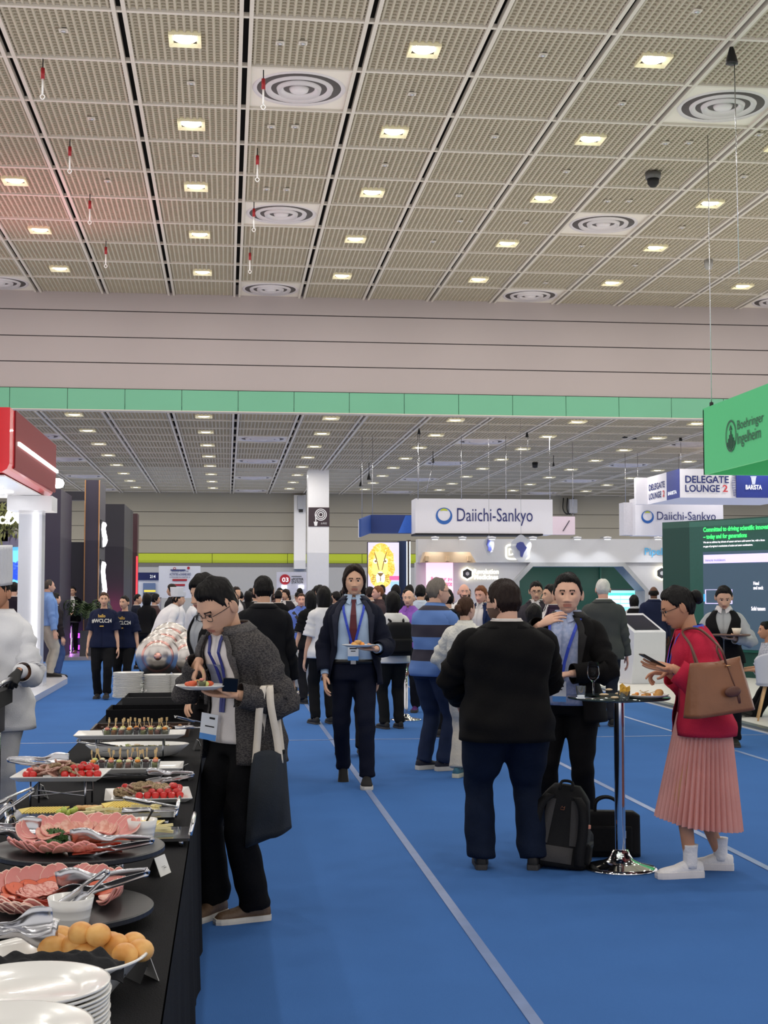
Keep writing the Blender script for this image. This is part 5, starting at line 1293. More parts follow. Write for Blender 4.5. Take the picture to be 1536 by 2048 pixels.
# --- far posters
def poster(x0, y0, x1, y1, Y, lab, m, name='poster_board', cat='poster board'):
    t = thing(name, lab, cat, (0, 0, 0)); o = pbox(x0, y0, x1, y1, Y, .06, m, 'board', t)
    for x in (x0 + 4, x1 - 4): p = at_y(x, y1, Y); MB().box((p.x - .03, Y, 0), (p.x + .03, Y + .05, p.z + .02)).build('post', m_steel, t)
    return t
m_pw = M('poster_white', (226, 228, 236), .6, var=.02); m_navytxt = M('print_navy', (28, 42, 110), .6); m_redtxt = M('print_red', (178, 40, 52), .6); m_wtxt = G('print_white_glow', (248, 248, 250), .5)  # white print is given a glow of its own, no lamp behind it
def plet(s, x0, y0, x1, y1, Y, m, par, bold=.012): a, b = at_y(x0, y1, Y), at_y(x1, y0, Y); return letters(s, (a.x, Y, a.z), X3, Z3, b.x - a.x, b.z - a.z, m, par, bold, .02)
t = poster(317, 1132, 401, 1196, 50, 'white poster board headed activities with red buttons', m_pw)
plet('ACTIVITIES e-DASHBOARD', 339, 1146, 382, 1151, 50, m_navytxt, t); plet('ENGAGE WITH THE', 344, 1141, 377, 1144, 50, m_navytxt, t, 0); plet('CATEGORIES IN CHAPTER 23', 339, 1153, 380, 1156, 50, m_navytxt, t, 0)
pbox(341, 1139, 371, 1141, 49.98, .01, m_navytxt, 'printed_bar', t)
for y in (1158, 1168): pbox(345, y, 374 if y < 1160 else 370, y + 4, 49.98, .01, m_redtxt, 'printed_button', t)
ic = MB(); ring_flat(ic, at_y(377, 1136, 49.98), X3, Z3, 0, .05, 16); ring_flat(ic, at_y(349, 1137, 49.98), X3, Z3, .03, .05, 16); ic.build('printed_emblem', m_redtxt, t)
t = thing('poster_screen', 'small booth numbered 214 with a lit landscape picture', 'display', (0, 0, 0)); Y = 51; _p = at_y(297, 1230, Y); MB().box((_p.x - .35, Y + .06, 0), (_p.x + .35, Y + .2, _p.z + .05)).build('display_base', m_steel, t)
pbox(274, 1145, 320, 1160, Y, .2, M('sign_navy', (26, 36, 92), .5), 'number_sign', t); plet('214', 300, 1150, 311, 1156, Y, m_wtxt, t)
pbox(276, 1160, 318, 1230, Y + .05, .1, m_pw, 'display_panel', t); pbox(286, 1166, 311, 1192, Y, .04, G('screen_dusk', (70, 84, 112), 1.), 'display_screen', t)
pbox(288, 1180, 311, 1184, Y - .02, .02, G('screen_yellow', (210, 190, 70), 1.), 'screen_picture', t); pbox(287, 1186, 310, 1192, Y - .02, .02, G('screen_dark', (24, 24, 30), 1.), 'screen_picture', t)
t = poster(553, 1144, 615, 1190, 53, 'pale poster station board with a red circle numbered 03', M('poster_lilac', (206, 204, 214), .6))
ic = MB(); c = at_y(570, 1159, 52.98); ring_flat(ic, c, X3, Z3, 0, .2, 30); ic.build('printed_circle', m_redtxt, t); plet('03', 564, 1155, 577, 1164, 52.95, m_wtxt, t, .02)
plet('ePOSTER', 583, 1156, 607, 1161, 53, m_blk, t, .02); plet('STATION', 583, 1162, 606, 1167, 53, m_blk, t, .02); pbox(583, 1152, 603, 1153, 52.98, .01, m_blk, 'printed_bar', t)
for x in (563, 597): pbox(x, 1170, x + 11, 1178, 52.9, .05, G('screen_white', (236, 238, 250), 1.4), 'poster_screen', t)
# --- hanging banners
m_ban = M('banner_white', (226, 224, 232), .7, var=.02); m_dsblue = M('print_ds_navy', (42, 48, 110), .6)
def wires(t, pts, Y, ztop):
    for px, py in pts:
        p = at_y(px, py, Y); MB().tube([(p.x, Y, p.z), (p.x, Y, ztop)], .008, 5).build('hanging_wire', m_steel, t)
def ds_logo(cx, cy, r, Y, t):
    c = at_y(cx, cy, Y) ; rr = (at_y(cx + r, cy, Y) - c).x; mb = MB(); n = 48
    out = [c + V((rr * cos(q), -.012, rr * sin(q))) for q in np.linspace(0, 2 * pi, n + 1)]; inn = [c + V((rr * .76 * cos(q), -.012, rr * (.16 + .74 * sin(q)))) for q in np.linspace(0, 2 * pi, n + 1)]
    mb.grid([out, inn], 0, False); mb.build('logo_crescent', M('ds_blue', (38, 96, 176), .5), t)
    mb = MB(); P = [c + V((rr * .62 * cos(q), -.016, rr * (.10 + .80 * sin(q)))) for q in np.linspace(.75, pi - .75, 16)]; Q = [c + V((rr * .62 * cos(q), -.016, rr * (.40 + .26 * sin(q)))) for q in np.linspace(.9, pi - .9, 16)]
    mb.grid([P, Q], 0, False); mb.build('logo_leaf', M('ds_lime', (190, 200, 50), .5), t)
t = thing('hanging_banner', 'large white hanging banner with a blue crescent logo in the middle of the hall', 'banner', (0, 0, 0)); Y = 36
pbox(831, 999, 1105, 1068, Y, .8, m_ban, 'banner_panel', t); pbox(831, 1067.5, 1086, 1070, Y - .05, .85, m_blk, 'banner_shadow', t)  # black strip stands in for the shadow line under the banner
ds_logo(888, 1032, 16.5, Y, t); plet('Daiichi-Sankyo', 914, 1017, 1065, 1051, Y, m_dsblue, t, .0)
wires(t, ((836, 999), (923, 999), (1012, 999), (1100, 999)), Y, ZL)
t = thing('hanging_banner', 'pale pink hanging banner peeking out right of the crescent logo banner', 'banner', (0, 0, 0))
pbox(1098, 1033, 1150, 1069, 37.4, .3, M('banner_pink', (224, 206, 220), .7, var=.03), 'banner_panel', t); wires(t, ((1146, 1033),), 37.4, ZL); mb = MB(); mb.tube([at_y(1126, 1062, 37.38), at_y(1136, 1046, 37.38), at_y(1139, 1041, 37.38)], .012, 5); mb.build('printed_stroke', m_pil, t)
t = thing('hanging_banner', 'dark blue hanging banner with a bright blue wedge left of the white one', 'banner', (0, 0, 0)); Y = 37
pbox(742, 1030, 832, 1066, Y, .4, M('banner_navy', (30, 52, 112), .6), 'banner_panel', t)
mb = MB(); mb.prism([at_y(796, 1066, Y - .01), at_y(811, 1031, Y - .01), at_y(832, 1031, Y - .01), at_y(832, 1066, Y - .01)], (0, -.01, 0)); mb.build('banner_wedge', M('banner_azure', (56, 108, 206), .6), t)
mb = MB(); mb.prism([at_y(742, 1030, Y), at_y(742, 1066, Y), at_y(722, 1074, Y - 1.6), at_y(722, 1038, Y - 1.6)], (-.05, .05, 0)); mb.build('banner_side', M('banner_blue_side', (40, 72, 140), .6), t); mb = MB(); mb.prism([at_y(722, 1038, Y - 1.6), at_y(722, 1074, Y - 1.6), at_y(717, 1075, Y - 1.5), at_y(717, 1040, Y - 1.5)], (0, .05, 0)); mb.build('banner_end', m_ban, t)
wires(t, ((745, 1030), (724, 1037)), Y - .3, ZL)
t = thing('hanging_banner', 'white hanging crescent logo banner partly behind the green screen wall', 'banner', (0, 0, 0)); Y = 40
pbox(1271, 998, 1446, 1071, Y, .6, m_ban, 'banner_panel', t); pbox(1248, 1005, 1272, 1070, Y + .3, .5, M('banner_grey', (206, 204, 212), .7), 'banner_side', t)
ds_logo(1295, 1034, 12.5, Y, t); plet('Daiichi-Sankyo', 1314, 1024, 1431, 1045, Y, m_dsblue, t, .0); wires(t, ((1251, 1005), (1276, 998), (1358, 998)), Y, ZL)
# delegate lounge sign: a hanging box seen at its corner
t = thing('lounge_sign', 'hanging box sign reading delegate lounge 2 with a blue barista panel', 'sign', (0, 0, 0)); Y = 36.5
a, b = at_y(1360, 995, Y), at_y(1600, 940, Y); YB2 = 39.4
MB().box((a.x, Y, a.z), (b.x, YB2, b.z)).build('sign_box', m_ban, t)
m_ln = M('lounge_navy', (34, 52, 136), .5)
pbox(1473, 941, 1600, 995, Y - .03, .03, m_ln, 'barista_panel', t)
plet('DELEGATE', 1370, 952, 1457, 966, Y, m_navytxt, t, .02); plet('LOUNGE', 1370, 970, 1439, 984, Y, m_navytxt, t, .02); plet('2', 1445, 970, 1455, 984, Y, M('print_coral', (206, 60, 70), .5), t, .02); plet('BARISTA', 1491, 970, 1523, 979, Y - .03, m_wtxt, t, .02)
mb = MB(); mb.prism([at_y(1502, 955, Y - .04), at_y(1512, 955, Y - .04), at_y(1510, 969, Y - .04), at_y(1504, 969, Y - .04)], (0, -.005, 0)); px_box(mb, 1501, 952.5, 1513, 954.5, Y - .045, .01); mb.build('cup_icon', M('icon_pale', (190, 196, 226), .5), t)
mb = MB()
for k in range(15):
    p = at_y(1470 + 1.5 * abs(k - 7) ** 1.1 * .3, 944 + k * 3.5, Y - .02); mb.obox(p, (-.10, 0, .012 * (k - 7) * .3), (0, -.01, 0), (0, 0, .014))
mb.build('border_pattern', m_navytxt, t)
xs = a.x - .005
def side_text(s, u0, u1, z0, z1, m): letters(s, (xs, YB2 - u0, a.z + z0), -Y3, Z3, u1 - u0, z1 - z0, m, t, .02, .01)
MB().box((xs - .01, Y, a.z), (xs, Y + 1.1, b.z)).build('barista_panel', m_ln, t)
side_text('DELEGATE', .15, 1.62, .38, .56, m_navytxt); side_text('LOUNGE', .15, 1.3, .12, .30, m_navytxt); side_text('2', 1.42, 1.6, .12, .30, M('print_coral', (0, 0, 0))); xs -= .012; side_text('BARISTA', 1.95, 2.7, .12, .22, m_wtxt)
wires(t, ((1362, 940), (1440, 940)), Y + .4, ZL)
MB().box((a.x - .35, YB2, a.z), (a.x, YB2 + .2, b.z)).build('sign_return', m_ban, t)
# green hanging box banner, right
t = thing('green_banner', 'green hanging box banner with a dark tower emblem at the right edge', 'banner', (0, 0, 0)); gx, g0, g1 = 7.06, 13.2, 20.0
pz = lambda py: at_x(1435, py, gx).z
zt, zb = pz(809), pz(943); m_bgreen = M('banner_green', (64, 168, 110), .65, var=.04)
for lo, hi, nm in (((gx, g0, zb), (gx + .04, g1, zt), 'banner_side'), ((gx, g1 - .04, zb), (gx + 3.5, g1, zt), 'banner_side'), ((gx + 3.46, g0, zb), (gx + 3.5, g1, zt), 'banner_side'), ((gx, g0, zb), (gx + 3.5, g0 + .04, zt), 'banner_side'), ((gx, g0, zt), (gx + 3.5, g1, zt + .02), 'banner_top')): MB().box(lo, hi).build(nm, m_bgreen, t)
m_dkg = M('print_deep_green', (14, 66, 50), .6)
def xlet(s, x0, y0, x1, y1): 
    a, b = at_x(x0, (y0 + y1) / 2, gx - .01), at_x(x1, (y0 + y1) / 2, gx - .01); h = abs(at_x((x0 + x1) / 2, y0, gx).z - at_x((x0 + x1) / 2, y1, gx).z)
    letters(s, (gx - .006, a.y, a.z - h / 2), -Y3, Z3, a.y - b.y, h, m_dkg, t, .0, .004)
xlet('Boehringer', 1474, 841, 1527, 866); xlet('Ingelheim', 1474, 866, 1521, 897)
c = at_x(1461, 872, gx - .012); mb = MB(); ring_flat(mb, c, -Y3, Z3, .19, .215, 36)
mb.v = [(v[0], c.y + (v[1] - c.y) * .95, c.z + (v[2] - c.z) * 1.05) for v in mb.v]
for k in range(-3, 4): mb.box((gx - .014, c.y + k * .045 - .012, c.z - .2 + abs(k) * .02), (gx - .008, c.y + k * .045 + .012, c.z + .07 - abs(k) * .05))
mb.prism([(gx - .012, c.y - .05, c.z + .08), (gx - .012, c.y + .05, c.z + .08), (gx - .012, c.y, c.z + .16)], (-.004, 0, 0)); mb.build('tower_emblem', m_dkg, t)
for (y, x) in ((g1 - .1, gx), (g0 + 2.6, gx)): MB().tube([(x + .1, y, zt), (x + .1, y, ZU)], .008, 6).build('hanging_wire', m_steel, t); MB().lathe([(.0, 0), (.03, .02), (.03, .1), (0, .12)], 10, 0, (x + .1, y, zt)).build('wire_clamp', m_blk, t)
# --- green screen wall, right
t = thing('screen_wall', 'dark green booth wall with a large screen of white and green lettering', 'booth', (0, 0, 0))
A = V((8.66, 27.0, 0)); Bv = V((9.74, 25.0, 0)); u = (Bv - A).normalized(); nn = u.cross(Z3); L = 5.2; h = 3.04
MB().obox(A, u * L, -nn * .5, Z3 * h).build('wall_body', M('booth_green', (26, 68, 62), .45, var=.05), t)
def hit(px, py, off=.0):   # where a picture point meets the screen wall
    d = ray(px, py); o = V((0, 0, EYE)); P = A + nn * off; return o + d * ((P - o).dot(nn) / d.dot(nn))
def wq(x0, y0, x1, y1, off, m, nm, par=t):
    a, b = hit(x0, (y0 + y1) / 2, off), hit(x1, (y0 + y1) / 2, off); xm = x0; zt_, zb_ = hit(x0, y0, off).z, hit(x0, y1, off).z
    return MB().obox((a.x, a.y, zb_), u * (b - a).dot(u), -nn * (off * .8), Z3 * (zt_ - zb_)).build(nm, m, par)
def wl(s, x0, y0, x1, y1, m, bold=.01): a, b = hit(x0, (y0 + y1) / 2, .05), hit(x1, (y0 + y1) / 2, .05); letters(s, (a.x, a.y, hit(x0, y1, .05).z), u, Z3, (b - a).dot(u), hit(x0, y0, .05).z - hit(x0, y1, .05).z, m, t, bold, .006)
wq(1380, 1044, 1640, 1300, .03, M('screen_surround', (38, 92, 84), .3), 'screen_surround'); wq(1407, 1104, 1640, 1296, .04, G('screen_slate', (56, 74, 92), .75), 'screen_panel')
m_lime = G('text_lime', (60, 236, 110), 1.6); m_wt = G('text_white', (250, 240, 250), 1.6); m_lav = G('text_lavender', (196, 186, 232), 1.1); m_lavt = M('text_indigo', (84, 84, 150), .6)
wl('Committed to driving scientific innovation', 1407, 1055, 1548, 1067, m_lime, .03); wl('– today and for generations', 1407, 1069, 1494, 1081, m_lime, .03)
wl('We aim to address key drivers of cancer and turn cold tumors hot, with a focus', 1407, 1083, 1530, 1088, m_wt, .01); wl('on gaps of progress in mechanisms of action and smart combinations.', 1407, 1091, 1506, 1096, m_wt, .01)
wq(1407, 1110, 1640, 1127, .05, m_lav, 'title_bar'); wl('Immune modulators', 1411, 1118, 1451, 1123, m_lavt, 0); wl('Head\nand neck', 1507, 1163, 1527, 1179, m_wt, .02); wl('Solid tumors', 1503, 1213, 1531, 1221, m_wt, .02)
for q in ((1410, 1179, 1464, 1180), (1410, 1206, 1464, 1207.5), (1410, 1179, 1411.5, 1207), (1462, 1179, 1464, 1207)): wq(*q, .05, m_lav, 'outline')
wq(1407, 1188, 1411, 1203, .05, G('text_cyan', (60, 150, 200), 1.), 'outline')
# --- white platform, right
t = thing('lounge_platform', 'white raised lounge floor with a dark edge at the right', 'platform', (0, 0, 0))
MB().box((6.34, 13, 0), (16, 31, .05)).build('platform_floor', M('platform_white', (226, 222, 216), .35, var=.03), t); MB().box((6.22, 13, 0), (6.34, 31, .045)).build('platform_edge', M('edge_grey', (92, 98, 96), .3), t); MB().box((6.18, 13, 0), (6.22, 31, .012)).build('edge_line', m_gloss, t)
# --- middle booths
def poly(pts, Y): return [at_y(x, y, Y) for x, y in pts]
def wallpoly(pts, Y, dep, m, nm, par):
    P = [V((p.x, p.y, max(0, p.z))) for p in poly(pts, Y)]; return MB().prism(P, (0, dep, 0)).build(nm, m, par)
m_bwall = M('booth_grey_wall', (206, 206, 212), .5, var=.03); m_bgr = M('booth_deep_green', (16, 66, 54), .5, var=.05)
t = thing('hexagon_booth', 'pale grey booth with a hexagonal opening onto a deep green room', 'booth', (0, 0, 0)); Y = 33.2
wallpoly([(832, 1125), (1063, 1125), (1030, 1160), (1030, 1335), (832, 1335)], Y, .3, m_bwall, 'front_wall', t); wallpoly([(1250, 1125), (1352, 1125), (1352, 1335), (1298, 1335), (1298, 1180)], Y, .3, m_bwall, 'front_wall', t)
m_frame = M('opening_frame', (168, 170, 174), .4)
for q in ([(1063, 1125), (1250, 1125), (1246, 1133), (1066, 1133)], [(1063, 1125), (1066, 1133), (1039, 1162), (1030, 1160)], [(1250, 1125), (1298, 1180), (1290, 1182), (1246, 1133)], [(1298, 1180), (1298, 1335), (1290, 1335), (1290, 1182)], [(1030, 1160), (1039, 1162), (1039, 1335), (1030, 1335)]): wallpoly(q, Y - .25, .8, m_frame, 'opening_frame', t)
wallpoly([(1025, 1125), (1310, 1125), (1310, 1340), (1025, 1340)], Y + 3.2, .2, m_bgr, 'inner_wall', t); wallpoly([(1200, 1122), (1203, 1122), (1203, 1340), (1200, 1340)], Y + 3.1, .1, M('inner_edge', (24, 78, 66), .5), 'inner_wall_joint', t)
for x in (1110, 1240): p = at_y(x, 1135, Y + 1.6); lamp('AREA', (p.x, p.y, p.z), 22, size=.5, par=t)
wallpoly([(836, 1078), (1384, 1078), (1384, 1125), (836, 1125)], Y - .1, .4, m_gloss, 'header', t)
for x in (870, 925, 984, 1066, 1155, 1215, 1316):
    p = at_y(x, 1079, Y - .7); mb = MB(); mb.lathe([(0, 0), (.09, 0), (.1, .06), (0, .08)], 14, 0, (p.x, p.y, p.z)); mb.build('spot_head', m_gloss, t); MB().lathe([(0, -.004), (.08, -.004)], 14, 0, (p.x, p.y, p.z)).build('spot_lens', m_ledw, t)
    lamp('SPOT', (p.x, p.y, p.z - .02), 20, (.95, .98, 1), .06, (R(28), 0, 0), t, 90)
    MB().box((p.x - .015, p.y, p.z + .05), (p.x + .015, Y - .1, p.z + .08)).build('spot_arm', m_steel, t)
def hexlogo(cx, cy, r, with_text, yl):
    c = at_y(cx, cy, Y - .04); rr = (at_y(cx + r, cy, Y) - c).x
    hx = lambda q, z: [c + V((q * rr * sin(k * pi / 3), z, q * rr * cos(k * pi / 3))) for k in range(6)]
    MB().prism(hx(1.22, -.01), (0, -.02, 0)).build('logo_halo', G('halo_warm', (255, 246, 214), 2.4), t); MB().prism(hx(.92, -.032), (0, -.02, 0)).build('logo_hexagon', M('logo_dark', (66, 68, 74), .5), t); MB().prism(hx(.36, -.054), (0, -.01, 0)).build('logo_core', m_gloss, t)
hexlogo(934, 1147.5, 10.5, 1, 0); hexlogo(1322.5, 1146.5, 10.5, 0, 0); m_halo = G('halo_text', (255, 250, 226), 1.3)
for s, y0, y1, x0, x1 in (('Revolution', 1138, 1148, 947, 997), ('Medicines', 1149, 1159, 948, 996)): plet(s, x0, y0, x1, y1, Y - .06, m_halo, t, .03)
for s, y0, y1 in (('R', 1138, 1147), ('M', 1149, 1158)): plet(s, 1335, y0, 1343, y1, Y - .06, m_halo, t, .03)
plet('Pipeline', 1289, 1096, 1348, 1114, Y - .12, M('print_sky', (92, 180, 232), .5), t, .02)
c = at_y(1035, 1104, Y - .12); P = [(c.x + .28 * math.copysign(abs(cos(q)) ** .35, cos(q)), c.y, c.z + .17 * math.copysign(abs(sin(q)) ** .35, sin(q))) for q in np.linspace(0, 2 * pi, 40)]
MB().tube(P, .022, 6, cap=False).build('rounded_logo', m_halo, t); plet('D', 1017, 1097, 1028, 1111, Y - .12, m_halo, t, .03)
wallpoly([(844, 1125), (952, 1125), (940, 1104), (850, 1104)], Y - .6, .4, M('shelf_oak', (206, 180, 150), .5, scale=6, stretch=(.3, 1, 1)), 'oak_canopy', t)
for x in (852, 893, 936): pbox(x, 1112, x + 6, 1122, Y - .75, .15, M('shelf_oak2', (226, 196, 160), .5), 'oak_bracket', t)
t = thing('pink_screen', 'pink lit screen with red lettering beside the grey booth', 'screen', (0, 0, 0)); pbox(853, 1124, 906, 1200, Y - .35, .08, G('screen_pink', (248, 200, 226), 1.15), 'screen_panel', t)
MB().box(tuple(at_y(853, 1335, Y - .3)[:2]) + (0,), (at_y(906, 1200, Y - .3).x, Y - .2, at_y(906, 1200, Y - .3).z)).build('screen_base', m_bwall, t); m_ptx = G('text_rose', (196, 60, 110), .7); plet('Put your pu', 862, 1154, 904, 1163, Y - .36, m_ptx, t); plet('at mate', 874, 1164, 904, 1172, Y - .36, m_ptx, t)
# lion screen
t = thing('lion_screen', 'tall bright screen with a yellow lion picture', 'screen', (0, 0, 0)); Y = 31
pbox(735, 1084, 799, 1335, Y, .15, m_blk, 'screen_body', t).location.z += 0; pbox(736, 1085, 798, 1200, Y - .01, .012, G('lion_back', (196, 190, 220), 1.), 'screen_panel', t)
def lion(f, m, nm): mb = MB(); f(mb); return mb.build(nm, m, t)
lc = lambda x, y, d=.02: at_y(x, y, Y - d); sc = (at_y(800, 1100, Y) - at_y(790, 1100, Y)).x / 10
def mane(mb):
    rg = np.random.RandomState(3)
    for k in range(260):
        q = rg.uniform(0, 2 * pi); r0 = rg.uniform(8, 24); c = V((762 + r0 * cos(q) * .95, 1128 + r0 * 1.6 * sin(q), 0)); q2 = q + rg.uniform(-.3, .3); l = rg.uniform(5, 11)
        e = V((min(797, max(737, c.x + l * cos(q2))), min(1198, max(1087, c.y + l * 1.3 * sin(q2) + 3)), 0)); n_ = V((-(e.y - c.y), e.x - c.x, 0)).normalized() * 1.5
        d = .014 + .0001 * k; mb.add([lc(c.x + n_.x, c.y + n_.y, d), lc(c.x - n_.x, c.y - n_.y, d), lc(e.x, e.y, d)], [(0, 1, 2)], k % 3, False)
mb = MB(); mb.add([lc(762 + 27 * cos(q) * (1 + .06 * sin(q * 9)), 1132 + 46 * sin(q), .013) for q in np.linspace(0, 2 * pi, 40, False)], [tuple(range(40))], 0, False); mb.v = [(min(max(v[0], lc(737, 0).x), lc(797, 0).x), v[1], v[2]) for v in mb.v]; mb.build('lion_mane', G('lion_gold', (226, 192, 90), .8), t)
mb = MB(); mane(mb); mb.build('lion_mane', [G('lion_ochre', (206, 164, 60), 1.), G('lion_pale', (240, 222, 140), .85), G('lion_tan', (226, 186, 84), 1.)], t, kind='stuff')
E = lambda x, y, rx, ry, d, n=20: [lc(x + rx * cos(q), y + ry * sin(q), d) for q in np.linspace(0, 2 * pi, n, False)]
for pts, m_, nm in ((E(760, 1132, 16, 30, .05), G('lion_face', (240, 218, 130), .85), 'lion_face'), (E(751, 1122, 4.5, 5, .06), G('lion_white', (250, 248, 226), 1.1), 'lion_eye'), (E(771, 1122, 4.5, 5, .06), G('lion_white', (0, 0, 0)), 'lion_eye'), (E(751, 1122.5, 1.8, 2.2, .07), G('lion_line', (110, 84, 50), 1.), 'lion_pupil'), (E(771, 1122.5, 1.8, 2.2, .07), G('lion_line', (0, 0, 0)), 'lion_pupil'), (E(761, 1156, 9, 13, .06), G('lion_white', (0, 0, 0)), 'lion_muzzle'), ([lc(754, 1146, .07), lc(768, 1146, .07), lc(761, 1154, .07)], G('lion_line', (0, 0, 0)), 'lion_nose'), (E(761, 1170, 7, 7, .065), G('lion_face', (0, 0, 0)), 'lion_chin')):
    mb = MB(); mb.add(pts, [tuple(range(len(pts)))], 0, False); mb.build(nm, m_, t)
mb = MB()
for s in (-1, 1):
    for k in range(5): mb.tube([lc(761 + s * (3 + k), 1140 - k * 5, .07), lc(761 + s * (6 + k * 1.6), 1128 - k * 6, .07)], .008, 4)
    for k in range(4): mb.tube([lc(761 + s * 9, 1152 + k * 3, .07), lc(761 + s * 17, 1149 + k * 5, .07)], .006, 4)
mb.tube([lc(761, 1154, .07), lc(761, 1162, .07)], .01, 4); mb.build('lion_lines', G('lion_line', (0, 0, 0)), t)
pbox(779, 1152, 798, 1160, Y - .03, .02, G('label_rose', (214, 96, 150), 1.), 'screen_caption', t); pbox(781, 1163, 798, 1192, Y - .03, .02, G('label_blue', (150, 190, 226), 1.), 'screen_caption', t)
t = thing('navy_panel', 'dark blue booth panel with glowing edges right of the lion screen', 'booth panel', (0, 0, 0))
pbox(799, 1082, 815, 1335, Y + .3, .4, M('panel_navy', (26, 44, 86), .5), 'panel_body', t); pbox(816, 1080, 821, 1335, Y + .6, .3, M('panel_brown', (70, 52, 44), .5), 'panel_post', t)
for x in (813.5, 819.5): pbox(x, 1083, x + 1.4, 1300, Y + .25, .04, G('edge_glow', (226, 240, 250), 1.6), 'edge_light', t)
# hanging map-like cut-outs
m_acr = M('clear_acrylic', (226, 230, 244), .15, trans=.4, var=0, ior=1.2); m_ind = M('cutout_indigo', (70, 78, 150), .5)
for (cx, cy, w_, h_, lab, pts) in ((978, 1091, 15, 30, 'small hanging indigo and white cut-out below the white banner', [(-.6, .9), (.1, 1), (.5, .5), (.9, .3), (.6, -.2), (.8, -.6), (.2, -1), (-.3, -.8), (-.6, -.9), (-.3, -.3), (-.9, .1)]), (1042, 1097, 30, 42, 'larger hanging indigo cut-out in a clear sheet below the white banner', [(-.7, .6), (-.2, .75), (.3, .7), (.6, .3), (.9, .1), (.4, -.5), (.15, -1), (-.15, -.9), (-.2, -.3), (-.6, -.1), (-.85, .25)])):
    t = thing('hanging_cutout', lab, 'decoration', (0, 0, 0)); Y = 32.6; k = len(pts)
    P = [at_y(cx + x * w_ * .62, cy - z * h_ * .58, Y + .03) for x, z in pts]; P = [P[0]] + P[1:]
    Q = [at_y(cx + .66 * w_ * cos(q) * (1 + .12 * sin(3 * q)), cy - .62 * h_ * sin(q) * (1 + .08 * cos(4 * q)), Y) for q in np.linspace(0, 2 * pi, 24, False)]
    MB().prism(Q, (0, .01, 0)).build('acrylic_sheet', m_acr, t)
    MB().prism([p + V((0, -.05, 0)) for p in [at_y(cx + x * w_ * .42, cy - z * h_ * .42, Y) for x, z in pts]], (0, .02, 0)).build('indigo_shape', m_ind, t)
    p = at_y(cx, cy - h_ * .6, Y); MB().tube([(p.x, Y, p.z), (p.x, Y, ZL + .3)], .003, 5).build('thread', m_steel, t)
# monitor in the green booth
t = thing('booth_monitor', 'monitor with a lilac and cyan table in the green room', 'monitor', (0, 0, 0)); Y = 35.4
pbox(1210, 1178, 1280, 1229, Y, .06, m_blk, 'monitor_case', t); pbox(1213, 1181, 1270, 1228, Y - .01, .01, G('mon_cyan', (120, 196, 206), 1.), 'monitor_screen', t); m1, m2 = G('mon_lilac', (206, 190, 226), 1.), G('mon_teal', (60, 160, 150), 1.)
pbox(1214, 1186, 1269, 1190, Y - .02, .008, m2, 'table_row', t)
for y in (1192, 1200, 1208): pbox(1214, y, 1240, y + 6, Y - .02, .008, G('mon_white', (236, 232, 246), 1.), 'table_row', t); pbox(1242, y, 1269, y + 6, Y - .02, .008, m1, 'table_row', t)
p = at_y(1245, 1229, Y); MB().box((p.x - .04, Y, 0), (p.x + .04, Y + .06, p.z + .1)).build('monitor_stand', m_blk, t)
# --- kiosk
q0 = floor_at(1270, 1372); t = thing('touch_kiosk', 'white kiosk with a sloping black touch screen', 'kiosk', (q0.x + .1, q0.y, .05), R(14)); w_ = .32
side = [(-.26, 0), (.26, 0), (.30, .62), (.14, .80), (.52, 1.06), (.46, 1.18), (.36, 1.2), (-.36, .93), (-.34, .55)]
side = [(-.22, 0), (.2, 0), (.12, .45), (.16, .78), (.5, 1.12), (.42, 1.22), (-.34, .90), (-.32, .52)]
mb = MB(); mb.prism([(-w_, y, z) for y, z in side], (2 * w_, 0, 0)); bevel(mb.build('kiosk_body', m_gloss, t), .012)
e = V((0, .76, .32)).normalized(); nrm = V((0, -.32, .76)).normalized(); o0 = V((-w_ + .07, -.34, .90)) + e * .09
MB().obox(o0 + nrm * .003, V((2 * w_ - .14, 0, 0)), e * .62, nrm * .006).build('kiosk_screen', M('kiosk_glass', (16, 26, 46), .08, var=.3), t)
t = thing('black_counter', 'low black counter behind the kiosk', 'counter', (8.15, 25.6, .05)); MB().box((-.45, -.3, 0), (.45, .3, .9)).build('counter_body', m_blk, t); MB().box((-.48, -.33, .9), (.48, .33, .94)).build('counter_top', m_pil2, t)
for k, x in enumerate((-.25, -.05, .15)):
    b_ = thing('bottle', 'small bottle on the black counter behind the kiosk', 'bottle', (8.15 + x, 25.55, .99), 0, 'bottles on the black counter'); MB().lathe([(0, 0), (.04, 0), (.04, .16), (.015, .22), (.015, .27), (0, .27)], 12).build('bottle_body', M('bottle_amber', (92, 70, 46), .2) if k % 2 else m_gloss, b_); MB().lathe([(.017, .265), (.017, .29), (0, .29)], 10).build('cap', m_blk, b_)
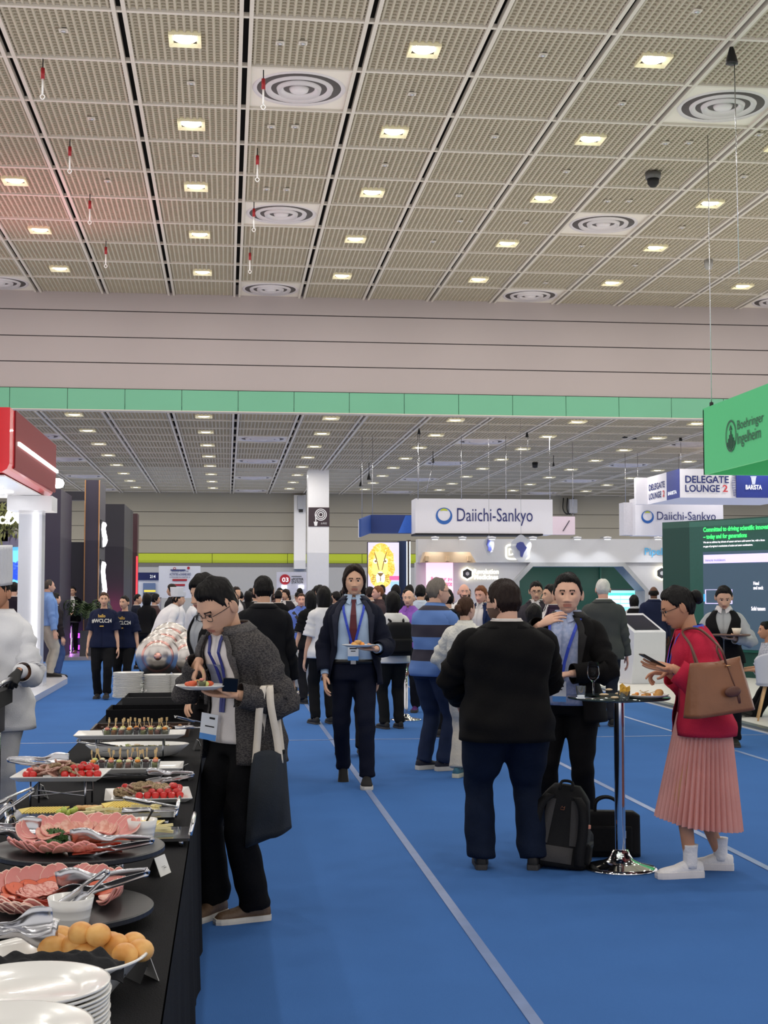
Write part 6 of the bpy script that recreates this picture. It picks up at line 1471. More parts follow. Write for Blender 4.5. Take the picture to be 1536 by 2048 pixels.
# ------------------------------------------------------------------ ceiling fittings
def hook(px, py, lab):
    p = at_z(px, py, ZU - .03); t = thing('ceiling_hook', lab, 'hook', p, 0, 'red and white hooks under the ceiling'); 
    MB().tube([(0, 0, 0), (0, 0, -.12)], .008, 6).build('hook_wire', m_blk, t); MB().lathe([(0, -.12), (.026, -.12), (.026, -.26), (0, -.26)][::-1], 10).build('hook_sleeve', M('hook_red', (150, 24, 34), .4), t)
    mb = MB(); mb.tube([(0, 0, -.26), (0, 0, -.46)], .013, 8); mb.tube([(.0, 0, -.46), (.03, 0, -.49), (0, 0, -.53), (-.03, 0, -.49), (0, 0, -.46)], .008, 6, sub=3); mb.build('hook_rod', m_white, t)
for k, (x, y) in enumerate(((86, 118), (140, 278), (180, 388), (212, 482), (527, 140), (515, 296), (508, 404), (500, 494))):
    hook(x, y, ('red and white hook under the ceiling, number %s from the viewer in the left line' % ['one', 'two', 'three', 'four'][k]) if k < 4 else ('red and white hook under the ceiling, number %s from the viewer in the middle line' % ['one', 'two', 'three', 'four'][k - 4]))
p = at_z(1306, 346, ZU - .02); t = thing('ceiling_camera', 'dark surveillance camera hanging under the ceiling', 'camera', p)
MB().lathe([(0, -.1), (.12, -.1), (.13, 0), (0, 0)], 20).build('camera_mount', M('camera_grey', (86, 84, 84), .5), t); MB().lathe([(0, -.24), (.05, -.23), (.09, -.18), (.1, -.1), (0, -.1)], 20).build('camera_head', m_blk, t)
p = at_z(1417, 520, ZU - .02); t = thing('ceiling_camera', 'pale small camera under the far ceiling right of the third diffuser', 'camera', p); MB().lathe([(0, -.2), (.06, -.19), (.09, -.1), (.09, 0), (0, 0)], 16).build('camera_head', M('camera_pale', (150, 148, 146), .5), t)
sens = MB().box((-.055, -.055, -.015), (.055, .055, .0)).mesh('sensor_plate', m_bar); sens2 = MB().lathe([(0, -.03), (.03, -.028), (.03, -.012), (0, -.012)], 10).mesh('sensor_head', m_steel)
for k, (x, y) in enumerate(((127, 60), (382, 165), (183, 236), (560, 85), (606, 85), (542, 252), (590, 252), (215, 361), (391, 310), (533, 377), (573, 378), (1086, 109), (1244, 206), (824, 187), (990, 272), (770, 329), (1133, 342), (918, 390), (1215, 401), (1258, 401), (1394, 21), (1331, 285), (1378, 284), (920, 441), (1052, 444), (1364, 454), (866, 482), (1163, 491), (1518, 268), (1488, 352), (1270, 530), (1092, 565))):
    p = at_z(x, y, ZU - .005); t = thing('ceiling_sensor', 'small square sensor plate in the high ceiling grid', 'sensor', p, 0, 'sensors in the high ceiling'); link('sensor_plate', sens, t); link('sensor_head', sens2, t)
# rigging bags on their wires
def rig(px, py, Y, w_, h_, lab, top=None, bot=None, z=None):
    p = at_y(px, py, Y); t = thing('rigging_bag', lab, 'rigging bag', p)
    rx = w_ * Y / FPX / 2; hz = h_ * Y / FPX
    mb = MB(); mb.loft([[(rx * s * cos(q), rx * .7 * s * sin(q), hz * zz) for q in np.linspace(0, 2 * pi, 12, False)] for s, zz in ((.06, 0), (.2, -.05), (.55, -.4), (.95, -.85), (1., -.97), (.5, -1))]); mb.build('bag', m_black, t)
    zc = (ZU if Y < YH else ZL) - p.z; MB().tube([(0, 0, -.05), (0, 0, zc)], .010, 6).build('rig_wire', m_blk, t)
    if bot: q = at_y(*bot, Y); MB().tube([(rx * .4, 0, -hz * .8), tuple(q - p)], .007, 5).build('rig_line', m_steel, t)
rig(1463, 88, 16.5, 28, 45, 'large black rigging bag at upper right with a long line falling to the green banner', None, (1478, 548))
for k, (x, y, Y, w_, h_, bot, lab) in enumerate(((838, 856, 34.5, 7, 13, (836, 998), 'black rigging bag directly above the left end of the crescent banner'), (1054, 862, 35, 7, 13, (1055, 900), 'black rigging bag above the right end of the crescent banner'), (1250, 861, 36, 12, 16, None, 'left bag of the pair of black rigging bags'), (1268, 864, 36.2, 12, 15, None, 'right bag of the pair of black rigging bags'), (1361, 866, 36, 8, 17, None, 'black rigging bag above the lounge sign'), (866, 914, 40, 6, 12, (852, 985), 'small black rigging bag lower over the crescent banner'), (738, 946, 44, 9, 14, None, 'small black rigging bag right of the white column'), (722, 962, 46, 9, 11, None, 'smaller rigging bag left of another by the column'), (1107, 922, 41, 5, 11, None, 'small dark rigging bag right of the banner'))): rig(x, y, Y, w_, h_, lab, None, bot)
p = at_z(1070, 925, ZL - .02); t = thing('ceiling_camera', 'small dark camera under the low ceiling above the white banner', 'camera', p); MB().lathe([(0, -.18), (.08, -.16), (.1, 0), (0, 0)], 14).build('camera_head', m_blk, t)
# ================================================================== cocktail table, bags, phone, handbag, cart, chair
q = floor_at(1243, 1738); tx, ty = q.x, q.y + .02; TT = 1.0
t = thing('cocktail_table', 'tall round glass cocktail table on a chrome pole', 'table', (tx, ty, 0))
m_tglass = M('smoked_glass', (60, 74, 74), .04, trans=.5, var=0, ior=1.45)
MB().lathe([(0, TT - .012), (.298, TT - .012), (.303, TT - .006), (.298, TT), (0, TT)], 56).build('table_top', m_tglass, t)
MB().lathe([(0, TT - .03), (.1, TT - .03), (.1, TT - .012), (0, TT - .012)], 28).build('top_plate', m_steel, t)
MB().lathe([(.031, .1), (.031, TT - .03)], 28).build('pole', m_chrome, t)
MB().lathe([(0, 0), (.215, 0), (.218, .006), (.19, .018), (.12, .034), (.075, .055), (.055, .085), (.046, .11), (.031, .112)], 56).build('pole_base', m_chrome, t)
def on_table(px, py): return at_z(px, py, TT)
m_glass = M('clear_glass', (250, 252, 252), .01, trans=1., var=0, ior=1.12)
p = on_table(1187, 1394); t = thing('wine_glass', 'stemmed wine glass on the cocktail table', 'glass', p)
MB().lathe([(0, .0), (.034, .0), (.034, .002), (.008, .006), (.0045, .012), (.0042, .085), (.012, .094), (.030, .112), (.036, .135), (.034, .165), (.028, .205), (.0268, .205), (.0325, .165), (.0345, .135), (.029, .1135), (.011, .0965), (0, .094)], 32).build('glass_body', m_glass, t)
MB().lathe([(0, .097), (.012, .0985), (.027, .113), (0, .113)], 24).build('red_wine', M('red_wine', (70, 12, 24), .1, trans=.3), t)
p = on_table(1162, 1398); t = thing('plastic_cup', 'small clear plastic cup left of the wine glass', 'cup', p); MB().lathe([(0, 0), (.022, 0), (.03, .075), (.0285, .075), (.021, .003), (0, .003)], 24).build('cup_body', m_cup, t); MB().lathe([(0, .003), (.0215, .003), (.022, .02), (0, .02)], 20).build('cup_content', m_wtxt, t)
p = on_table(1292, 1396); t = thing('snack_plate', 'white plate of leftovers on the cocktail table', 'plate', p); link('plate_body', pm, t).scale = (.9, .9, .9)
for k in range(7):
    mb = MB(); mb.sphere((0, 0, 0), (.018, .013, .011), 9, 6); put('leftover', 'scrap of pastry on the leftovers plate', 'food scrap', 'leftovers on the table plate', mb.mesh('leftover', (m_crust, FILL[1], m_bun)[k % 3]), (p.x - .07 + .024 * k, p.y + .03 * sin(k * 2), p.z + .016 + .006 * (k % 2)), k)
for k in range(4): mb = MB(); mb.tube([(0, 0, 0), (.05 * cos(k * 1.7), .05 * sin(k * 1.7), .014)], .002, 6); put('used_pick', 'used wooden pick lying on the leftovers plate', 'pick', 'used picks on the plate', mb.mesh('used_pick', m_pick), (p.x + .02 * (k - 2), p.y - .02, p.z + .03))
p = on_table(1320, 1398); mb = MB(); mb.sphere((0, 0, 0), (.026, .024, .022), 14, 9); put('bread_piece', 'round bread piece at the right of the leftovers plate', 'bread', None, mb.mesh('bread_piece', m_bun), (p.x - .005, p.y, p.z + .036))
p = on_table(1248, 1400); t = thing('snack_cup', 'paper cup holding an orange yellow napkin on the cocktail table', 'cup', p, .3); MB().lathe([(0, 0), (.028, 0), (.036, .05), (.034, .05), (.027, .004), (0, .004)], 18).build('cup_body', m_cup, t)
mb = MB(); mb.grid([[(-.035 + .016 * j + .006 * sin(i), -.01 + .006 * sin(j * 2 + i), .03 + .018 * i + .012 * sin(j * 1.5)) for j in range(5)] for i in range(4)], 0, False); mb.build('folded_napkin', M('napkin_yellow', (236, 180, 66), .8), t).modifiers.new('t', 'SOLIDIFY').thickness = .004
for k, (x, y) in enumerate(((1208, 1392), (1218, 1386), (1230, 1398), (1240, 1394))): p = on_table(x, y); mb = MB(); mb.sphere((0, 0, 0), (.03, .022, .008), 10, 6); put('cracker', 'pale cracker beside the wine glass', 'biscuit', 'crackers by the wine glass', mb.mesh('cracker', M('cracker_pale', (222, 196, 160), .6, var=.2)), (p.x, p.y, TT + .008 + .012 * (k % 2)), k)
# backpack on the floor
q = floor_at(1130, 1738); t = thing('backpack', 'black and grey backpack leaning on the floor under the cocktail table', 'backpack', (q.x - .03, q.y + .06, .015), R(-22)); t.rotation_euler.y = R(6)
m_nyl = cloth('black_nylon', (26, 26, 28), .6, bump=.3, var=.2); m_gry = cloth('grey_nylon', (70, 68, 68), .7, bump=.3)
def blob(rows_z, w_, d_, lean, ex=.5, n=36):
    return [[(w_(z) * math.copysign(abs(cos(a)) ** ex, cos(a)), d_(z) * math.copysign(abs(sin(a)) ** ex, sin(a)) + lean(z), z) for a in np.linspace(0, 2 * pi, n, False)] for z in rows_z]
zs_ = np.linspace(0.005, .455, 18); W_ = lambda z: .172 * (1 - .0 * z) * min(1, (.47 - z) / .12 + .25) ** .5 * (1 - .25 * (z / .45) ** 2); D_ = lambda z: .10 * min(1, (.47 - z) / .1 + .2) ** .5 * (1 - .35 * z / .45); LN = lambda z: .22 * z
mb = MB(); mb.loft(blob(zs_, W_, D_, LN)); mb.build('bag_body', m_nyl, t)
f = lambda x, z, o=.0: V((x, LN(z) - D_(z) * 1.0 - o, z))
for s in (-1, 1):
    mb = MB(); mb.grid([[f(s * (.045 + .05 * u_ + .02 * (1 - v_)), .13 + .25 * v_, .006 + .012 * sin(pi * u_) * sin(pi * v_)) for u_ in np.linspace(0, 1, 6)] for v_ in np.linspace(0, 1, 10)]); mb.build('back_pad', m_gry, t)
    mb = MB(); P, _ = catmull([f(s * .075, .40, .02), f(s * .125, .34, .05), f(s * .14, .22, .045), f(s * .135, .10, .03), f(s * .14, .03, .012)], [(1, 1)] * 5, 6)
    mb.grid([[p + V((-.026, -.003, 0)), p + V((0, -.012, 0)), p + V((.026, -.003, 0))] for p in P]); mb.build('shoulder_strap', m_nyl, t).modifiers.new('t', 'SOLIDIFY').thickness = .012
mb = MB(); mb.grid([[f(-.09 + .18 * u_, .03 + .09 * v_, .008 + .014 * sin(pi * u_) * sin(pi * v_)) for u_ in np.linspace(0, 1, 8)] for v_ in np.linspace(0, 1, 6)]); mb.build('lumbar_pad', m_gry, t)
mb = MB(); mb.tube([f(-.035, .43, .0), f(-.03, .475, .0), f(.03, .475, .0), f(.035, .43, .0)], .009, 8, sub=4); mb.build('top_handle', m_nyl, t)
mb = MB(); mb.tube([f(-.012, .33, .016), f(-.004, .345, .016), f(.004, .335, .016), f(.012, .345, .016), f(.010, .325, .016), f(-.012, .325, .016)], .0016, 5); mb.build('stitched_emblem', M('stitch_copper', (150, 90, 60), .5), t)
c = t.matrix_basis @ V((.165, .0, .13)); tb = thing('water_bottle', 'clear water bottle with a pink cap in the backpack side pocket', 'bottle', (c.x, c.y - .02, c.z), 0)
MB().lathe([(0, 0), (.026, 0), (.03, .01), (.03, .035), (.027, .04), (.03, .05), (.029, .075), (.013, .10), (.0125, .112), (0, .112)], 24).build('bottle_body', m_cup, tb); MB().lathe([(.0145, .108), (.0145, .128), (0, .128)], 18).build('bottle_cap', M('cap_pink', (226, 150, 130), .5), tb)
mb = MB(); mb.box((.14, -.06, .03), (.19, .07, .15)); bevel(mb.build('side_pocket', m_nyl, t), .015)
q = floor_at(1235, 1728); t = thing('briefcase', 'black soft briefcase on the floor behind the chrome pole', 'briefcase', (q.x + .01, q.y + .28, 0), R(-10))
mb = MB(); mb.loft(blob(np.linspace(.004, .27, 12), lambda z: .205 * min(1, (.29 - z) / .06 + .35) ** .5, lambda z: .075 * (1 - .4 * z / .27), lambda z: 0, .35)); mb.build('bag_body', m_nyl, t)
for s in (-1, 1): mb = MB(); mb.tube([(-.07, s * .03, .25), (-.06, s * .03, .33), (.0, s * .02, .355), (.06, s * .03, .33), (.07, s * .03, .25)], .009, 8, sub=4); mb.build('carry_handle', m_nyl, t)
mb = MB(); mb.box((-.15, -.092, .03), (.15, -.06, .19)); bevel(mb.build('front_pocket', m_nyl, t), .012); mb = MB(); mb.box((.1, -.096, .12), (.112, -.09, .165)); mb.build('zip_pull', m_steel, t)
# phone and handbag of the woman in red
hq = pr.handpt('L', (.005, .10, -.022)); t = thing('phone', 'dark phone held by the person in the crimson jacket', 'phone', hq + V((-.01, 0, .018))); t.rotation_euler = (R(0), R(28), R(6))
bevel(MB().box((-.075, -.036, -.004), (.075, .036, .004)).build('phone_body', m_black, t), .003); MB().box((-.072, -.033, .004), (.072, .033, .0046)).build('phone_screen', G('phone_screen', (120, 116, 124), .5), t); MB().box((-.07, .015, -.0055), (-.04, .033, -.004)).build('phone_camera', m_steel, t)
c = at_y(1441, 1376, pr.loc.y - .37); t = thing('handbag', 'large tan leather handbag with brown straps on the elbow', 'handbag', (c.x, c.y, c.z - .14), R(6)); t.rotation_euler = (0, R(-7), R(6))
m_lea = M('tan_leather', (132, 84, 56), .38, var=.2, scale=8, bump=.15); m_lea2 = M('strap_brown', (92, 54, 42), .5)
mb = MB(); mb.loft([[((.20 - .055 * u_ + .012 * sin(3 * a)) * math.copysign(abs(cos(a)) ** .35, cos(a)) + .012 * u_, (.075 - .05 * u_ ** 1.5) * math.copysign(abs(sin(a)) ** .6, sin(a)), .285 * u_ + .012 * cos(2 * a) * u_) for a in np.linspace(0, 2 * pi, 44, False)] for u_ in np.linspace(0, 1, 14)]); mb.build('bag_body', m_lea, t)
shp = pr.rootM @ pr.P((-.13, -.01, 1.445)); inv = (Matrix.Translation(t.location) @ t.rotation_euler.to_matrix().to_4x4()).inverted(); shl = inv @ shp
for s in (-1, 1):
    mb = MB(); P, _ = catmull([V((.06, s * .02, .26)), V((.04, s * .03, .34)), shl.lerp(V((.04, 0, .34)), .5) + V((.03, -.045, 0)), shl + V((.02, -.02, .035)), shl + V((-.06, .02, .03)), shl.lerp(V((-.10, 0, .30)), .35) + V((-.06, -.07, 0)), V((-.10, s * .02, .26))], [(1, 1)] * 7, 6)
    mb.tube(P, .007, 8); mb.build('strap', m_lea2, t)
mb = MB(); mb.tube([(.06, -.03, .26), (.07, -.05, .18), (.085, -.06, .1)], .004, 6); mb.lathe([(0, -.05), (.012, -.05), (.01, 0), (0, .01)], 10, 0, (.085, -.062, .1)); mb.build('tassel', m_lea2, t)
mb = MB(); mb.sphere((.045, -.085, .12), (.05, .014, .03), 12, 8); mb.build('leather_charm', m_lea2, t); mb = MB(); mb.lathe([(.012, 0), (.016, .004), (.012, .008)], 16, 0, (.06, -.04, .255)); mb.build('strap_ring', m_gold, t)
# service cart at the left edge
q = floor_at(18, 1640); t = thing('service_cart', 'service cart with a black top and grey pole at the left edge', 'cart', (-1.50, 8.75, 0)); t.scale.z = 1.07
MB().box((-.5, -.3, .86), (.16, .3, .95)).build('cart_top', m_blk, t); MB().box((-.46, -.26, .70), (.12, .26, .86)).build('cart_drawer', m_pil2, t)
for x in (-.44, .08):
    for y in (-.24, .24): MB().tube([(x, y, .06), (x, y, .86)], .022, 10).build('cart_leg', m_steel, t); MB().sphere((x, y, .045), .045, 12, 8).build('caster', m_blk, t)
MB().box((-.46, -.26, .22), (.12, .26, .25)).build('cart_shelf', m_steel, t); MB().tube([(.11, -.29, .95), (.17, -.2, 1.0), (.17, .2, 1.0), (.11, .29, .95)], .016, 8, sub=4).build('push_handle', m_steel, t)
t2 = thing('cart_plate', 'white plate on top of the service cart', 'plate', (-1.56, 8.7, 1.018)); link('plate_body', pm, t2)
# lounge chair, right edge
def lounge_chair(x, y, rz, lab):
    t = thing('lounge_chair', lab, 'chair', (x, y, .05), rz); mb = MB(); rows = []
    for v_ in np.linspace(0, 1, 14):
        rows.append([])
        for u_ in np.linspace(-1, 1, 16):
            a = u_ * 1.25; r = .25; rows[-1].append((r * sin(a) * (1 + .1 * v_), -.02 - r * cos(a) * .9 + .0, .44 + .40 * v_ * (1 - .25 * u_ * u_)))
    mb.grid(rows); mb.build('back_shell', m_gloss, t).modifiers.new('t', 'SOLIDIFY').thickness = .02
    MB().lathe([(0, .42), (.23, .42), (.25, .44), (.23, .47), (0, .475)], 30).build('seat', m_gloss, t)
    for sx in (-1, 1):
        for sy in (-1, 1): MB().tube([(sx * .13, sy * .13, .42), (sx * .23, sy * .23, 0)], [.018, .011], 10).build('leg', M('beech', (206, 166, 118), .5), t)
    return t
q = at_z(1530, 1440, .05); lounge_chair(q.x + .15, q.y, R(160) if False else R(-20), 'white shell chair with wooden legs at the right edge')
# cordon stands
def stanchion(px, py, lab, r=.2, h=1.05):
    q = floor_at(px, py); t = thing('cordon_stand', lab, 'stand', q); MB().lathe([(0, 0), (r, 0), (r, .012), (r * .35, .035), (.04, .07), (.026, .08)], 40).build('stand_base', m_chrome, t)
    MB().lathe([(.026, .075), (.026, h), (.0, h + .01)], 20).build('stand_pole', m_chrome, t); MB().lathe([(0, h - .002), (.3, h), (.3, h + .015), (0, h + .018)], 36).build('stand_top', m_tglass, t); return t
stanchion(599, 1391, 'chrome pole table beside the man in the blue shirt', .26, 1.0); stanchion(812, 1440, 'chrome pole table base between the backpack wearer and the polo shirt', .2, 1.0)
# ================================================================== everybody else
def crowd(px, ytop, Y, yaw, label, top=('suit', (24, 24, 28)), bottom=(22, 22, 26), sex='m', hair='short', hairc='black', skin_='asian', group=None, detail=None, hat=0., **k):
    x = at_y(px, 1189, Y).x; H = EYE + (1189 - ytop) * Y / FPX * .985 - hat
    det = detail if detail is not None else (2 if Y < 13 else 1 if Y < 24.5 else 0)
    p = Person(label, (x, Y, k.pop('z', 0)), yaw, k.pop('H', min(1.92, max(1.5, H))), sex, skin_, hair, hairc, det, seed=int(px + ytop), group=group, **k)
    bm = cloth('trouser_%d_%d_%d' % bottom, bottom, var=.25); p.trousers(bm, 1.06, .07); p.shoes(M('shoe_black', (26, 24, 24), .6), M('sole_grey', (58, 56, 56), .7))
    kind, c = top; tm = cloth('top_%d_%d_%d' % c, c, var=.15)
    if kind == 'suit':
        op = jopen(.36, .5); p.torso('shirt', m_tee, .95, 1.50, .012, sleeves=0); p.torso('suit_jacket', tm, .80, 1.49, .028, op, .10, 1., 1.1, arm=1.06)
        if det: p.lapels(tm, op, 1.1, .03); p.collar(m_tee, .014)
    elif kind == 'tee': p.torso('tshirt', tm, .84, 1.475, .026, None, .08, .45, 1.2, arm=1.12)
    elif kind == 'shirt':
        p.torso('shirt', tm, .92, 1.495, .02, None, .04, 1., 1.1, arm=1.05)
        if det: p.collar(tm, .016)
    elif kind == 'vest':
        p.torso('shirt', tm, .94, 1.495, .016, None, .0, 1., 1.1, arm=1.08); p.collar(k.get('col', tm), .016); p.torso('vest', cloth('black_vest', (22, 21, 23)), .90, 1.47, .028, jopen(.5, .02, 1.47, 1.15), .03, 0)
    return p
W2 = 'walking toward us in the left aisle'
# two helpers in navy T-shirts
for px, yt, Y, lab, hc, yw in ((208, 1184, 21.9, 'person in a navy lettered T-shirt, left one of a pair in the aisle', 'brown', 176), (250, 1191, 22.3, 'person in a navy lettered T-shirt, right one of the aisle pair', 'black', 168)):
    p = crowd(px, yt, Y, yw, lab, ('tee', (28, 34, 58)), (22, 22, 24), 'f', 'back', hc, detail=1, lift=(0, .02), feet=((.09, -.05, 4), (-.09, .16, 4)), gw=1.1, head=(8 if px < 220 else -18, 2))
    mw = G('shirt_print', (240, 240, 240), .15)
    f0 = p.front(0, 1.28, .045); z = f0.z
    letters('#WCLC24', (.15, f0.y + .012, z - .035), -X3, Z3, .30, .065, M('print_cream', (236, 232, 216), .6), p.root, .02, .004)
    letters('hello', (.055, f0.y + .014, z + .05), -X3, Z3, .11, .05, M('print_gold', (222, 178, 80), .6), p.root, .03, .004)
    MB().box((-.03, f0.y + .016, z - .09), (.03, f0.y + .018, z - .075)).build('shirt_print', M('print_gold', (0, 0, 0)), p.root)
# left booth visitors
crowd(97, 1170, 26, -70, 'person in a light blue shirt and khaki trousers by the white pillar', ('shirt', (128, 164, 222)), (190, 184, 172), hair='thin', hairc='greydark', skin_='light', detail=1, z=.1, gw=1.15, belly=.04)
crowd(111, 1186, 27.6, -60, 'person with a dark waistcoat and jeans behind the light blue shirt', ('suit', (40, 36, 40)), (70, 92, 140), skin_='light', z=0)
crowd(28, 1176, 25.6, -20, 'dark-haired person in dark clothes under the blue video screen', ('suit', (40, 34, 44)), skin_='light', z=.1)
p = crowd(143, 1204, 37.0, 168, 'person in a black suit sitting on the purple stage reading', ('suit', (26, 24, 28)), sit=.47, H=1.72, feet=((.12, .42, 6), (-.12, .40, 6)), L=dict(w=(-.12, .34, 1.0)), Rr=dict(w=(.1, .34, 1.02)), z=-.42 + .08 + .0) if False else None
p = Person('person in a black suit sitting on the purple lit stage, reading papers', (at_y(144, 1300, 37.0).x, 37.0, .08), 170, 1.72, 'm', 'asian', 'short', 'black', 1, sit=.90, feet=((.12, .10, 6), (-.12, .08, 6)), L=dict(w=(-.10, .34, 1.05)), Rr=dict(w=(.12, .34, 1.08)))
p.trousers(m_blackjean); p.shoes(M('brown_leather', (0, 0, 0))); p.torso('shirt', m_tee, .95, 1.5, .012, sleeves=0); p.torso('suit_jacket', m_blackwool, .84, 1.49, .028, jopen(.4, .6), .08)
t = thing('stool', 'high dark stool under the seated visitor', 'stool', (p.loc.x, 37.0, .08)); MB().lathe([(0, .78), (.2, .78), (.21, .82), (0, .84)], 20).build('seat', m_pil2, t); MB().lathe([(.22, 0), (.2, .02), (.03, .04), (.03, .78)], 16).build('pedestal', m_steel, t)
t = thing('paper_sheet', 'white paper held by the seated visitor', 'paper', at_y(127, 1224, 36.5)); o = MB().box((-.2, -.02, -.004), (.2, .2, .004)).build('sheet', m_pw, t); t.rotation_euler = (R(20), R(-14), 0)
# big chef, left edge
q = at_y(30, 1189, 9.3); m_chef = cloth('chef_white', (226, 226, 230), .8, bump=.3, var=.05)
pc_ = Person('chef in a white jacket and tall white hat, cut off at the left edge', (q.x - .10, 9.3, 0), 160, 1.73, 'm', 'tan', 'crop', 'black', 2, 1.0, 1.05, head=(-10, 6), L=dict(px=(38, 1342, -.38), pose='fist', hint=(-.25, -.3, -1), mi=4, dir=(.1, .6, -.6)), Rr=dict(w=(.2, .3, 1.0)))
pc_.trousers(cloth('chef_trouser', (206, 206, 210)), 1.15, .10); pc_.shoes(M('boot_black', (24, 24, 26), .5), m_blk, kind='boot')
pc_.torso('chef_jacket', m_chef, .74, 1.495, .034, None, .14, .86, 1.1, arm=1.02, wr=.008); pc_.collar(m_chef, .02)
def toque(p, h=.24, r=.105, pleats=26):
    mb = MB(); rows = []
    for u_ in np.linspace(0, 1, 12): rows.append([p.tohead(((r + .012 * u_ + .004 * sin(a * pleats) * min(1, u_ * 3)) * cos(a) * .84, -.006 + (r + .012 * u_ + .004 * sin(a * pleats) * min(1, u_ * 3)) * sin(a), .055 + h * u_)) for a in np.linspace(0, 2 * pi, pleats * 6, False)])
    mb.loft(rows); p.put('chef_hat', mb, m_chef)
toque(pc_, .26)
S, E, W = pc_.arms['L']; mb = MB(); mb.tube([E.lerp(W, .80), E.lerp(W, .9), W], [.044, .046, .042], 14); pc_.put('rolled_cuff', mb, m_chef)
mb = MB()
for k in range(5): mb.sphere(tuple(pc_.front(.03, 1.02 + .085 * k, .046)), .009, 8, 6)
pc_.put('buttons', mb, M('button_grey', (120, 120, 126), .4))['kind'] = 'stuff'
# far chefs and the polo wearer
p = crowd(322, 1190, 23.5, -62, 'chef in white with a tall hat leaning over the far counter', ('shirt', (232, 230, 232)), (226, 224, 226), hair='crop', detail=1, hunch=14, lean=16, H=1.70); toque(p, .17)
p = crowd(351, 1186, 26.5, -70, 'second chef in a round white hat behind the first far chef', ('shirt', (232, 230, 232)), (226, 224, 226), hair='crop', detail=1, lean=8); toque(p, .10, .12)
p = crowd(386, 1181, 22.6, -84, 'person in a white polo with a dark backpack looking at a phone', ('tee', (222, 222, 224)), (26, 26, 30), detail=1, hunch=8, head=(0, 22), gw=1.15, L=dict(w=(-.04, .36, 1.12)), Rr=dict(w=(.05, .36, 1.12)))
crowd(294, 1186, 27.5, -20, 'person in black seen from behind beside the numbered booth', ('shirt', (24, 24, 26)), hair='bob', sex='f')
# waiter behind the blazer
p = crowd(432, 1146, 9.5, 118, 'waiter in a grey shirt and black vest behind the charcoal blazer', ('vest', (176, 178, 182)), (26, 24, 28), hair='mop', hairc='black', detail=2, head=(10, 14), hunch=6, H=1.74, L=None, Rr=dict(px=(384, 1392, -.12), hint=(.6, -.8, .1), up=(0, .9, .3)))
# person in black behind, back to us
p = crowd(527, 1153, 12.4, 8, 'person in a black suit with back to us beside the charcoal blazer', ('suit', (26, 26, 29)), hair='short', detail=2, gw=1.08)
p = crowd(603, 1187, 23.2, 176, 'person in a blue shirt with a dark crossbody strap and pale trousers', ('shirt', (104, 128, 206)), (186, 186, 188), hair='crop', hairc='brown', skin_='pink', detail=1, L=dict(w=(-.16, .32, 1.08)), gw=1.15)
p.strip_front('crossbody_strap', [(.15, 1.42), (.06, 1.30), (-.06, 1.16), (-.16, 1.02)], .05, m_black, .04)
p = crowd(648, 1172, 17.3, 12, 'person with long black hair and a white T-shirt behind the navy suit', ('tee', (230, 228, 228)), (24, 24, 26), 'f', 'long', detail=1)
p = crowd(622, 1182, 20.5, 20, 'person with long black hair and a black top left of the navy suit', ('tee', (22, 22, 24)), (30, 30, 34), 'f', 'long', detail=1)
p = crowd(706, 1168, 13.8, 2, 'person in dark trousers hidden behind the navy suit', ('suit', (28, 28, 32)), (34, 34, 40), detail=1, H=1.66, lift=(.02, 0))
def worn_pack(p, lab, m=None, w_=.15, h=.42):
    c = p.rootM @ p.surf(1.34, pi, .03); t = thing('backpack', lab, 'backpack', (c.x, c.y, c.z - h * .95 * p.k), R(p.yaw)); zs = np.linspace(0, h * p.k, 12)
    mb = MB(); mb.loft(blob(zs, lambda z: w_ * min(1, (h + .02 - z) / .1 + .2) ** .5, lambda z: .085 * min(1, (h + .03 - z) / .12 + .2) ** .6, lambda z: -.085)); mb.build('bag_body', m or m_nyl, t)
    mb = MB(); mb.loft(blob(np.linspace(.04, .2, 6), lambda z: w_ * .8, lambda z: .04, lambda z: -.16)); mb.build('front_pocket', m or m_nyl, t)
    for s in (-1, 1): mb = MB(); mb.tube([(s * .08, -.02, h * .95), (s * .1, .06, h * 1.04), (s * .1, .12, h * 1.0)], .014, 6, sub=3); mb.build('strap', m or m_nyl, t)
p = crowd(786, 1183, 16.6, 14, 'person with a black bob and white top wearing a black backpack', ('tee', (228, 226, 224)), (26, 27, 28), 'f', 'bob', detail=1); worn_pack(p, 'black backpack worn over a white top behind the navy suit')
p = crowd(818, 1180, 19.0, 158, 'bald person in a purple shirt beyond the backpack', ('shirt', (150, 96, 190)), (24, 24, 30), hair='bald', hairc='grey', skin_='light', detail=1); p.shoes(M('shoe_purple', (112, 60, 140), .6), M('sole_grey', (0, 0, 0)), .03)
p = crowd(757, 1171, 23, 96, 'person with auburn pinned up hair facing left in the crowd', ('shirt', (70, 56, 60)), sex='f', hair='back', hairc='auburn', skin_='pink', detail=1)
p = crowd(841, 1170, 21, -20, 'dark-haired person in a pale jacket just left of the striped polo', ('shirt', (196, 206, 222)), detail=1)
p = crowd(893, 1178, 15.6, -4, 'person in a black jacket with a bag right of the striped polo', ('suit', (24, 27, 34)), skin_='light', detail=1, gw=1.15); worn_pack(p, 'black backpack between the striped polo and the white blouse', None, .16)
p = crowd(928, 1167, 20, 176, 'bald bearded person in a white shirt with a lanyard facing us', ('shirt', (232, 230, 230)), (40, 40, 50), hair='bald', hairc='grey', skin_='pink', detail=1, beard=True); p.lanyard(badge=False)
p = crowd(964, 1171, 18.6, 140, 'person with reddish hair and a navy jacket behind the black jacket', ('suit', (36, 48, 84)), hair='short', hairc='auburn', skin_='pink', detail=1, head=(0, 10))
p = crowd(1072, 1162, 17.4, 160, 'person with glasses and a grey suit behind the raised hand', ('suit', (60, 56, 62)), detail=1, head=(10, 8)); p.glasses()
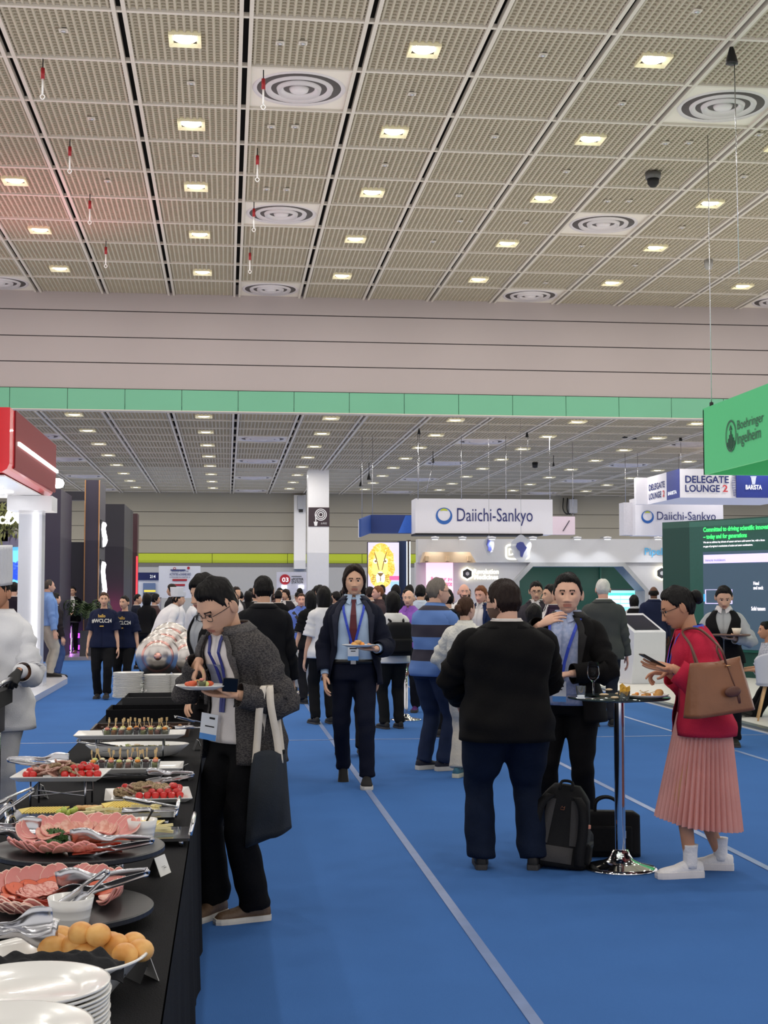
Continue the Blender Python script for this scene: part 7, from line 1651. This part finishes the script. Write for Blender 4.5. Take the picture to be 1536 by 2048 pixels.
p = crowd(1103, 1169, 15.8, 100, 'person in a dark plum jacket in profile behind the raised hand', ('suit', (54, 40, 58)), detail=1)
p = crowd(1068, 1205, 14.6, 20, 'person in a teal top mostly hidden behind the black jacket', ('shirt', (40, 150, 150)), sex='f', hair='bob', H=1.5, detail=1)
p = crowd(1206, 1158, 16.6, -8, 'white-haired person in a grey suit seen from behind', ('suit', (74, 76, 74)), (44, 46, 54), hair='short', hairc='white', skin_='pink', detail=1, gw=1.12)
p = crowd(1268, 1190, 25.6, -4, 'person with dark hair and a black vest before the monitor', ('vest', (200, 200, 204)), hair='bob', sex='f', detail=1)
p = crowd(1307, 1172, 24.8, 4, 'bald dark-skinned person in a navy suit before the booth', ('suit', (30, 36, 62)), hair='bald', skin_='dark', detail=1, gw=1.15, head=(-20, 0))
# waitress with the tray
p = crowd(1447, 1168, 14.4, 158, 'waitress in a black vest and grey shirt carrying a tray', ('vest', (170, 172, 174)), (24, 22, 26), 'f', 'back', 'black', detail=2, head=(6, 22), H=1.70, gw=1.1, hscale=1.1, L=dict(px=(1468, 1277, -.3), pose='plate', hint=(-1, -.5, -.6), dir=(.6, .6, 0), up=(0, 0, -1)), Rr=dict(w=(.16, .26, 1.1), pose='plate', hint=(1, -.6, -.5), dir=(-.5, .8, 0), up=(0, 0, -1)))
p.collar(m_tee, .02, z0=1.485, z1=1.525)
hp = at_y(1466, 1272, p.loc.y - .34); t = thing('serving_tray', 'round brown tray carried by the waitress', 'tray', hp + V((-.02, 0, .0))); MB().lathe([(0, 0), (.19, 0), (.2, .012), (.2, .02), (.19, .016), (0, .008)], 40).build('tray_disc', M('tray_brown', (112, 84, 72), .5), t)
t = thing('tray_cup', 'pale cup standing on the waitress tray', 'cup', hp + V((.04, 0, .012))); MB().lathe([(0, 0), (.03, 0), (.05, .07), (.046, .07), (.028, .005), (0, .005)], 18).build('cup_body', M('cup_cream', (240, 226, 206), .4), t)
# seated guest, right edge
q = at_z(1532, 1440, .05); p = Person('seated person in a pale patterned top at the right edge', (q.x + .22, q.y - .05 + .25, .05), 70, 1.66, 'f', 'tan', 'bun', 'black', 1, sit=.50, feet=((.1, .40, 4), (-.1, .38, 4)), L=dict(w=(-.14, .36, 1.0)), Rr=dict(w=(.12, .36, 1.0))) if False else None
q = at_y(1532, 1390, 17.2)
class _S: pass
p = Person('seated person in a pale patterned top at the right edge', (q.x + .1, 17.2, -.40), 84, 1.66, 'f', 'tan', 'bun', 'black', 1, sit=.90, feet=((.12, .48, 4), (-.10, .44, 4)), lift=(.45, .45), L=dict(w=(-.16, .34, 1.10)), Rr=dict(w=(.12, .36, 1.10)), hunch=8)
p.trousers(m_blackjean); p.shoes(M('shoe_black', (0, 0, 0))); p.torso('knit_top', M('patterned_knit', (196, 196, 206), .9, scale=60, rgb2=(160, 162, 176), bump=.4), .88, 1.47, .03, None, .06, .6, 1.2, arm=1.2)
t = thing('lounge_table', 'low white round table before the seated guest', 'table', (q.x - .55, 17.3, .05)); MB().lathe([(0, .70), (.3, .70), (.3, .725), (0, .725)], 32).build('table_top', m_gloss, t); MB().lathe([(.2, 0), (.19, .02), (.03, .04), (.03, .70)], 20).build('table_leg', m_gloss, t)
# the packed crowd far down the hall
rg = np.random.RandomState(21); far_cols = [(26, 26, 30), (30, 34, 48), (44, 42, 46), (200, 198, 200), (60, 70, 96), (80, 60, 60), (22, 22, 24)]
n = 0
for Y, x0, x1, step in ((26.5, 655, 800, 42), (29, 470, 1010, 40), (31.5, 455, 840, 36), (30, 268, 345, 34), (35, 440, 720, 31), (39, 450, 720, 28)):
    x = x0 + rg.uniform(0, 10)
    while x < x1:
        if not (Y < 31 and 730 < x < 800 and False):
            sx = 'f' if rg.rand() < .45 else 'm'; hr = rg.choice(['bob', 'long', 'back']) if sx == 'f' else rg.choice(['short', 'mop', 'crop']); back = rg.rand() < .6
            yt = rg.uniform(1168, 1190)
            if not any(abs(x - e) < 9 for e in (570, 602) if Y < 30):
                crowd(x, yt, Y + (.55 if n % 2 else -.55) + rg.uniform(-.1, .1), rg.uniform(-40, 40) if back else rg.uniform(60, 300), 'dark-haired person in the packed crowd far down the hall' , ('suit' if sx == 'm' else 'shirt', far_cols[rg.randint(7)]), (26, 26, 30), sx, str(hr), 'black' if rg.rand() < .8 else 'darkbrown', group='packed crowd far down the hall', detail=0); n += 1
        x += step * rg.uniform(.75, 1.25)
